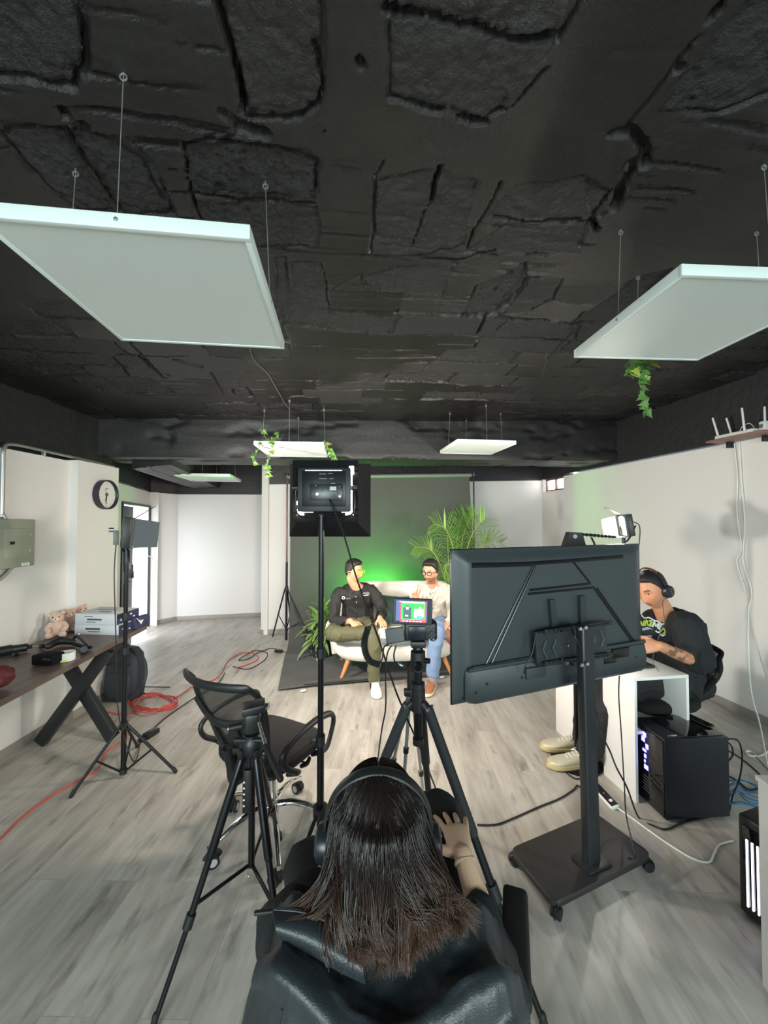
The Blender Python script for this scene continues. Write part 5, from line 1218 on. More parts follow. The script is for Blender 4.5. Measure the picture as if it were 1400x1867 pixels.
# cable runs on the right
cable('mains_cable', [G(870, 1504), G(905, 1503), G(940, 1490), G(985, 1470), G(1020, 1456), G(1045, 1440), G(1052, 1432), G(1058, 1436)], .0045, M_cabb, 'wavy black cord on the floor left of the television post')
cable('mains_cable', [G(1014, 1350), G(1016, 1370), G(1028, 1385), G(1030, 1405), G(1045, 1418), G(1058, 1420)], .0045, M_cabb, 'black cord on the floor from the golden shoe to the television post')
cable('wall_cable', [V3((rwx(3.2) - .012, 3.2, 2.30)), V3((rwx(3.19) - .012, 3.19, 2.0)), V3((rwx(3.17) - .012, 3.17, 1.6)), V3((rwx(3.19) - .012, 3.19, 1.3)), V3((rwx(3.13) - .012, 3.13, 1.05)), V3((rwx(3.16) - .012, 3.16, .85)), W(1368, 1250, 3.0), W(1385, 1320, 2.85), G(1400, 1400)], .005, M_cabw, 'white cable hanging down the right wall from the router shelf')
cable('wall_cable', [V3((rwx(3.24) - .012, 3.24, 2.30)), V3((rwx(3.22) - .012, 3.22, 2.0)), V3((rwx(3.23) - .012, 3.23, 1.7)), V3((rwx(3.2) - .012, 3.2, 1.4)), V3((rwx(3.24) - .012, 3.24, 1.28)), V3((rwx(3.18) - .012, 3.18, 1.06)), V3((rwx(3.2) - .012, 3.2, 1.04))], .004, M_cabw, 'second, shorter white cable on the right wall below the router')
cable('white_cable', [G(1420, 1425), G(1395, 1395), G(1372, 1372), G(1360, 1370), G(1364, 1377), G(1385, 1378), G(1400, 1370), G(1425, 1350)], .005, M_cabw, 'looped white cable on the floor at the right wall')
for i, (lab, pts) in enumerate((('outermost black cable loop behind the computer tower', [W(1322, 1348, 2.3), W(1345, 1350, 2.3), W(1353, 1380, 2.3), W(1348, 1420, 2.25), W(1336, 1450, 2.2), G(1330, 1478)]), ('inner black cable loop behind the computer tower', [W(1322, 1352, 2.3), W(1332, 1358, 2.3), W(1336, 1375, 2.3), W(1326, 1390, 2.3)]), ('thin black cord on the floor right of the computer tower', [G(1322, 1365), G(1350, 1382), G(1375, 1402), G(1385, 1412)]), ('black cord tangled beside the blue network cables', [G(1322, 1412), G(1345, 1424), G(1365, 1440), G(1385, 1436)]))): cable('black_cable', pts, .0045, M_cabb, lab)
nb_ = thing('network_cable_bundle', 'tangle of blue network cables on the floor behind the computer tower', 'cable bundle', G(1360, 1445, 0)); random.seed(3)
for i in range(9):
    y_ = 1428 + i * 5; MB().tube(cat([G(1326, y_ + random.uniform(-8, 8), .01 + .006 * i), G(1345, y_ - 6 + random.uniform(-6, 6), .02 + .006 * i), G(1365, y_ + random.uniform(-6, 6), .015 + .005 * i), G(1400, y_ + 10 + random.uniform(-6, 6), .01 + .004 * i)], 6), .0035, 6).build('cable', M_cabl, nb_)
# router on a wall shelf
yr = 3.22; xr_ = rwx(yr)
sh = thing('wall_shelf', 'small brown shelf high on the right wall carrying the white router', 'shelf', (xr_ - .09, 3.15, 2.3)); 
MB().box((xr_ - .085, 3.10, 2.320), (.19, .44, .016), rotz(.14), bev=.002).build('shelf_board', mat('brown shelf board', S(132, 100, 84), .5, var=(10, .1)), sh)
for yy in (2.98, 3.25): MB().box((rwx(yy) - .035, yy, 2.285), (.06, .02, .05), bev=.003).build('bracket', M_frame, sh)
rt = thing('wifi_router', 'white wireless router with upright antennas on the high wall shelf', 'router', (xr_ - .09, 3.12, 2.328)); M_rt = mat('router white', S(214, 214, 212), .4)
MB().box((xr_ - .085, 3.11, 2.345), (.15, .30, .03), rotz(.14), bev=.008, seg=3).build('router_body', M_rt, rt)
for (x_, y_, dx, dy, l) in ((-.15, 3.24, -.02, .03, .17), (-.02, 3.25, -.03, .02, .17), (-.155, 3.0, -.008, .01, .18), (-.02, 2.97, .0, .0, .18)):
    b_ = V3((xr_ + x_, y_, 2.35)); MB().limb([b_, b_ + V3((dx, dy, l))], [.0085, .0075], 10, 3).build('antenna', M_rt, rt)
MB().tube(cat([(xr_ - .03, 3.18, 2.36), (xr_ - .02, 3.16, 2.42), (xr_ - .02, 3.09, 2.43), (xr_ - .01, 3.05, 2.36)], 6), .003, 6).build('patch_lead', M_cabw, rt)
ad = thing('power_adapter', 'white plug-in adapter standing on the shelf beside the router', 'adapter', (xr_ - .06, 2.93, 2.328)); MB().box((xr_ - .06, 2.93, 2.368), (.06, .05, .08), bev=.01).build('adapter_body', M_rt, ad); MB().box((xr_ - .092, 2.93, 2.37), (.003, .03, .03)).build('adapter_face', M_alu, ad)

# ---------------------------------------------------------------- floor cables on the left
random.seed(9)
co = thing('red_cable_coil', 'coil of red extension cable on the floor behind the left light stand', 'cable coil', G(280, 1280, 0))
cpts = []
for i in range(70):
    a = i * .62; k = 1 + .22 * math.sin(i * 1.3); cpts.append(G(280 + 36 * k * math.cos(a) + random.uniform(-4, 4), 1281 + 15 * k * math.sin(a) + random.uniform(-2, 2), .006 + .0006 * i))
MB().tube(cat(cpts, 4), .0048, 6).build('coil', M_cabr, co)
cable('red_cable', [G(316, 1274), G(330, 1266), G(350, 1252), G(372, 1245), G(392, 1238), G(405, 1225), G(412, 1210), G(425, 1198), G(445, 1190), G(465, 1192), G(470, 1202), G(450, 1212), G(430, 1218)], .006, M_cabr, 'red cable running from the coil toward the black mat')
cable('red_cable', [G(260, 1290), G(240, 1300), G(215, 1302), G(190, 1298), G(170, 1310)], .006, M_cabr, 'faint red cable end from the coil to the backpack')
cable('red_cable', [G(222, 1322), G(232, 1338), G(226, 1350), G(205, 1362), G(190, 1375), G(180, 1400), G(140, 1425), G(95, 1450), G(40, 1490), G(0, 1530), G(-40, 1560)], .006, M_cabr, 'red cable running across the floor to the left edge of the picture')
cable('black_cable', [G(282, 1326), G(300, 1310), G(325, 1292), G(355, 1272), G(385, 1256), G(402, 1240), G(410, 1226)], .005, M_cabb, 'black cord from the floor plug box past the red coil')
cable('black_cable', [G(425, 1215), G(450, 1220), G(470, 1212), G(485, 1200), G(486, 1190), G(465, 1186), G(445, 1196), G(435, 1204), G(455, 1200), G(470, 1190), G(495, 1182), G(510, 1186)], .005, M_cabb, 'black cord looped with the red cable near the black mat')
pb = thing('plug_box', 'small black plug box on the floor behind the left light stand', 'power adapter', G(274, 1336, 0)); a_, b_ = G(264, 1344, .02), G(286, 1330, .02); d = b_ - a_
MB().box((a_ + b_) / 2, (d.length, .06, .035), basis((0, 0, 0), d, None, (0, 0, 1)), bev=.005).build('plug_body', M_blk, pb); MB().box(a_ - d * .2 + V3((0, 0, -.004)), (.05, .04, .025), basis((0, 0, 0), d, None, (0, 0, 1)), bev=.005).build('plug_head', M_blk, pb)
pb = thing('plug_box', 'small black power brick on the floor left of the black mat', 'power adapter', G(508, 1186, 0)); a_ = G(508, 1187, .018); MB().box(a_, (.10, .05, .034), rotz(-.4), bev=.008).build('brick_body', M_blk, pb); MB().tube(cat([a_ + V3((.05, -.02, 0)), a_ + V3((.1, -.01, -.01)), a_ + V3((.17, .02, -.012))], 5), .004, 6).build('lead', M_cabb, pb)
cable('lamp_cable', [LC + V3((-.07, -.02, -.02)), V3((-1.67, 2.46, 1.3)), V3((-1.66, 2.47, .9)), V3((-1.645, 2.47, .5)), V3((-1.60, 2.46, .30)), V3((-1.55, 2.50, .1)), G(258, 1346), G(266, 1345)], .0035, M_cabb, 'thin black cable running down the left light stand to the floor plug')
# ================================================================ backdrop, sofa, plants
M_cloth = mat('charcoal backdrop cloth', S(64, 64, 62), .85, bump=(90, .25, .002), var=(2.5, .12), sheen=.15)
bd_ = thing('photo_backdrop', 'charcoal backdrop cloth hanging from a bar and sweeping over the floor under the sofa', 'backdrop', (0.05, 4.9, 0))
TLp, TRp = V3((-1.135, 4.98, 2.20)), V3((1.21, 5.10, 2.245))
FL, FR = Z(505, 1263, .0), Z(842, 1228, .0); fd = (FR - FL).normalized(); FR = FR + fd * .55
BLk, BRk = V3((-1.135, 4.93, 0)), V3((1.30, 5.05, 0))
g = []
for i in range(60):
    t_ = i / 59; row = []
    for j in range(41):
        u_ = j / 40; a_ = TLp.lerp(TRp, u_); b_ = BLk.lerp(BRk, u_); c_ = FL.lerp(FR, u_); r_ = .22
        if t_ < .55:
            s_ = t_ / .55; p = V3((a_.x + (b_.x - a_.x) * s_, a_.y + (b_.y - a_.y) * s_, a_.z + (r_ - a_.z) * s_)); p.y += .012 * math.sin(u_ * 9 + s_ * 2) * s_
        elif t_ < .70:
            q = (t_ - .55) / .15 * pi / 2; p = V3((b_.x, b_.y - r_ * (1 - math.cos(q)), r_ * (1 - math.sin(q)) + .004))
        else:
            s_ = (t_ - .70) / .30; p = V3((b_.x, b_.y - r_, .004)).lerp(V3((c_.x, c_.y, .004)), s_)
            p.z += .004 + .004 * math.sin(u_ * 14 + s_ * 9) ** 2 + (.020 * max(0, (s_ - .93) / .07) ** 2 * (0.6 + .4 * math.sin(u_ * 7)) if s_ > .93 else 0)
            p.y += .02 * math.sin(u_ * 6.0 + 1) * s_
        row.append(p)
    g.append(row)
MB().sheet(g, .003).build('cloth', M_cloth, bd_)
MB().cyl(TLp + V3((-.03, 0, 0)), TRp + V3((.03, 0, 0)), .024, n=20).build('top_bar', mat('grey roll', S(96, 98, 96), .6), bd_)
e0, e1 = FL.lerp(FR, .05), FL.lerp(FR, .80)
MB().tube(cat([g[-1][4] + V3((0, .03, .016)), g[-1][14] + V3((0, .02, .018)), g[-1][24] + V3((0, .02, .016)), g[-1][34] + V3((0, .03, .02))], 8), .018, 10).build('rolled_hem', M_cloth, bd_)
for px, py in ((553, 1259), (806, 1234), (833, 1231)):
    c = Z(px, py, .02); MB().box(c, (.05, .02, .014), rotz(.5), bev=.004).build('tape_clip', M_inkw, bd_)
for sx, pos, lab in ((-1, (-1.185, 4.99), 'backdrop support stand with spread tripod legs left of the charcoal cloth'), (1, (1.27, 5.10), 'backdrop support stand behind the palm right of the charcoal cloth')):
    t = thing('backdrop_stand', lab, 'backdrop stand', (*pos, 0)); b = V3((*pos, 0))
    MB().cyl(b + V3((0, 0, .1)), b + V3((0, 0, 1.1)), .015).build('lower_pole', M_blkm, t); MB().cyl(b + V3((0, 0, 1.05)), b + V3((0, 0, 2.27 + .04 * (sx > 0))), .011).build('upper_pole', mat('bronze tube', S(86, 62, 56), .35, .6) if sx < 0 else M_blkm, t)
    MB().box(b + V3((0, 0, 2.22 + .04 * (sx > 0))), (.035, .04, .06), bev=.004).build('bar_clamp', M_blk, t); MB().cyl(b + V3((0, 0, .74)), b + V3((0, 0, .79)), .024).build('crown', M_blk, t)
    MB().cyl(b + V3((0, 0, .22)), b + V3((0, 0, .25)), .022).build('lower_hub', M_blk, t)
    for k, ang in enumerate((math.radians(205), math.radians(325), math.radians(85)) if sx < 0 else (math.radians(-30), math.radians(95), math.radians(215))):
        f = b + V3((math.cos(ang), math.sin(ang), 0)) * (.46 if k != 2 else .28) + V3((0, 0, .012)); s_ = b + V3((math.cos(ang), math.sin(ang), 0)) * .02 + V3((0, 0, .76))
        if k == 0 and sx < 0: f = Z(497, 1160, .012)
        MB().cyl(s_, f, .010, n=10).build('leg', M_blkm, t); MB().cyl(b + V3((0, 0, .235)), s_.lerp(f, .52), .007, n=8).build('brace', M_blkm, t)

# sofa ------------------------------------------------------------
so = thing('loveseat', 'white two-seat sofa with curved back and splayed wooden legs before the dark backdrop', 'sofa', (.17, 4.27, 0), math.radians(4))
M_sofa = mat('cream boucle', S(226, 220, 210), .85, bump=(160, .4, .003), var=(30, .03), sheen=.3)
def sring(w, d, z, y0=0, n=56, p=.55, zf=0): return [V3((w * math.copysign(abs(math.cos(a)) ** p, math.cos(a)), y0 + d * math.copysign(abs(math.sin(a)) ** p, math.sin(a)), z - zf * abs(math.cos(a)) ** 4)) for a in np.linspace(0, 2 * pi, n + 1)[:-1]]
kw = dict(world=False)
MB().loft([sring(.40, .22, .185), sring(.52, .30, .19), sring(.60, .345, .215), sring(.655, .37, .27), sring(.675, .38, .33), sring(.665, .375, .365), sring(.62, .34, .385), sring(.45, .25, .392)]).build('seat_shell', M_sofa, so, **kw)
MB().loft([sring(.585, .30, .36, -.02), sring(.60, .315, .39, -.02), sring(.59, .305, .425, -.02), sring(.50, .25, .44, -.02)]).build('seat_cushion', M_sofa, so, **kw)
# wrap-around back
outer = []
for i in range(49):
    t_ = i / 48; a = pi * (-.06 + 1.12 * t_); x = -.675 * math.copysign(abs(math.cos(a)) ** .5, math.cos(a)) ; y = .0 + .40 * math.copysign(abs(math.sin(a)) ** .5, math.sin(a)); k = abs(2 * t_ - 1)
    top = .90 - .02 * k - .36 * sm(.22, .80, np.array(k)).item()
    outer.append((x, y, top))
rings = []
for x, y, top in outer:
    r = V3((x, y, 0)); n = V3((x * .55, y, 0)).normalized(); sec = []
    lean = .07
    pts = [(0, .24, 0), (0.012, .33, 0), (lean * .5, .33 + (top - .33) * .5, 0), (lean, top - .03, 0), (lean - .02, top, 0), (lean - .075, top, 0), (lean - .105, top - .035, 0), (lean * .4 - .10, .33 + (top - .33) * .5, 0), (-.10, .33, 0), (-.09, .24, 0)]
    rings.append([r + n * o + V3((0, 0, z)) for o, z, _ in pts])
MB().loft(rings).build('back_rest', M_sofa, so, **kw)
for sx, sy in ((-1, -1), (1, -1), (-1, 1), (1, 1)):
    a_ = V3((sx * .50, sy * .25, .20)); b_ = V3((sx * .585, sy * .31, .0)); MB().cyl(a_, b_, .024, .014, 16).build('leg', M_wood, so, **kw)
# cushion
pl = thing('throw_pillow', 'dark green square pillow on the sofa between the two men', 'pillow', W(722, 1142, 4.45))
pcn = W(722, 1113, 4.42); A = basis(pcn, (1, -.05, -.03), None, (0, -1, .25))
g1 = []
for i in range(21):
    r = []
    for j in range(21):
        x, y = (j / 10 - 1), (i / 10 - 1); q = (max(0, 1 - x * x) * max(0, 1 - y * y)) ** .42; pin = 1 - .07 * (1 - abs(x)) * 0 - .05 * (1 - x * x) * y * y - .0
        r.append((x * .175 * (1 - .06 * (1 - y * y) * 0 - .05 * (1 - abs(y)) * abs(x)), y * .17 * (1 - .05 * (1 - abs(x)) * abs(y)), q))
    g1.append(r)
m = MB(A); top = [[V3((x, y, .07 * q + .002)) for x, y, q in r] for r in g1]; bot = [[V3((x, y, -.06 * q - .002)) for x, y, q in r] for r in g1]
def gridfaces(a, b, o, flip): 
    return [((o + i * b + j, o + i * b + j + 1, o + (i + 1) * b + j + 1, o + (i + 1) * b + j) if not flip else (o + i * b + j, o + (i + 1) * b + j, o + (i + 1) * b + j + 1, o + i * b + j + 1)) for i in range(a - 1) for j in range(b - 1)]
vs = [v for r in top for v in r] + [v for r in bot for v in r]; ed = [j for j in range(21)] + [i * 21 + 20 for i in range(1, 21)] + [20 * 21 + j for j in range(19, -1, -1)] + [i * 21 for i in range(19, 0, -1)]
m.add(vs, gridfaces(21, 21, 0, False) + gridfaces(21, 21, 441, True) + [(ed[i], ed[(i + 1) % 80], 441 + ed[(i + 1) % 80], 441 + ed[i]) for i in range(80)])
m.build('pillow_cover', mat('dark green velvet', S(22, 62, 54), .6, sheen=.8, bump=(40, .15)), pl)

# ---------------------------------------------------------------- plants
def leaf_mat(name, c0, c1, stripe=False):
    q = NT(name); n = q.noise(9, 3, .6, q.obj()); q.link(q.mix(n, c0, c1), q.b.inputs['Base Color']); q.b.inputs['Roughness'].default_value = .42
    q.b.inputs['Subsurface Weight'].default_value = .12; q.b.inputs['Subsurface Radius'].default_value = (.01, .02, .005); return q.m
M_drac = leaf_mat('striped green leaf', S(92, 128, 62), S(150, 176, 104)); M_dracd = leaf_mat('dark leaf stripe', S(52, 88, 44), S(70, 108, 54)); M_palm = leaf_mat('palm green', S(86, 128, 44), S(132, 168, 74)); M_palmy = mat('palm rachis', S(176, 176, 92), .5)
M_ivy = leaf_mat('ivy green', S(64, 118, 58), S(120, 158, 82)); M_ivyy = leaf_mat('ivy yellow green', S(150, 172, 62), S(176, 190, 92)); M_stem = mat('green stem', S(110, 128, 74), .6); M_soil = mat('potting soil', S(48, 38, 32), .95, bump=(80, .8, .01))


def strap_leaf(mb, base, dirv, length, width, droop, fold=.18, n=9, mid=None):
    d = V3(dirv).normalized(); p = V3(base); rows = []; up = V3((0, 0, 1))
    for i in range(n + 1):
        s = i / n; side = d.cross(up); side = side.normalized() if side.length > 1e-4 else V3((1, 0, 0)); nrm = side.cross(d).normalized()
        w = width * (math.sin(pi * min(1, (s * .92 + .08)) ** .85) ** .75 if s < 1 else 0) + .0004
        rows.append([p - side * w + nrm * w * fold, p - side * w * .5 + nrm * w * fold * .3, p.copy(), p + side * w * .5 + nrm * w * fold * .3, p + side * w + nrm * w * fold])
        p = p + d * (length / n); d = (d + V3((0, 0, -1)) * droop * (s + .25) / n * 2).normalized()
    mb.sheet(rows, .0016)
    if mid is not None: mid.tube([(r[2] + (r[1] - r[2]).cross(r[2] - V3(base)).normalized() * 0 + V3((0, 0, .0022))) for r in rows[:-1]], [.0022 + width * .26 * math.sin(pi * (i + .5) / (n)) for i in range(n)], 6, flat=.12, up=(0, 0, 1))


random.seed(21)
dp = Z(588, 1197, 0); dp.y += .02
t = thing('potted_dracaena', 'bushy potted plant with long striped leaves left of the sofa', 'potted plant', dp)
MB(tr(dp + V3((0, 0, .012)))).lathe([(.10, 0), (.115, .005), (.135, .17), (.142, .175), (.142, .19), (.128, .19), (.122, .15)], 32, cap=False).build('pot', mat('dark pot', S(40, 42, 42), .35, bump=(30, .1)), t); MB(tr(dp)).lathe([(.12, .0), (.12, .012), (.0, .012)], 28).build('saucer', mat('dark pot', S(40, 42, 42), .35), t)
MB(tr(dp + V3((0, 0, .155)))).lathe([(.125, 0), (.0, .02)], 24, cap=False).build('soil', M_soil, t)
for k in range(100):
    stem = k % 4; bx = dp + V3(((stem % 2 - .5) * .09, (stem // 2 - .5) * .09, .0)); zb_ = random.uniform(.20, .46); a = random.uniform(0, 2 * pi); el = random.uniform(-.45, 1.2); L = random.uniform(.24, .38)
    d = (math.cos(a) * math.cos(el), math.sin(a) * math.cos(el), math.sin(el)); m = MB(); md = MB(); strap_leaf(m, bx + V3((0, 0, zb_)), d, L, random.uniform(.022, .033), random.uniform(.55, 1.25), mid=md)
    lf = m.build('leaf', M_drac, t, fix=False); 
    if k % 2: md.build('leaf_stripe', M_dracd, lf, fix=False)
for s_ in range(4): MB().cyl(dp + V3(((s_ % 2 - .5) * .09, (s_ // 2 - .5) * .09, .15)), dp + V3(((s_ % 2 - .5) * .09, (s_ // 2 - .5) * .09, .44)), .012, .008, 8).build('stem', M_stem, t)

pp = V3((.98, 4.80, 0))
t = thing('potted_palm', 'tall feathery palm behind the right end of the sofa', 'potted plant', pp)
MB(tr(pp)).lathe([(.12, 0), (.135, .01), (.165, .26), (.175, .265), (.175, .28), (.158, .28), (.15, .24)], 32, cap=False).build('pot', mat('dark pot', S(40, 42, 42), .35), t); MB(tr(pp + V3((0, 0, .245)))).lathe([(.152, 0), (.0, .02)], 24, cap=False).build('soil', M_soil, t)
def frond(pts, ll, npair=22, start=.35, spread=.95, droop=.5, col=None):
    P = cat([V3(p) for p in pts], 10); n = len(P); _, T, N = frames(P); rc = MB().tube(P, [.006 - .0045 * i / n for i in range(n)], 6).build('frond_stem', M_palmy, t); m = MB()
    for k in range(npair):
        s = start + (1 - start) * (k + .5) / npair; i = min(n - 1, int(s * (n - 1))); tt_ = T[i]; side = tt_.cross(V3((0, -1, .35))).normalized(); q = (s - start) / (1 - start); L = ll * (.45 + .75 * math.sin(pi * min(.95, q * .85 + .12)))
        for sd in (-1, 1):
            d = (side * sd * spread + tt_ * (.55 + .5 * q) + V3((random.uniform(-.12, .12), random.uniform(-.2, .2), random.uniform(-.1, .12)))).normalized(); strap_leaf(m, P[i], d, L * random.uniform(.85, 1.1), .0075, droop * random.uniform(.5, 1.3), .3, 6)
    m.build('frond_leaflets', col or M_palm, rc, fix=False)
B0 = pp + V3((0, 0, .25))
frond([B0, W(822, 1080, 4.75), W(817, 1010, 4.72), W(815, 965, 4.70)], .24, 20, .42, droop=.35)
frond([B0, W(838, 1060, 4.8), W(842, 990, 4.85), W(852, 955, 4.85), W(864, 938, 4.84)], .21, 24, .45)
frond([B0, W(845, 1060, 4.7), W(852, 1000, 4.62), W(866, 965, 4.6), W(884, 945, 4.58)], .27, 24, .42, droop=.3)
frond([B0, W(815, 1070, 4.65), W(798, 1020, 4.6), W(780, 1000, 4.58), W(756, 998, 4.56)], .17, 20, .5, droop=.5)
frond([B0, W(830, 1060, 4.6), W(826, 1000, 4.55), W(812, 965, 4.5), W(790, 955, 4.48)], .20, 22, .45)
frond([B0, W(832, 1080, 4.6), W(828, 1035, 4.5), W(812, 1030, 4.45), W(806, 1050, 4.42)], .16, 18, .4)
frond([B0, W(836, 1090, 4.6), W(830, 1055, 4.5), W(818, 1052, 4.46), W(812, 1075, 4.44)], .15, 16, .4)
frond([B0, W(856, 1060, 4.8), W(872, 1005, 4.8), W(890, 990, 4.8), W(915, 990, 4.8)], .2, 20, .45)
frond([B0, W(832, 1060, 4.9), W(832, 995, 4.95), W(838, 955, 4.95), W(848, 935, 4.94)], .2, 22, .45)


def ivy(label, strands, seed, lsz=.045, group='ivy trails'):
    random.seed(seed); t = thing('ivy_trail', label, 'ivy', strands[0][0][0])
    for pts, n in strands:
        P = cat(pts, 8); MB().tube(P, .0022, 6).build('stem', M_stem, t)
        for k in range(n):
            p = P[int((k + .5) / n * (len(P) - 1))]; a = random.uniform(0, 2 * pi); L = lsz * random.uniform(.75, 1.25)
            out = V3((math.cos(a), math.sin(a) * .8 - .25, random.uniform(-.9, .1))).normalized(); q = p + out * L * .12
            A = basis(q, out, None, (random.uniform(-.5, .5), -1, random.uniform(-.1, .6))); r = [(-.05, 0), (-.22, .30), (-.02, .34), (.08, .52), (.30, .30), (.52, .30), (.50, .16), (1.0, 0)]
            poly = r + [(x, -y) for x, y in r[-2:0:-1]]; m = MB(A)
            vs = [(x * L, y * L, .10 * L * abs(y) * 2 - .05 * L * x * x) for x, y in poly] + [(.25 * L, 0, -.02 * L)]; nn = len(poly); vs2 = [(x, y, z - .0012) for x, y, z in vs]
            m.add(vs + vs2, [(i, (i + 1) % nn, nn) for i in range(nn)] + [(nn + 1 + (i + 1) % nn, nn + 1 + i, 2 * nn + 1) for i in range(nn)] + [(i, nn + 1 + i, nn + 1 + (i + 1) % nn, (i + 1) % nn) for i in range(nn)])
            m.build('leaf', M_ivyy if random.random() < .2 else M_ivy, t, fix=False, smooth=0)
ivy('ivy draped over the left corner of the panel before the beam', [([W(488, 806, 3.40), W(478, 786, 3.40), W(472, 784, 3.40)], 3), ([W(484, 806, 3.40), W(500, 800, 3.39), W(508, 788, 3.39)], 5), ([W(500, 805, 3.37), W(495, 822, 3.36), W(488, 845, 3.36), W(492, 860, 3.36), W(489, 868, 3.36)], 14), ([W(478, 806, 3.36), W(467, 825, 3.36), W(460, 832, 3.36), W(463, 848, 3.36)], 8)], 3, .05)
ivy('ivy hanging from the right end of the panel before the beam', [([W(594, 808, 3.6), W(600, 820, 3.58), W(606, 832, 3.58), W(610, 845, 3.58)], 16), ([W(604, 838, 3.55), W(612, 844, 3.55), W(618, 849, 3.55)], 4)], 5, .05)
ivy('dense ivy cluster hanging behind the large right panel', [([W(1170, 632, 1.95), W(1168, 665, 1.95), W(1166, 700, 1.95), W(1180, 730, 1.95), W(1180, 752, 1.95)], 16), ([W(1186, 632, 1.95), W(1184, 660, 1.95), W(1180, 690, 1.95)], 7), ([W(1150, 640, 1.96), W(1148, 662, 1.96), W(1155, 690, 1.95)], 6)], 8, .055)
# ================================================================ people
def skin_mat(name='skin'):
    q = NT(name); a = q.n('ShaderNodeVertexColor', layer_name='tint'); n = q.noise(60, 3, .6, q.obj())
    q.link(q.mix(.25, a.outputs['Color'], q.mix(n, (.7, .62, .6), (1, 1, 1)), 'MULTIPLY'), q.b.inputs['Base Color'])
    q.b.inputs['Roughness'].default_value = .5; q.b.inputs['Subsurface Weight'].default_value = .1; q.b.inputs['Subsurface Radius'].default_value = (.012, .005, .003); q.b.inputs['Specular IOR Level'].default_value = .4
    return q.m
M_skin = skin_mat()
EX = lambda a, s: np.exp(-(a / s) ** 2)


def head_pts(nu=72, nv=54, feat=True, jaw=1.0):
    th = np.linspace(0, pi, nv + 1)[1:-1]; ph = np.linspace(0, 2 * pi, nu + 1)[:-1]; T, Pp = np.meshgrid(th, ph, indexing='ij')
    sx = np.sin(T) * np.cos(Pp); sy = np.sin(T) * np.sin(Pp); sz = np.cos(T)
    sx = np.concatenate([[0.], sx.ravel(), [0.]]); sy = np.concatenate([[0.], sy.ravel(), [0.]]); sz = np.concatenate([[1.], sz.ravel(), [-1.]])
    x = .074 * np.sign(sx) * np.abs(sx) ** .93; y = .094 * np.sign(sy) * np.abs(sy) ** .92; z = .115 * np.sign(sz) * np.abs(sz) ** .95
    low = np.clip(-z / .115, 0, 1); x = x * (1 - .30 * jaw * low ** 1.7); y = np.where(y < 0, y * (1 - .38 * low ** 1.2), y - .012 * low ** 2 * np.clip(y / .05, 0, 1)); y = np.where((y < 0) & (z > 0), y * 1.05, y)
    if feat:
        wf = sm(.0, .35, sy); ax = np.abs(x)
        amp = np.interp(z, [-.062, -.054, -.044, -.02, .012, .03], [0, .011, .025, .014, .004, 0]); wd = np.interp(z, [-.06, -.04, .01], [.015, .013, .009])
        y = y + wf * (amp * EX(x, wd) + .006 * EX(ax - .013, .006) * EX(z + .047, .007) + .006 * EX(z - .021, .008) * EX(ax - .027, .02) - .011 * EX(z - .001, .012) * EX(ax - .031, .014)
                      + .006 * EX(z, .007) * EX(ax - .031, .010) + .005 * EX(z + .03, .018) * EX(ax - .042, .016) + .008 * EX(z + .072, .010) * EX(x, .020) - .005 * EX(z + .0715, .003) * EX(x, .022) + .010 * EX(z + .102, .013) * EX(x, .019))
    F = [(0, 1 + j, 1 + (j + 1) % nu) for j in range(nu)]
    for i in range(nv - 2): F += [(1 + i * nu + j, 1 + (i + 1) * nu + j, 1 + (i + 1) * nu + (j + 1) % nu, 1 + i * nu + (j + 1) % nu) for j in range(nu)]
    L = len(x) - 1; o = 1 + (nv - 2) * nu; F += [(L, o + (j + 1) % nu, o + j) for j in range(nu)]
    return np.stack([x, y, z], 1), F


def head_frame(c, face, up=(0, 0, 1)):
    y = V3(face).normalized(); z = V3(up); z = (z - y * z.dot(y)).normalized(); x = y.cross(z)
    m = Matrix((x, y, z)).transposed().to_4x4(); m.translation = V3(c); return m


def hair_line(P):
    f = P[:, 1] / .094; line = np.interp(f, [-1, -.45, -.15, .08, .2, .36, .6, 1], [-.058, -.045, -.012, -.02, .012, .040, .070, .076]); return sm(-.004, .006, P[:, 2] - line)


def hair_shell(name, HM, parent, m, top=.016, side=.007, seed=1, front=0.0):
    P, F = head_pts(96, 72, False); k = hair_line(P); up = sm(.02, .085, P[:, 2]); r = P / np.linalg.norm(P, axis=1, keepdims=True)
    n = np.array([mnoise.noise(V3((p[0] * 160 + seed, p[1] * 60, p[2] * 60))) for p in P]) * .0022
    th = (side + (top - side) * up + front * up * sm(.2, .9, P[:, 1] / .094)) + n
    Q = P + r * (th * k - .006 * (1 - k))[:, None]; mb = MB(HM); mb.add([tuple(q) for q in Q], F); return mb.build(name, m, parent, smooth=180)


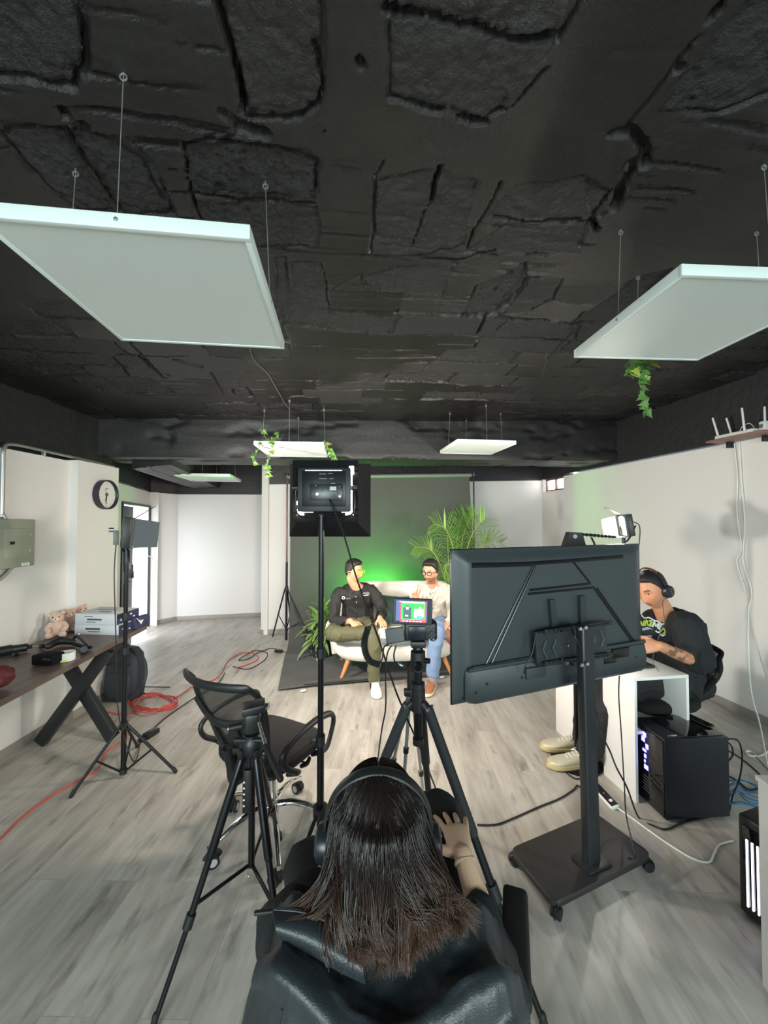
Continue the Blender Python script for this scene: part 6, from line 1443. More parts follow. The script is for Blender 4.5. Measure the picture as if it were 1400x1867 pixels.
def hand(mb, M, curl=(.3, .35, .4, .45), spread=.10, thumb=(.8, .5, -.25), s=1.0, rr=1.0):
    """M: origin wrist, +Y to the fingertips, +Z back of the hand, +X thumb side"""
    old = mb.M; mb.M = M @ Matrix.Scale(s, 4); el = lambda y, cx, w, t, z=0: [(cx + w * math.cos(a), y, z + t * math.sin(a)) for a in np.linspace(0, 2 * pi, 17)[:-1]]
    mb.loft([el(-.03, 0, .020, .016), el(0, 0, .0245, .0165), el(.03, .002, .035, .017), el(.06, .001, .040, .0155), el(.088, 0, .040, .0125), el(.099, 0, .034, .009)])
    for i, (bx, by, ln) in enumerate(((.030, .088, .074), (.010, .093, .083), (-.0105, .090, .077), (-.029, .080, .061))):
        p = V3((bx, by - .012, -.001)); pts = [p.copy()]; sp = spread * (1.5 - i) / 1.5 * .9; ang = curl[i] * .55; R = [.0098, .0096]
        p = p + V3((math.sin(sp) * .012, .012, 0)); pts.append(p.copy())
        for fr, r_, kk in ((.44, .0088, 1.0), (.32, .0080, .75), (.24, .0070, .5)):
            d = V3((math.sin(sp) * math.cos(ang), math.cos(sp) * math.cos(ang), -math.sin(ang))); p = p + d * ln * fr; pts.append(p.copy()); R.append(r_); ang += curl[i] * kk
        mb.limb(pts, [r * rr for r in R], 10, 3)
    b = V3((.020, .018, -.006)); t = V3(thumb).normalized(); q1 = b + t * .042; t2 = (t + V3((-.25, .45, -.1))).normalized(); q2 = q1 + t2 * .032; q3 = q2 + (t2 + V3((-.2, .25, -.05))).normalized() * .025
    mb.limb([b, q1, q2, q3], [.0165 * rr, .0125 * rr, .0105 * rr, .0085 * rr], 12, 4); mb.M = old


def hframe(o, thumb, fingers, back):
    y = V3(fingers).normalized(); z = V3(back); z = (z - y * z.dot(y)).normalized(); x = y.cross(z)
    if x.dot(V3(thumb)) < 0: x = -x
    m = Matrix((x, y, z)).transposed().to_4x4(); m.translation = V3(o); return m


def ell_ring(c, r, f, w, d, n=28, p=.85): return [V3(c) + V3(r) * (w * math.copysign(abs(math.cos(a)) ** p, math.cos(a))) + V3(f) * (d * math.copysign(abs(math.sin(a)) ** p, math.sin(a))) for a in np.linspace(0, 2 * pi, n + 1)[:-1]]


def torso(mb, pts, r0, r1, prof):
    """pts: spine points pelvis->neck base; r0,r1 right vectors; prof: (t, half width, half depth)"""
    sp = cat(pts, 12); n = len(sp); rings = []
    for t, w, d in prof:
        i = min(n - 1, int(t * (n - 1) + .5)); a = sp[max(0, i - 2)]; b = sp[min(n - 1, i + 2)]; up = (b - a).normalized(); r = V3(r0).lerp(V3(r1), t); r = (r - up * r.dot(up)).normalized(); rings.append(ell_ring(sp[i], r, up.cross(r), w, d))
    mb.loft(rings); return mb


BODYP = [(0, .12, .09), (.06, .155, .105), (.25, .145, .10), (.45, .140, .10), (.65, .155, .11), (.82, .155, .10), (.92, .12, .08), (1.0, .06, .058)]
def infl(prof, a, b=None): return [(t, w + a, d + (a if b is None else b)) for t, w, d in prof]


def wrinkle(me, amp, sc, seed=0, stretch=(1, 1, .45), folds=()):
    C = co_of(me); N = no_of(me); s = V3(stretch)
    d = np.array([(1 - abs(mnoise.noise(V3((p[0] * sc * s.x + seed, p[1] * sc * s.y, p[2] * sc * s.z))) * 2)) ** 2 for p in C]); e = np.array([mnoise.noise(V3((p[0] * 45 + seed, p[1] * 45, p[2] * 25))) for p in C])
    set_co(me, C + N * ((d - .45) * amp + e * amp * .25)[:, None])


def tint_body(me, heads, skin, hair=None, beard=0.0, brow=(.02, .015, .012), lip=None, hands=(), tattoo=None):
    C = co_of(me); n = len(C); col = np.tile(np.array(skin), (n, 1)); I = np.array(heads.inverted()); L = C @ I[:3, :3].T + I[:3, 3]; x, y, z = L[:, 0], L[:, 1], L[:, 2]; ax = np.abs(x)
    inh = (np.abs(x) < .1) & (np.abs(y) < .14) & (z > -.135) & (z < .14); fr = inh & (y > .03)
    def blend(mask, c): 
        nonlocal col; m_ = np.clip(mask, 0, 1)[:, None]; col = col * (1 - m_) + np.array(c) * m_
    red = np.array(skin) * np.array([1.05, .80, .74]); blend(fr * .5 * EX(z + .02, .03) * EX(ax - .04, .03), red); blend(fr * .5 * EX(x, .016) * EX(z + .045, .012), red)
    if beard:
        b = sm(-.040, -.060, z) * sm(-.045, -.0, y) * (1 - EX(z + .073, .008) * EX(x, .022)) * (1 - .75 * EX(z + .058, .010) * sm(.02, .035, ax) * 0); blend(inh * b * beard, hair); blend(fr * beard * 1.1 * EX(z + .0605, .0055) * sm(.034, .022, ax), hair)
    lp = lip or tuple(np.array(skin) * np.array([.86, .55, .52])); blend(fr * (EX(z + .0725, .0075) * sm(.026, .019, ax)) * 1.2, lp); blend(fr * EX(z + .0715, .0018) * sm(.025, .02, ax), np.array(lp) * .35)
    bz = .0225 + .004 * EX(ax - .034, .012) ; blend(fr * EX(z - bz, .0042) * sm(.010, .016, ax) * sm(.052, .042, ax) * 1.1, brow)
    ey = EX(z - .0, .0055) * EX(ax - .031, .0125); blend(fr * sm(.5, .72, ey), (.62, .58, .55)); blend(fr * sm(.45, .75, EX(z, .0055) * EX(ax - .031, .006)), (.02, .012, .01)); blend(fr * EX(z - .0062, .0022) * EX(ax - .031, .014) * 1.1, (.02, .014, .012))
    if hair is not None: blend(inh * hair_line(L) * .9, hair)
    if tattoo is not None:
        a_, b_, c_ = tattoo; a_ = np.array(a_); b_ = np.array(b_); ab = b_ - a_; t = ((C - a_) @ ab) / (ab @ ab); dist = np.linalg.norm(C - a_ - np.clip(t, 0, 1)[:, None] * ab, axis=1)
        k = np.array([mnoise.noise(V3((p[0] * 34, p[1] * 34, p[2] * 34))) + .6 * mnoise.noise(V3((p[0] * 80, p[1] * 80, p[2] * 80))) for p in C]); blend((dist < .06) * (t > -.05) * (t < 1.0) * sm(-.15, .2, k) * .75, c_)
    vcol(me, col)


def bvh_of(me):
    return BVHTree.FromPolygons([v.co.copy() for v in me.vertices], [tuple(p.vertices) for p in me.polygons])


def stick(b, px, py, lift=.002):
    r = ray(px, py); h = b.ray_cast(CAMP, r); return (h[0] - r * lift) if h[0] is not None else None


def decal(name, b, parent, verts, faces, m, lift=.0022):
    """flat artwork given in image columns and rows, laid onto a garment surface and given thickness"""
    P = [stick(b, *v, lift=lift) for v in verts]; ok = [p is not None for p in P]; F = [f for f in faces if all(ok[i] for i in f)]
    if not F: return
    V = [p if p is not None else V3((0, 0, 0)) for p in P]; used = sorted({i for f in F for i in f}); mp = {k: i for i, k in enumerate(used)}; n = len(used)
    vv = [V[i] for i in used]; bk = [v + (v - CAMP).normalized() * .0012 for v in vv]; ff = [tuple(mp[i] for i in f) for f in F]
    mb = MB(); mb.add(vv + bk, ff + [tuple(n + i for i in f[::-1]) for f in ff]); return mb.build(name, m, parent, fix=False, smooth=0)


def shoe(parent, heel, toe, up, m_up, m_sole, m_lace, L=.285, name='shoe'):
    A = basis(heel, V3(toe) - V3(heel), None, up)
    def ring(x, w, z0, z1, n=20): return [(x, w * math.copysign(abs(math.cos(a)) ** .8, math.cos(a)), (z0 + z1) / 2 + (z1 - z0) / 2 * math.copysign(abs(math.sin(a)) ** .8, math.sin(a))) for a in np.linspace(0, 2 * pi, n + 1)[:-1]]
    k = L / .285
    sec = [(-.012, .016, .02, .05), (.0, .030, .012, .090), (.03, .036, .012, .098), (.07, .036, .012, .092), (.11, .038, .012, .080), (.15, .043, .012, .066), (.20, .047, .012, .054), (.245, .042, .012, .046), (.268, .028, .014, .038), (.276, .010, .018, .030)]
    u = MB(A @ Matrix.Scale(k, 4)).loft([ring(*s) for s in sec]).build(name, m_up, parent)
    ss = [(-.018, .014), (-.008, .030), (.03, .040), (.10, .041), (.16, .048), (.21, .051), (.255, .043), (.278, .026), (.286, .008)]
    MB(A @ Matrix.Scale(k, 4)).loft([[(x, w * c, z) for c, z in ((1, .002), (1.02, .012), (1, .024), (.8, .026), (-.8, .026), (-1, .024), (-1.02, .012), (-1, .002), (-.8, 0), (.8, 0))] for x, w in ss]).build('sole', m_sole, u)
    lm = MB(A @ Matrix.Scale(k, 4))
    for i in range(4):
        x = .095 + i * .022; zt_ = .088 - i * .008; lm.tube([(x, -.024, zt_ - .008), (x + .008, 0, zt_ + .003), (x, .024, zt_ - .008)], .003, 6)
    lm.tube(cat([(.09, 0, .092), (.085, .02, .10), (.11, .035, .08), (.10, .01, .092)], 5), .0026, 6).tube(cat([(.09, 0, .092), (.085, -.02, .10), (.115, -.035, .078), (.10, -.01, .092)], 5), .0026, 6)
    lm.build('laces', m_lace, u); return u


def watch(parent, c, axis, m, r=.032): 
    A = basis(c, (axis[1], -axis[0], 0) if abs(axis[2]) < .9 else (1, 0, 0), None, axis); MB(A).tube([(r * math.cos(a), r * .8 * math.sin(a), 0) for a in np.linspace(0, 2 * pi, 25)[:-1]], .0045, 8, closed=True).build('bracelet', m, parent)


def glasses(label, HM, m_f, lens_m, r=.021, thick=.0025):
    t = thing('eyeglasses', label, 'glasses', HM @ V3((0, .09, 0)))
    for s in (-1, 1):
        pts = [(s * .0325 + r * 1.12 * math.copysign(abs(math.cos(a)) ** .7, math.cos(a)), .106 - .010 * abs((s * .0325 + r * math.cos(a)) / .055) ** 2, -.001 + r * .82 * math.copysign(abs(math.sin(a)) ** .7, math.sin(a))) for a in np.linspace(0, 2 * pi, 29)[:-1]]
        MB(HM).tube(pts, thick, 8, closed=True).build('rim', m_f, t); MB(HM).tube([(s * .056, .095, .008), (s * .073, .085, .008), (s * .080, .04, .006), (s * .081, -.01, .004), (s * .078, -.03, -.012)], thick, 8).build('temple', m_f, t)
        c = V3((s * .0325, .104, -.001)); MB(HM).add([c] + [V3(p) for p in pts], [(0, i + 1, (i + 1) % 28 + 1) for i in range(28)]).build('lens', lens_m, t, fix=False)
    MB(HM).tube([(-.011, .107, .004), (0, .112, .006), (.011, .107, .004)], thick, 8).build('bridge', m_f, t); return t
M_lens = mat('clear lens', (1, 1, 1), .05, alpha=.08)

# ---------------------------------------------------------------- seated man on the left (black shirt)
SK1 = S(224, 164, 128); HR = S(30, 24, 22)
ml = thing('person', 'man in black shirt and olive trousers on the left half of the sofa, looking right', 'person', W(655, 1200, 4.1) * 1.0); ml.location.z = 0.0
HM1 = head_frame(W(645, 1041, 4.14), (.86, -.50, -.06), (.03, -.02, 1))
nk = W(652, 1068, 4.22); sR, sL = W(617, 1083, 4.22), W(680, 1078, 4.24); pv = W(652, 1148, 4.33); pv.z = .50
eR, eL = W(609, 1128, 4.10), W(696, 1112, 4.16); wR, wL = W(640, 1133, 3.86), W(692, 1127, 3.92)
kR, kL = W(608, 1155, 3.86), W(680, 1158, 3.78); aR, aL = W(694, 1152, 3.76), W(682, 1236, 3.75); hR, hL = pv + V3((-.09, -.02, -.02)), pv + V3((.09, -.02, -.02))
spine = [pv, pv.lerp(nk, .5) + V3((0, .05, 0)), nk]
def body_core(HM, nk, spine, arms, legs, rr=(-1, 0, 0), hk=1.0, voxel=.0032):
    mb = MB(); P, F = head_pts(); 
    old = mb.M; mb.M = HM @ Matrix.Scale(hk, 4); mb.add([tuple(p) for p in P], F)
    for s in (-1, 1): mb.ball((s * .0745, -.006, -.010), (.008, .018, .031), 12, 10, rotz(s * -.35))
    mb.M = old; mb.limb([HM @ V3((0, -.018, -.045)), HM @ V3((0, -.022, -.09)), nk + V3((0, 0, -.03))], [.052, .050, .062], 18)
    torso(mb, spine, rr, rr, infl(BODYP[:-1], -.020) + [(1.0, .052, .050)])
    for ch, rad in arms + legs: mb.limb(ch, rad, 14)
    return mb
mb = body_core(HM1, nk, spine, [([nk.lerp(sR, .5) + V3((0, 0, -.04)), sR, eR, wR], [.045, .044, .038, .027]), ([nk.lerp(sL, .5) + V3((0, 0, -.04)), sL, eL, wL], [.045, .044, .038, .027])], [([hR, kR, aR], [.068, .048, .034]), ([hL, kL, aL + V3((0, 0, -.02))], [.068, .048, .034])])
tR = W(660, 1152, 3.80); hand(mb, hframe(wR, (1, 0, 0), tR - wR, (-.05, -.5, 1)), (.35, .4, .45, .55), .16, (.75, .6, -.2))
tL = W(702, 1142, 3.80); hand(mb, hframe(wL, (-1, 0, 0), tL - wL, (.2, -.45, 1)), (.7, .8, .85, .9), .12, (.7, .55, -.3))
me = remesh(mb, 'body', .0034, 3); tint_body(me, HM1, SK1, HR, .0); link_world_mesh('body', me, ml, M_skin)
hair_shell('hair', HM1, ml, mat('short black hair', HR, .45, bump=(160, .6, .004), var=(60, .4)), .022, .008, 3, .010)
SH = infl(BODYP, .028, .020)
SH[-1] = (1.0, .078, .072)
def shirt(parent, name, spine, nk, arms, m, rr, prof, amp=.010, seed=0, voxel=.0065, extra=None):
    mb = MB(); torso(mb, spine, rr, rr, prof)
    for ch, rad in arms: mb.limb(ch, rad, 18)
    if extra: extra(mb)
    me = remesh(mb, name, voxel, 6, .5); wrinkle(me, amp, 11, seed); link_me = me.copy(); link_world_mesh(name, me, parent, m); return link_me
M_bsh = mat('black shirt cotton', S(36, 34, 34), .8, bump=(280, .2, .001))
cuffR, cuffL = eR.lerp(wR, .80), eL.lerp(wL, .86)
sm1 = shirt(ml, 'shirt', spine, nk, [([nk.lerp(sR, .55) + V3((0, 0, -.05)), sR, eR, cuffR], [.066, .064, .056, .040]), ([nk.lerp(sL, .55) + V3((0, 0, -.05)), sL, eL, cuffL], [.066, .064, .056, .040])], M_bsh, (-1, 0, 0), SH, .014, 5)
b1 = bvh_of(sm1)
cl = MB()
for s, pxs in ((-1, ((639, 1064), (632, 1070), (634, 1078), (642, 1084), (648, 1078))), (1, ((664, 1064), (668, 1068), (668, 1076), (660, 1082), (654, 1077)))):
    P = [stick(b1, *p, lift=.008) or W(*p, 4.12) for p in pxs]; cc = sum(P, V3()) / 5; cl.add(P + [p + V3((0, .012, -.004)) for p in P], [(0, 1, 2, 3, 4), (9, 8, 7, 6, 5)] + [(i, 5 + i, 5 + (i + 1) % 5, (i + 1) % 5) for i in range(5)])
cl.build('collar', M_bsh, ml)
for i, py in enumerate((1098, 1108, 1118, 1126)):
    p = stick(b1, 651 - i * .3, py, .003)
    if p: MB().ball(p, .0055, 10, 6).build('shirt_button', M_dark, ml)
def ring_poly(cx, cy, r, n=20): 
    return [(cx + r * math.cos(a), cy + r * math.sin(a)) for a in np.linspace(0, 2 * pi, n + 1)[:-1]] + [(cx + r * .55 * math.cos(a), cy + r * .55 * math.sin(a)) for a in np.linspace(0, 2 * pi, n + 1)[:-1]], [(i, (i + 1) % n, n + (i + 1) % n, n + i) for i in range(n)]
M_logo = mat('white embroidery', S(232, 232, 230), .6)
decal('chest_emblem', b1, ml, *ring_poly(626, 1090, 3.0), M_logo)
def text_px(txt, px, py, size, rot=0): 
    v, f = text_mesh(txt, size); c, s = math.cos(rot), math.sin(rot); return [(px + p.x * c + p.y * s, py + p.x * s - p.y * c) for p in v], f
decal('chest_lettering', b1, ml, *text_px('epify', 635, 1091, 5.0, .05), M_logo)
decal('chest_lettering', b1, ml, *text_px('Meta', 667.5, 1081.5, 6.2, -.06), M_logo)
decal('chest_underline', b1, ml, [(660, 1085.6), (672, 1084.2), (672, 1085.4), (660, 1086.8)], [(0, 1, 2, 3)], M_logo)
for i, (px, py) in enumerate(((649, 1088), (650, 1098))):
    p = stick(b1, px, py, .006); t = thing('clip_microphone', ('upper' if i == 0 else 'lower') + ' of two small clip microphones on the black shirt front', 'microphone', p); MB().box(p, (.030, .012, .016), bev=.004).build('mic_body', M_blk, t); MB().box(p + V3((0, -.007, 0)), (.008, .002, .006)).build('mic_mark', M_inkw, t)
def trousers(parent, name, pv, legs, m, amp=.010, seed=0, hip=.15):
    mb = MB(); mb.ball(pv + V3((0, -.02, .0)), (hip + .03, .135, .105), 24, 16)
    for ch, rad in legs: mb.limb(ch, rad, 20)
    me = remesh(mb, name, .007, 6); wrinkle(me, amp, 9, seed, (1, 1, 1)); link_world_mesh(name, me, parent, m)
trousers(ml, 'trousers', pv, [([hR, kR, aR.lerp(kR, .12)], [.10, .080, .058]), ([hL, kL, aL], [.10, .076, .058])], mat('olive cotton', S(88, 86, 62), .8, bump=(220, .2, .001)), .012, 9)
M_wsh = mat('white sneaker', S(236, 230, 220), .55, bump=(120, .1)); M_wsole = mat('white rubber sole', S(238, 234, 226), .5)
MB().cyl(aL + V3((0, 0, .02)), aL + V3((0, -.01, -.10)), .040, .042).build('sock', mat('black sock', S(24, 24, 24), .85), ml)
shoe(ml, V3((aL.x, aL.y + .07, .01)), V3((aL.x + .035, aL.y - .25, .01)), (0, 0, 1), M_wsh, M_wsole, M_wsh)
fd1 = (W(728, 1146, 3.72) - aR); shoe(ml, aR + V3((-.03, .03, -.05)), aR + V3((.22, -.03, -.035)), (.1, -.45, .9), M_wsh, M_wsole, M_wsh, .26)
watch(ml, wR.lerp(eR, .10), (wR - eR).normalized(), mat('pink bracelet', S(232, 120, 110), .5), .034); watch(ml, wR.lerp(eR, .22), (wR - eR).normalized(), M_rub, .035); watch(ml, wL.lerp(eL, .12), (wL - eL).normalized(), mat('silver band', S(190, 180, 170), .3, .8), .033)
glasses('neon yellow glasses worn by the man in the black shirt', HM1, mat('neon yellow plastic', S(220, 250, 30), .35, emit=None), M_lens, thick=.0034)

# ---------------------------------------------------------------- seated man on the right (cream shirt)
SK2 = S(226, 160, 130); HR2 = S(34, 28, 25)
mr = thing('person', 'man in cream shirt and light blue jeans on the right half of the sofa, gesturing', 'person', (W(795, 1200, 4.1).x, 4.1, 0))
HM2 = head_frame(W(785, 1042, 4.10), (-.56, -.82, -.10), (-.02, -.02, 1))
nk = W(788, 1065, 4.18); sR, sL = W(759, 1080, 4.22), W(818, 1079, 4.22); pv = W(793, 1148, 4.32); pv.z = .50
eR, eL = W(757, 1118, 4.06), W(826, 1122, 4.08); wR, wL = W(756, 1099, 3.86), W(817, 1137, 3.88)
kR, kL = W(742, 1156, 3.88), W(797, 1152, 3.78); aR, aL = W(816, 1158, 3.80), W(789, 1232, 3.76); hR, hL = pv + V3((-.09, -.02, -.02)), pv + V3((.09, -.02, -.02))
spine = [pv, pv.lerp(nk, .5) + V3((0, .05, 0)), nk]
mb = body_core(HM2, nk, spine, [([nk.lerp(sR, .5) + V3((0, 0, -.04)), sR, eR, wR], [.045, .044, .038, .027]), ([nk.lerp(sL, .5) + V3((0, 0, -.04)), sL, eL, wL], [.045, .044, .038, .027])], [([hR, kR, aR], [.068, .048, .034]), ([hL, kL, aL], [.068, .048, .034])])
hand(mb, hframe(wR, (1, -.2, 0), (.05, -.25, 1), (-.1, 1, .2)), (.25, .3, .8, 1.0), .22, (.75, .6, -.3))
tL = W(800, 1149, 3.76); hand(mb, hframe(wL, (-1, 0, .2), tL - wL, (0, -.45, 1)), (.35, .4, .45, .5), .15, (.75, .55, -.2))
me = remesh(mb, 'body', .0034, 3); tint_body(me, HM2, SK2, HR2, .62); link_world_mesh('body', me, mr, M_skin)
hair_shell('hair', HM2, mr, mat('short dark hair', HR2, .5, bump=(160, .6, .004), var=(60, .4)), .026, .006, 8, .008)
M_csh = mat('cream linen', S(206, 196, 182), .8, bump=(240, .25, .001), var=(12, .04), sheen=.2)
cuffR, cuffL = eR.lerp(wR, .75), eL.lerp(wL, .86)
sm2 = shirt(mr, 'shirt', spine, nk, [([nk.lerp(sR, .55) + V3((0, 0, -.05)), sR, eR, cuffR], [.066, .064, .056, .042]), ([nk.lerp(sL, .55) + V3((0, 0, -.05)), sL, eL, cuffL], [.066, .064, .056, .042])], M_csh, (-1, 0, 0), SH, .015, 15)
b2 = bvh_of(sm2)
for pts in (((779, 1066), (781, 1074), (787, 1082), (789, 1088)), ((797, 1062), (795, 1072), (790, 1080), (788, 1086))):
    P = [stick(b2, *p, lift=.006) or W(*p, 4.1) for p in pts]; MB().tube(cat(P, 5), .012, 10, flat=.5).build('collar', M_csh, mr)
P = [q for q in (stick(b2, 787.5, y, .002) for y in range(1086, 1124, 3)) if q]; MB().tube(P, .010, 8, flat=.25).build('placket', M_csh, mr)
p = stick(b2, 787, 1082, .006) or W(787, 1082, 4.05); t = thing('clip_microphone', 'small clip microphone on the cream shirt front', 'microphone', p); MB().box(p, (.046, .012, .024), bev=.005).build('mic_body', mat('dark brown plastic', S(42, 30, 26), .4), t); MB().box(p + V3((0, -.007, 0)), (.008, .002, .012)).build('mic_mark', M_inkw, t)
M_jean = mat('light blue denim', S(116, 138, 170), .8, bump=(300, .3, .001), var=(14, .12))
trousers(mr, 'trousers', pv, [([hR, kR, aR.lerp(kR, .15)], [.10, .078, .055]), ([hL, kL, aL + V3((0, 0, .03))], [.10, .074, .062])], M_jean, .010, 19)
M_sock = mat('grey ribbed sock', S(136, 132, 128), .85, bump=(200, .3)); M_sue = mat('tan suede', S(150, 98, 70), .85, bump=(140, .25, .002)); M_tsole = mat('cream rubber sole', S(214, 198, 176), .5)
MB().cyl(aL + V3((0, 0, .06)), aL + V3((0, -.005, -.13)), .042, .044).build('sock', M_sock, mr); MB().cyl(aR + V3((-.08, 0, .0)), aR + V3((.03, 0, .0)), .042, .043).build('sock', M_sock, mr)
shoe(mr, V3((aL.x + .02, aL.y + .07, .01)), V3((aL.x - .10, aL.y - .22, .01)), (0, 0, 1), M_sue, M_tsole, M_sue); shoe(mr, aR + V3((.03, .03, .055)), aR + V3((.12, -.04, -.17)), (-.7, -.5, -.35), M_sue, M_tsole, M_sue, .27)
watch(mr, wL.lerp(eL, .12), (wL - eL).normalized(), mat('gold watch', S(190, 150, 90), .3, .9), .034)
glasses('thin dark-framed glasses worn by the man in the cream shirt', HM2, mat('dark brown frame', S(40, 28, 26), .35), M_lens, thick=.0034)

# ---------------------------------------------------------------- editor at the desk on the right
SK3 = S(206, 146, 112); HR3 = S(26, 24, 26)
ed = thing('person', 'person in black printed T-shirt and headphones bent over the white desk at right', 'person', (1.9, 2.6, 0))
HM3 = head_frame(W(1189, 1075, 2.50), (-.90, -.34, -.30), (-.32, .02, 1))
fwd = V3((-.80, -.60, 0)).normalized(); rg = V3((fwd.y, -fwd.x, 0)); nk = W(1217, 1121, 2.56); pv = V3((2.04, 2.62, .55)); sL, sR = W(1251, 1140, 2.40), nk + rg * .15 + V3((.02, 0, -.11))
eL, wL = W(1268, 1200, 2.33), W(1203, 1178, 2.27); eR, wR = V3((1.62, 2.80, .80)), V3((1.50, 2.58, .80))
hL, hR = pv - rg * .09, pv + rg * .09; kL, kR = V3((1.60, 2.52, .53)), V3((1.56, 2.66, .52)); aL, aR = V3((1.40, 2.56, .13)), V3((1.44, 2.70, .12))
spine = [pv, pv.lerp(nk, .5) - fwd * .07, nk]
mb = body_core(HM3, nk, spine, [([nk.lerp(sL, .5) + V3((0, 0, -.04)), sL, eL, wL], [.045, .046, .042, .029]), ([nk.lerp(sR, .5) + V3((0, 0, -.04)), sR, eR, wR], [.045, .044, .038, .027])], [([hL, kL, aL], [.068, .048, .034]), ([hR, kR, aR], [.068, .048, .034])], rr=rg, hk=1.03)
hand(mb, hframe(wL, (0, .3, 1), (-1, .25, -.12), (-.1, -.9, .45)), (.8, .9, 1.0, 1.1), .08, (.7, .6, -.45)); hand(mb, hframe(wR, (0, -1, .3), (-.7, -.7, -.2), (0, 0, 1)), (.6, .6, .7, .7), .1)
me = remesh(mb, 'body', .0036, 3); tint_body(me, HM3, SK3, HR3, .0, tattoo=(eL.lerp(wL, .05), wL.lerp(eL, .12), S(74, 74, 66))); link_world_mesh('body', me, ed, M_skin)
hair_shell('hair', HM3, ed, mat('cropped black hair', HR3, .55, bump=(170, .6, .004), var=(60, .4)), .016, .006, 12, .004)
M_tee = mat('black T-shirt', S(23, 25, 29), .85, bump=(260, .2, .001))
TP = [(0, .17, .13), (.06, .185, .14), (.25, .18, .135), (.45, .175, .13), (.65, .185, .135), (.82, .185, .125), (.92, .145, .10), (1.0, .085, .08)]
sl = eL.lerp(sL, .05)
sm3 = shirt(ed, 't_shirt', spine, nk, [([nk.lerp(sL, .55) + V3((0, 0, -.05)), sL, sL.lerp(eL, .5), sl + V3((.01, 0, -.01))], [.085, .088, .088, .090]), ([nk.lerp(sR, .55) + V3((0, 0, -.05)), sR, sR.lerp(eR, .6)], [.085, .082, .085])], M_tee, rg, TP, .012, 25)
b3 = bvh_of(sm3)
def stroke(name, pts, w, m, lift=.003):
    P = [stick(b3, *p, lift=lift) for p in pts]; P = [p for p in P if p is not None]
    if len(P) > 1: MB().tube(cat(P, 4) if len(P) > 2 else P, w, 6, flat=.3, up=ray(1190, 1140)).build(name, m, ed)
M_pg = mat('lime print', S(150, 172, 58), .6); M_pw = mat('pale print', S(186, 202, 206), .6); M_pb = mat('grey blue print', S(120, 146, 160), .6)
for pts in (((1168, 1133), (1172, 1141), (1175, 1131)), ((1176, 1141), (1179, 1131), (1182, 1141)), ((1183, 1132), (1188, 1133), (1184, 1141), (1189, 1140)), ((1205, 1150), (1210, 1146), (1213, 1152), (1208, 1156))): stroke('print_stroke', pts, .006, M_pg)
for pts in (((1190, 1143), (1193, 1133), (1196, 1142), (1200, 1136)), ((1199, 1146), (1202, 1138), (1206, 1139), (1201, 1146)), ((1195, 1150), (1200, 1153), (1205, 1150), (1200, 1145)), ((1203, 1156), (1208, 1159), (1213, 1156)), ((1170, 1122), (1175, 1127), (1183, 1126), (1192, 1131), (1200, 1133), (1206, 1138), (1211, 1137))): stroke('print_stroke', pts, .005, M_pw)
decal('print_patch', b3, ed, [(1170, 1146), (1180, 1143), (1190, 1147), (1192, 1158), (1186, 1164), (1172, 1162)], [(0, 1, 2, 5), (2, 3, 4, 5)], M_pb)
trousers(ed, 'trousers', pv, [([hL, kL, aL], [.11, .092, .085]), ([hR, kR, aR], [.11, .092, .085])], mat('black trousers', S(28, 28, 31), .8, bump=(160, .25, .002)), .014, 29)
M_gold = mat('pale gold leather', S(196, 188, 166), .4, .15); M_gs = mat('gold sole', S(196, 178, 130), .4, .2)
sh_ = shoe(ed, V3((aL.x + .02, aL.y, .01)), V3((aL.x - .28, aL.y + .0, .01)), (0, 0, 1), M_gold, M_gs, M_inkw, .31)
for i in range(3): MB(basis(V3((aL.x + .02, aL.y, .01)), (-1, 0, 0), None, (0, 0, 1))).tube([(.13 + i * .022, -.043, .03), (.125 + i * .02, -.038, .055), (.12 + i * .02, -.028, .07)], .004, 6).build('side_stripe', M_inkw, sh_)
shoe(ed, V3((aR.x + .02, aR.y + .03, .01)), V3((aR.x - .26, aR.y + .06, .01)), (0, 0, 1), M_gold, M_gs, M_inkw, .31)
def headphones(label, HM, w=.088, top=.132, cup=.038, band=.013, th=.005, accent=None, tilt=0.0, y0=-.012, zc0=-.012):
    t = thing('headphones', label, 'headphones', HM @ V3((0, 0, top))); P = [(w * 1.0 * math.cos(a), y0 + tilt * max(0, math.sin(a)), zc0 + .01 + (top - zc0 - .01) * max(0, math.sin(a)) ** .8) for a in np.linspace(0, pi, 33)]
    def strip(off, hw, m, name, rng_=(0, 33)):
        R = []
        for i in range(*rng_):
            p = V3(P[i]); n = V3((p.x, 0, p.z - zc0)).normalized(); R.append([HM @ (p + n * o + V3((0, b_, 0))) for o, b_ in ((off, -hw), (off + th * .6, -hw * .9), (off + th, -hw * .5), (off + th, hw * .5), (off + th * .6, hw * .9), (off, hw))])
        MB().loft(R).build(name, m, t)
    strip(0, band, M_blk, 'headband')
    if accent is not None: strip(th * .7, band * .25, accent, 'band_stripe', (8, 25))
    for s in (-1, 1):
        A = HM @ basis((s * (w - .004), y0, zc0), (0, 1, 0), None, (s, 0, 0))
        c_ = MB(A).lathe([(cup * .7, -.012), (cup * .98, -.010), (cup, .0), (cup, .010), (cup * .9, .020), (cup * .6, .025), (0, .026)], 30, cap=False).build('ear_cup', mat('headphone black', S(30, 33, 40), .35), t); MB(A).lathe([(cup * .45, -.018), (cup * .9, -.018), (cup * 1.0, -.008), (cup * .9, .0)], 28, cap=False).build('ear_pad', M_rub, c_)
        for dz in (-.014, 0, .014): MB(A).ball((.002, dz, .0255), (.003, .003, .002), 8, 6).build('rivet', M_alu, c_)
    return t
headphones('black headphones with thin red band stripe worn by the person at the desk', HM3, .090, .142, .040, .012, accent=mat('dark red stripe', S(150, 36, 42), .5))
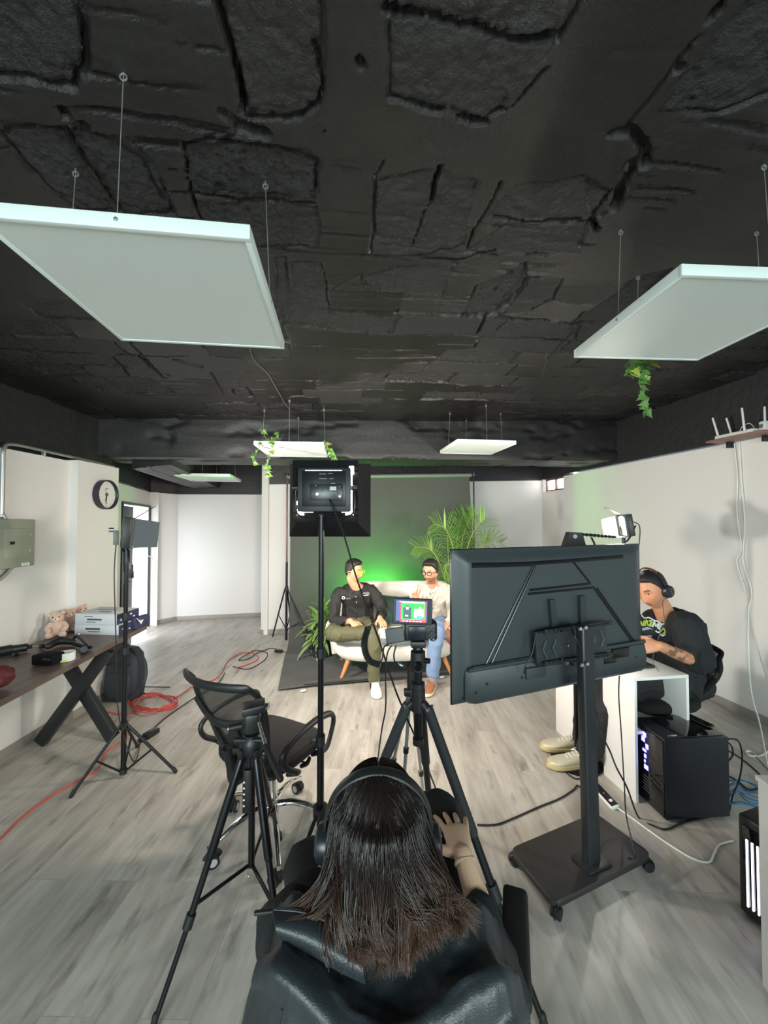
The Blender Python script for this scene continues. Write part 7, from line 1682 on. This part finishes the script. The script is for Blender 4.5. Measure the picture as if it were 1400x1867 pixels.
cable('headphone_cable', [HM3 @ V3((-.10, -.012, -.05)), W(1209, 1095, 2.40), W(1210, 1118, 2.36), W(1212, 1136, 2.34), W(1205, 1150, 2.30), W(1190, 1200, 2.28), V3((1.68, 2.30, .73))], .0022, mat('grey thin cable', S(80, 78, 78), .5), 'thin headphone cable hanging down the black T-shirt to the desk')
t = thing('office_chair', 'black office chair under the person at the white desk', 'office chair', (1.86, 2.62, 0), math.radians(98)); office_chair(t, True, sz=.44, backz=.80, arm='none', spin=.2, lean=.06)
for o in [c for c in t.children if c.name.startswith('armrest')]: 
    me_ = o.data; bpy.data.objects.remove(o)
# ---------------------------------------------------------------- woman in the foreground, seen from behind
SK4 = S(224, 186, 158)
wm = thing('person', 'woman with long dark brown hair sitting in the foreground with her back to the camera', 'person', (.03, .86, 0))
HC = V3((0.0, .800, .990)); HM4 = head_frame(HC, (.04, 1, -.40), (0, .40, 1))
nk = V3((.01, .760, .872)); pv = V3((.04, .86, .54)); sR, sL = V3((.168, .755, .822)), V3((-.150, .745, .822)); rg = V3((1, -.05, 0)).normalized()
eR, wR = V3((.258, .825, .650)), V3((.224, 1.03, .748)); eL, wL = V3((-.225, .93, .68)), V3((-.13, 1.15, .625)); hR, hL = pv + V3((.085, .02, -.02)), pv + V3((-.085, .02, -.02))
kR, kL = V3((.190, 1.265, .660)), V3((-.225, 1.28, .50)); aR, aL = V3((.06, 1.42, .33)), V3((-.20, 1.36, .10))
spine = [pv, V3((.02, .80, .70)), nk]
mb = body_core(HM4, nk, spine, [([nk.lerp(sR, .5) + V3((0, 0, -.03)), sR, eR, wR], [.042, .042, .036, .0245]), ([nk.lerp(sL, .5) + V3((0, 0, -.03)), sL, eL, wL], [.042, .042, .036, .0245])], [([hR, kR, aR], [.066, .046, .034]), ([hL, kL, aL], [.066, .046, .034])], rr=rg, hk=.95)
hdir = V3((-.06, 1, .07)).normalized(); hand(mb, hframe(wR, (-1, 0, 0), hdir, (0, -.06, 1)), (.20, .22, .22, .18), .26, (.85, .42, -.12), .94)
hand(mb, hframe(wL, (1, .2, 0), (.25, 1, -.2), (0, .1, 1)), (.5, .5, .5, .5), .1, s=.94)
me = remesh(mb, 'body', .0030, 3); tint_body(me, HM4, SK4, S(24, 18, 16), 0); link_world_mesh('body', me, wm, M_skin)
# finger nails on the visible hand
M_wtop = mat('black knit top', S(22, 25, 27), .9, bump=(320, .3, .001))
WP = [(0, .13, .10), (.06, .155, .115), (.25, .145, .11), (.45, .14, .105), (.65, .15, .11), (.82, .15, .10), (.92, .12, .085), (1.0, .075, .07)]
shirt(wm, 'top', spine, nk, [([nk.lerp(sR, .55) + V3((0, 0, -.04)), sR, sR.lerp(eR, .6), eR, eR.lerp(wR, .48)], [.060, .064, .060, .052, .046]), ([nk.lerp(sL, .55) + V3((0, 0, -.04)), sL, sL.lerp(eL, .6), eL, eL.lerp(wL, .5)], [.064, .066, .064, .058, .048])], M_wtop, rg, WP, .008, 35, .006)
trousers(wm, 'trousers', pv, [([hR, kR, aR], [.10, .088, .060]), ([hL, kL, aL], [.10, .082, .065])], mat('black denim', S(19, 19, 21), .85, bump=(300, .3, .001)), .006, 39, .13)
shoe(wm, aR + V3((0, -.02, -.09)), aR + V3((-.02, .22, -.12)), (0, .3, 1), M_rub, M_rub, M_rub, .25); shoe(wm, V3((aL.x, aL.y - .06, .01)), V3((aL.x - .03, aL.y + .22, .01)), (0, 0, 1), M_rub, M_rub, M_rub, .25)
watch(wm, wR.lerp(eR, .06), (wR - eR).normalized(), mat('thin bead bracelet', S(190, 170, 140), .4), .0255)


def hair_mat():
    q = NT('long dark brown hair'); a = q.n('ShaderNodeVertexColor', layer_name='tint'); q.link(a.outputs['Color'], q.b.inputs['Base Color'])
    q.b.inputs['Roughness'].default_value = .27; q.b.inputs['Specular IOR Level'].default_value = .42; return q.m


def long_hair():
    R = np.array([.077, .100, .120]); C = np.array(HC) + np.array([0, -.006, .008]); ns = 7200; K = 30; NC = 420
    cphi = rng.uniform(-1.85, 1.85, NC); cphi = np.where(rng.random(NC) < .55, cphi * .75, cphi); ctip = rng.normal(0, 1, (NC, 3)); clen = rng.uniform(.0, 1, NC); cid = rng.integers(0, NC, ns)
    phi = cphi[cid] + rng.normal(0, .055, ns); lay = rng.uniform(.0, .011, ns); side = np.sign(phi)
    # root along the parting: the further to the front the strand ends, the further forward it starts
    y0 = np.interp(np.abs(phi), [0, .5, 1.2, 1.85], [-.35, -.20, .15, .60]) + rng.normal(0, .16, ns); low = rng.random(ns) ** 1.6 * .55
    d0 = np.stack([np.where(np.abs(phi) < .55, rng.normal(0, .09, ns), side * (.004 + np.abs(rng.normal(0, .06, ns)))), y0, np.sqrt(np.clip(1 - y0 ** 2, .1, 1))], 1); d0 /= np.linalg.norm(d0, axis=1, keepdims=True)
    te = np.clip(rng.normal(0, .30, NC)[cid] + rng.normal(0, .08, ns), -.55, .5); d1 = np.stack([np.sin(phi) * np.cos(te), -np.cos(phi) * np.cos(te), np.sin(te)], 1)
    om = np.arccos(np.clip((d0 * d1).sum(1), -1, 1)); so_ = np.sin(om) + 1e-6; pts = []
    K1 = 13
    for i in range(K1):
        t = low + (1 - low) * i / (K1 - 1); d = (np.sin((1 - t) * om) / so_)[:, None] * d0 + (np.sin(t * om) / so_)[:, None] * d1; d = np.sign(d) * np.abs(d) ** .92; d = d / np.linalg.norm(d, axis=1, keepdims=True) * (1 + .02 * np.abs(d[:, :1])); flare = 1 + .10 * np.clip((t - .6) / .4, 0, 1) ** 2
        pts.append(C + d * (R + lay[:, None] + .004) * flare[:, None])
    P1 = pts[-1]; T1 = P1 - pts[-2]; T1 /= np.linalg.norm(T1, axis=1, keepdims=True); T1 = T1 * .5 + np.array([0, -.16, -.9]); T1 /= np.linalg.norm(T1, axis=1, keepdims=True)
    s = np.sin(phi); c = np.cos(phi); right = phi > .25; tl = ctip[cid]
    over = (phi > .15) & (clen[cid] > .38)                                  # locks lying over the right shoulder
    xt = np.where(over, .045 + .105 * np.clip(s, 0, 1) ** .8, .005 + np.where(phi < 0, .070, .062) * s) + tl[:, 0] * .013 + rng.normal(0, .004, ns)
    back = sm(-.25, .35, c)
    yt = .690 - .034 * back + np.where(over, .012, 0) + tl[:, 1] * .012 + rng.normal(0, .003, ns); zt_ = .900 - .010 * back * EX(s, .5) + np.where(over, .018, 0) + clen[cid] * .035 + .010 * np.abs(tl[:, 2]) + rng.normal(0, .006, ns)
    fr = np.abs(phi) > 1.5; yt = np.where(fr, .775 + .012 * tl[:, 1], yt); zt_ = np.where(fr, .80 + .04 * clen[cid], zt_); xt = np.where(fr, side * .105, xt)
    wisp = (phi < -.45) & (phi > -1.5) & (clen[cid] > .55); xt = np.where(wisp, -.105 - .05 * clen[cid] * rng.uniform(.5, 1.1, ns), xt); yt = np.where(wisp, .69 + .01 * tl[:, 1], yt); zt_ = np.where(wisp, .925 + .012 * tl[:, 2], zt_)
    P2 = np.stack([xt, yt, zt_], 1); T2 = np.stack([np.where(over, .45, np.where(right, .05, .05)) + tl[:, 0] * .25, -.30 + .25 * tl[:, 1], -np.ones(ns)], 1); T2 = np.where(wisp[:, None], np.stack([-np.ones(ns), -.35 + 0 * s, -.30 + .1 * tl[:, 2]], 1), T2); T2 /= np.linalg.norm(T2, axis=1, keepdims=True)
    L = np.linalg.norm(P2 - P1, axis=1)[:, None]; K2 = K - K1
    ph0 = rng.uniform(0, 6.28, NC)[cid] + rng.normal(0, .25, ns); wv = rng.uniform(.004, .013, NC)[cid]
    for i in range(1, K2 + 1):
        t = i / K2; h00 = 2 * t ** 3 - 3 * t ** 2 + 1; h10 = t ** 3 - 2 * t ** 2 + t; h01 = -2 * t ** 3 + 3 * t ** 2; h11 = t ** 3 - t ** 2
        p = h00 * P1 + h10 * T1 * L * 1.1 + h01 * P2 + h11 * T2 * L * .9; w = np.sin(ph0 + t * 7.5) * wv * t ** 1.2; p = p + np.stack([w, w * .5, 0 * w], 1); pts.append(p)
    A = np.stack(pts, 1)                                                    # ns,K,3
    T = np.gradient(A, axis=1); T /= np.linalg.norm(T, axis=2, keepdims=True) + 1e-9; ref = A - C; n1 = np.cross(T, ref); n1 /= np.linalg.norm(n1, axis=2, keepdims=True) + 1e-9; n2 = np.cross(T, n1)
    rad = rng.uniform(.0006, .00115, ns)[:, None] * np.interp(np.linspace(0, 1, K), [0, .75, 1], [1, 1, .3])[None]; V = []
    for j in range(3): a = 2 * pi * j / 3; V.append(A + (n1 * math.cos(a) + n2 * math.sin(a)) * rad[..., None])
    V = np.stack(V, 2).reshape(-1, 3); idx = np.arange(ns * K * 3).reshape(ns, K, 3); Q = []
    for j in range(3): k = (j + 1) % 3; Q.append(np.stack([idx[:, :-1, j], idx[:, 1:, j], idx[:, 1:, k], idx[:, :-1, k]], -1).reshape(-1, 4))
    me = np_mesh('hair', V, np.concatenate(Q), None)
    tt_ = np.linspace(0, 1, K)[None, :, None]; root = np.array(S(30, 23, 21)); tip = np.array(S(82, 58, 46)); sh_ = rng.uniform(.65, 1.35, ns)[:, None, None]; g_ = np.clip((tt_ - .55) / .45, 0, 1) ** 1.3
    Cc = (root * (1 - g_) + tip * g_) * sh_; vcol(me, np.repeat(np.broadcast_to(Cc, (ns, K, 3))[:, :, None, :], 3, 2).reshape(-1, 3)); return me
me = long_hair(); link_world_mesh('hair', me, wm, hair_mat())
P_, F_ = head_pts(64, 48, False); r_ = P_ / np.linalg.norm(P_, axis=1, keepdims=True); msk = sm(-.02, .02, .055 - P_[:, 1] + P_[:, 2] * .4); Q_ = P_ * .97 + r_ * (.015 * msk - .008 * (1 - msk))[:, None]
mb = MB(HM4); mb.add([tuple(q) for q in Q_], F_); mb.build('hair_underlayer', mat('hair underlayer', S(24, 18, 17), .5), wm, smooth=180)
headphones('large black headphones over the long dark hair in the foreground', head_frame(HC, (.02, 1, .10), (0, -.10, 1)), .106, .140, .036, .013, .006, y0=-.006)

t = thing('office_chair', 'black armchair-style office chair in the foreground under the draped leather jacket', 'office chair', (.055, .905, 0), math.radians(-2)); office_chair(t, False, sz=.455, backz=.845, arm='pad', spin=.5, backw=.19, lean=.03)

for o in t.children:
    if o.name.startswith('armrest'):
        sx_ = 1 if sum(v.co.x for v in o.data.vertices) > 0 else -1; c_ = V3((sx_ * .295, 0, 0)); o.matrix_basis = tr(c_ + V3((-.03 if sx_ > 0 else .075, .02, 0))) @ rotz(-sx_ * .30) @ tr(-c_)
# ---- leather jacket over the chair back
jk = thing('leather_jacket', 'black leather jacket draped over the back of the foreground chair', 'jacket', (.02, .62, .5))
M_lea = NT('black leather'); oc = M_lea.obj(); M_lea.b.inputs['Base Color'].default_value = (*S(36, 42, 46), 1); M_lea.b.inputs['Roughness'].default_value = .42; M_lea.b.inputs['Specular IOR Level'].default_value = .5
vo = M_lea.n('ShaderNodeTexVoronoi', {'Vector': oc, 'Scale': 420.0}).outputs['Distance']; M_lea.bump(M_lea.math('ADD', M_lea.math('MULTIPLY', vo, .5), M_lea.noise(30, 4, .6, oc)), .22, .003); M_lea = M_lea.m
M_lin = mat('black lining', S(16, 15, 18), .9)


def jacket():
    nu, nv = 150, 150; U = np.linspace(-1, 1, nu)[None, :] * np.ones((nv, 1)); T = np.linspace(0, 1, nv)[:, None] * np.ones((1, nu))
    # t: 0 front hem inside .. .30 ridge .. 1 rear hem
    hw = .205 + .0 * T; s = np.clip((T - .30) / .70, 0, 1); X = .015 + U * (.205 + np.where(U < 0, .095, .075) * s ** .5 + .01 * s)
    au = np.abs(U); top = .882 + .046 * sm(.15, .80, au) - .040 * sm(.82, 1, au) ** 1.4
    yr = .600 + np.where(U < 0, .075, .045) * U ** 2 + (fbm(U * 3.5, T * 0 + 1.7, 44, 3) - .5) * .022
    front = T < .30; tf = np.clip(T / .12, 0, 1); tt = np.clip((T - .12) / .18, 0, 1)
    Yf = yr + .088 * (1 - tt) + .02 * (1 - tf); Zf = top - .14 * (1 - tf) ** 1.5 - .010 * np.sin(tt * pi) - .004 * tt
    Yb = yr - .020 * np.sin(np.clip(s * 16, 0, 1) * pi / 2) - .075 * s + .03 * s ** 2; Zb = top - .004 - .020 * (1 - np.cos(np.clip(s * 16, 0, 1) * pi / 2)) - .56 * np.clip(s - .03, 0, 1)
    Y = np.where(front, Yf, Yb); Zz = np.where(front, Zf, Zb)
    Y = Y + .06 * sm(.82, 1.0, au) * s ** .3                                      # sides wrap forward
    # folds
    fx = U * 1.0 + (fbm(U * 1.5 + 5, T * 2, 3) - .5) * .35
    f1 = np.sin(fx * 9.5 + 1.0 + 2.2 * s) ; f2 = np.sin(fx * 17 - 3 * s + 2); f3 = fbm(U * 3.2 + 3 * s, s * 2.0 + 1, 8, 4) - .5
    grow = sm(.0, .5, s) * (1 - .3 * s); d = (f1 * .013 + f2 * .006 + np.abs(np.sin(fx * 6 + 2 * s)) * .008) * grow + f3 * .035 * sm(0, .18, s) + (fbm(U * 9, T * 9, 14, 3) - .5) * .008
    diag = EX((U + .62) - s * .55, .10) * .016 * sm(.02, .2, s) - EX((U + .45) - s * .55, .07) * .010 * sm(.02, .2, s); d = d + diag + EX(U - .62 + .5 * s, .07) * .014 * sm(.05, .25, s)
    sc_ = EX(s - .085 - .04 * np.sin(U * 3.5 + .5) - .03 * U, .022) * .012; d = d + sc_ * (1 - front)
    d = np.where(front, (fbm(U * 4, T * 9, 22, 3) - .5) * .018, d)
    nrm = np.where(front, 1, -1); Y = Y + np.where(front, 0, -d) ; Zz = Zz + np.where(front, d, d * .35) + (fbm(U * 2.6 + 9, T * 0 + .3, 31, 3) - .5) * .02 * EX(T - .30, .16)
    G = np.stack([X, Y, Zz], -1); return [[V3(G[i, j]) for j in range(nu)] for i in range(nv)]
Gj = jacket(); MB().sheet(Gj, .0035).build('jacket_body', M_lea, jk, smooth=80)
MB().sheet([[p + V3((0, .004, -.0045)) for p in r[::5]] for r in Gj[:40:4]], .002).build('lining', M_lin, jk)
# collar flap standing up behind the hair on the left, with seams
def strip3(P, Q, n=10, th=.004): return MB().sheet([[V3(a).lerp(V3(b), i / n) + V3((0, -.012 * math.sin(pi * i / n), .010 * math.sin(pi * i / n))) for i in range(n + 1)] for a, b in zip(cat(P, 6), cat(Q, 6))], th)
strip3([(-.185, .695, .945), (-.12, .690, .942), (-.06, .675, .925), (-.03, .664, .915)], [(-.165, .668, .925), (-.11, .655, .912), (-.06, .642, .898), (-.02, .633, .890)]).build('collar_flap', M_lea, jk)
MB().tube(cat([(-.185, .695, .946), (-.12, .690, .943), (-.06, .675, .926), (-.03, .664, .916)], 8), .0035, 8).build('collar_edge', M_lea, jk)
for u0 in (22, 74, 118):
    P = [Gj[i][min(149, max(0, u0 + int((i - 46) * (.06 if u0 < 50 else -.05 if u0 > 100 else 0))))] + V3((0, -.003, .001)) for i in range(52, 146, 3)]
    MB().tube(P, .0016, 6).build('seam', M_lea, jk)
MB().box((-.200, .692, .945), (.035, .008, .007), rotz(.1), bev=.003).build('hanger_loop', M_blk, jk)
# ================================================================ light
def area(name, loc, target, size, power, col, size_y=None, spread=None):
    l = bpy.data.lights.new(name, 'AREA'); l.energy = power; l.color = col; l.size = size
    if size_y: l.shape = 'RECTANGLE'; l.size_y = size_y
    if spread: l.spread = spread
    o = bpy.data.objects.new(name, l); COL.objects.link(o); o.location = loc; d = V3(target) - V3(loc); o.rotation_euler = d.to_track_quat('-Z', 'Y').to_euler(); return o


# daylight through the two windows behind the camera
for wx_ in (-1.17, 1.62): area('daylight_front_window', (wx_, -2.52, 1.6), (wx_, .6, .55), 1.65, 66, (.80, 1.0, .985), 1.28, math.radians(125))
# daylight through the open door and the high window
dc = DA + dd * ((s1 + s2) / 2) - dn * .25 + V3((0, 0, .95))
area('daylight_door', dc, dc + dn + V3((.0, 0, -.25)), s2 - s1, 36, (.93, .97, 1.0), 1.8)
area('daylight_high_window', (rwx(5.9) + .22, 5.9, 2.3), (rwx(5.9) - 1, 5.8, 1.7), .5, 16, (1, .98, .95), .2)
# lamp beams
area('left_lamp_light', LC + LN * .03, LC + LN * 2 + V3((0, 0, -.12)), .18, 70, (1.0, .95, .89))
area('right_lamp_light', RC + RN.normalized() * .03, RC + RN * 2, .16, 42, (1.0, .92, .82))
area('softbox_light', fr_c + V3((0, .03, 0)), (0.05, 4.3, .75), .36, 72, (1.0, .87, .72), .33)
# green effect light on the floor behind the sofa
gl = thing('effect_light', 'small green effect light on the floor behind the sofa', 'lamp', (-.05, 4.80, .01)); MB().box((.0, 4.80, .06), (.16, .06, .10), bev=.008).build('lamp_body', M_blk, gl)
area('green_effect_light', (-.03, 4.80, .50), (.0, 5.0, 1.3), .16, 52, (.05, 1.0, .06))
# sky
w = bpy.data.worlds.new('sky'); scene.world = w; w.use_nodes = True; bg = w.node_tree.nodes['Background']
bg.inputs[0].default_value = (.88, .94, 1.0, 1); bg.inputs[1].default_value = 4.0
vs_ = scene.view_settings; vs_.view_transform = 'Standard'; vs_.look = 'None'; vs_.exposure = 0.0; vs_.gamma = 1.0; vs_.use_curve_mapping = False
scene.cycles.max_bounces = 6; scene.cycles.diffuse_bounces = 4; scene.cycles.glossy_bounces = 3; scene.cycles.transmission_bounces = 4; scene.cycles.transparent_max_bounces = 6
scene.cycles.use_denoising = True; scene.cycles.sample_clamp_indirect = 6.0
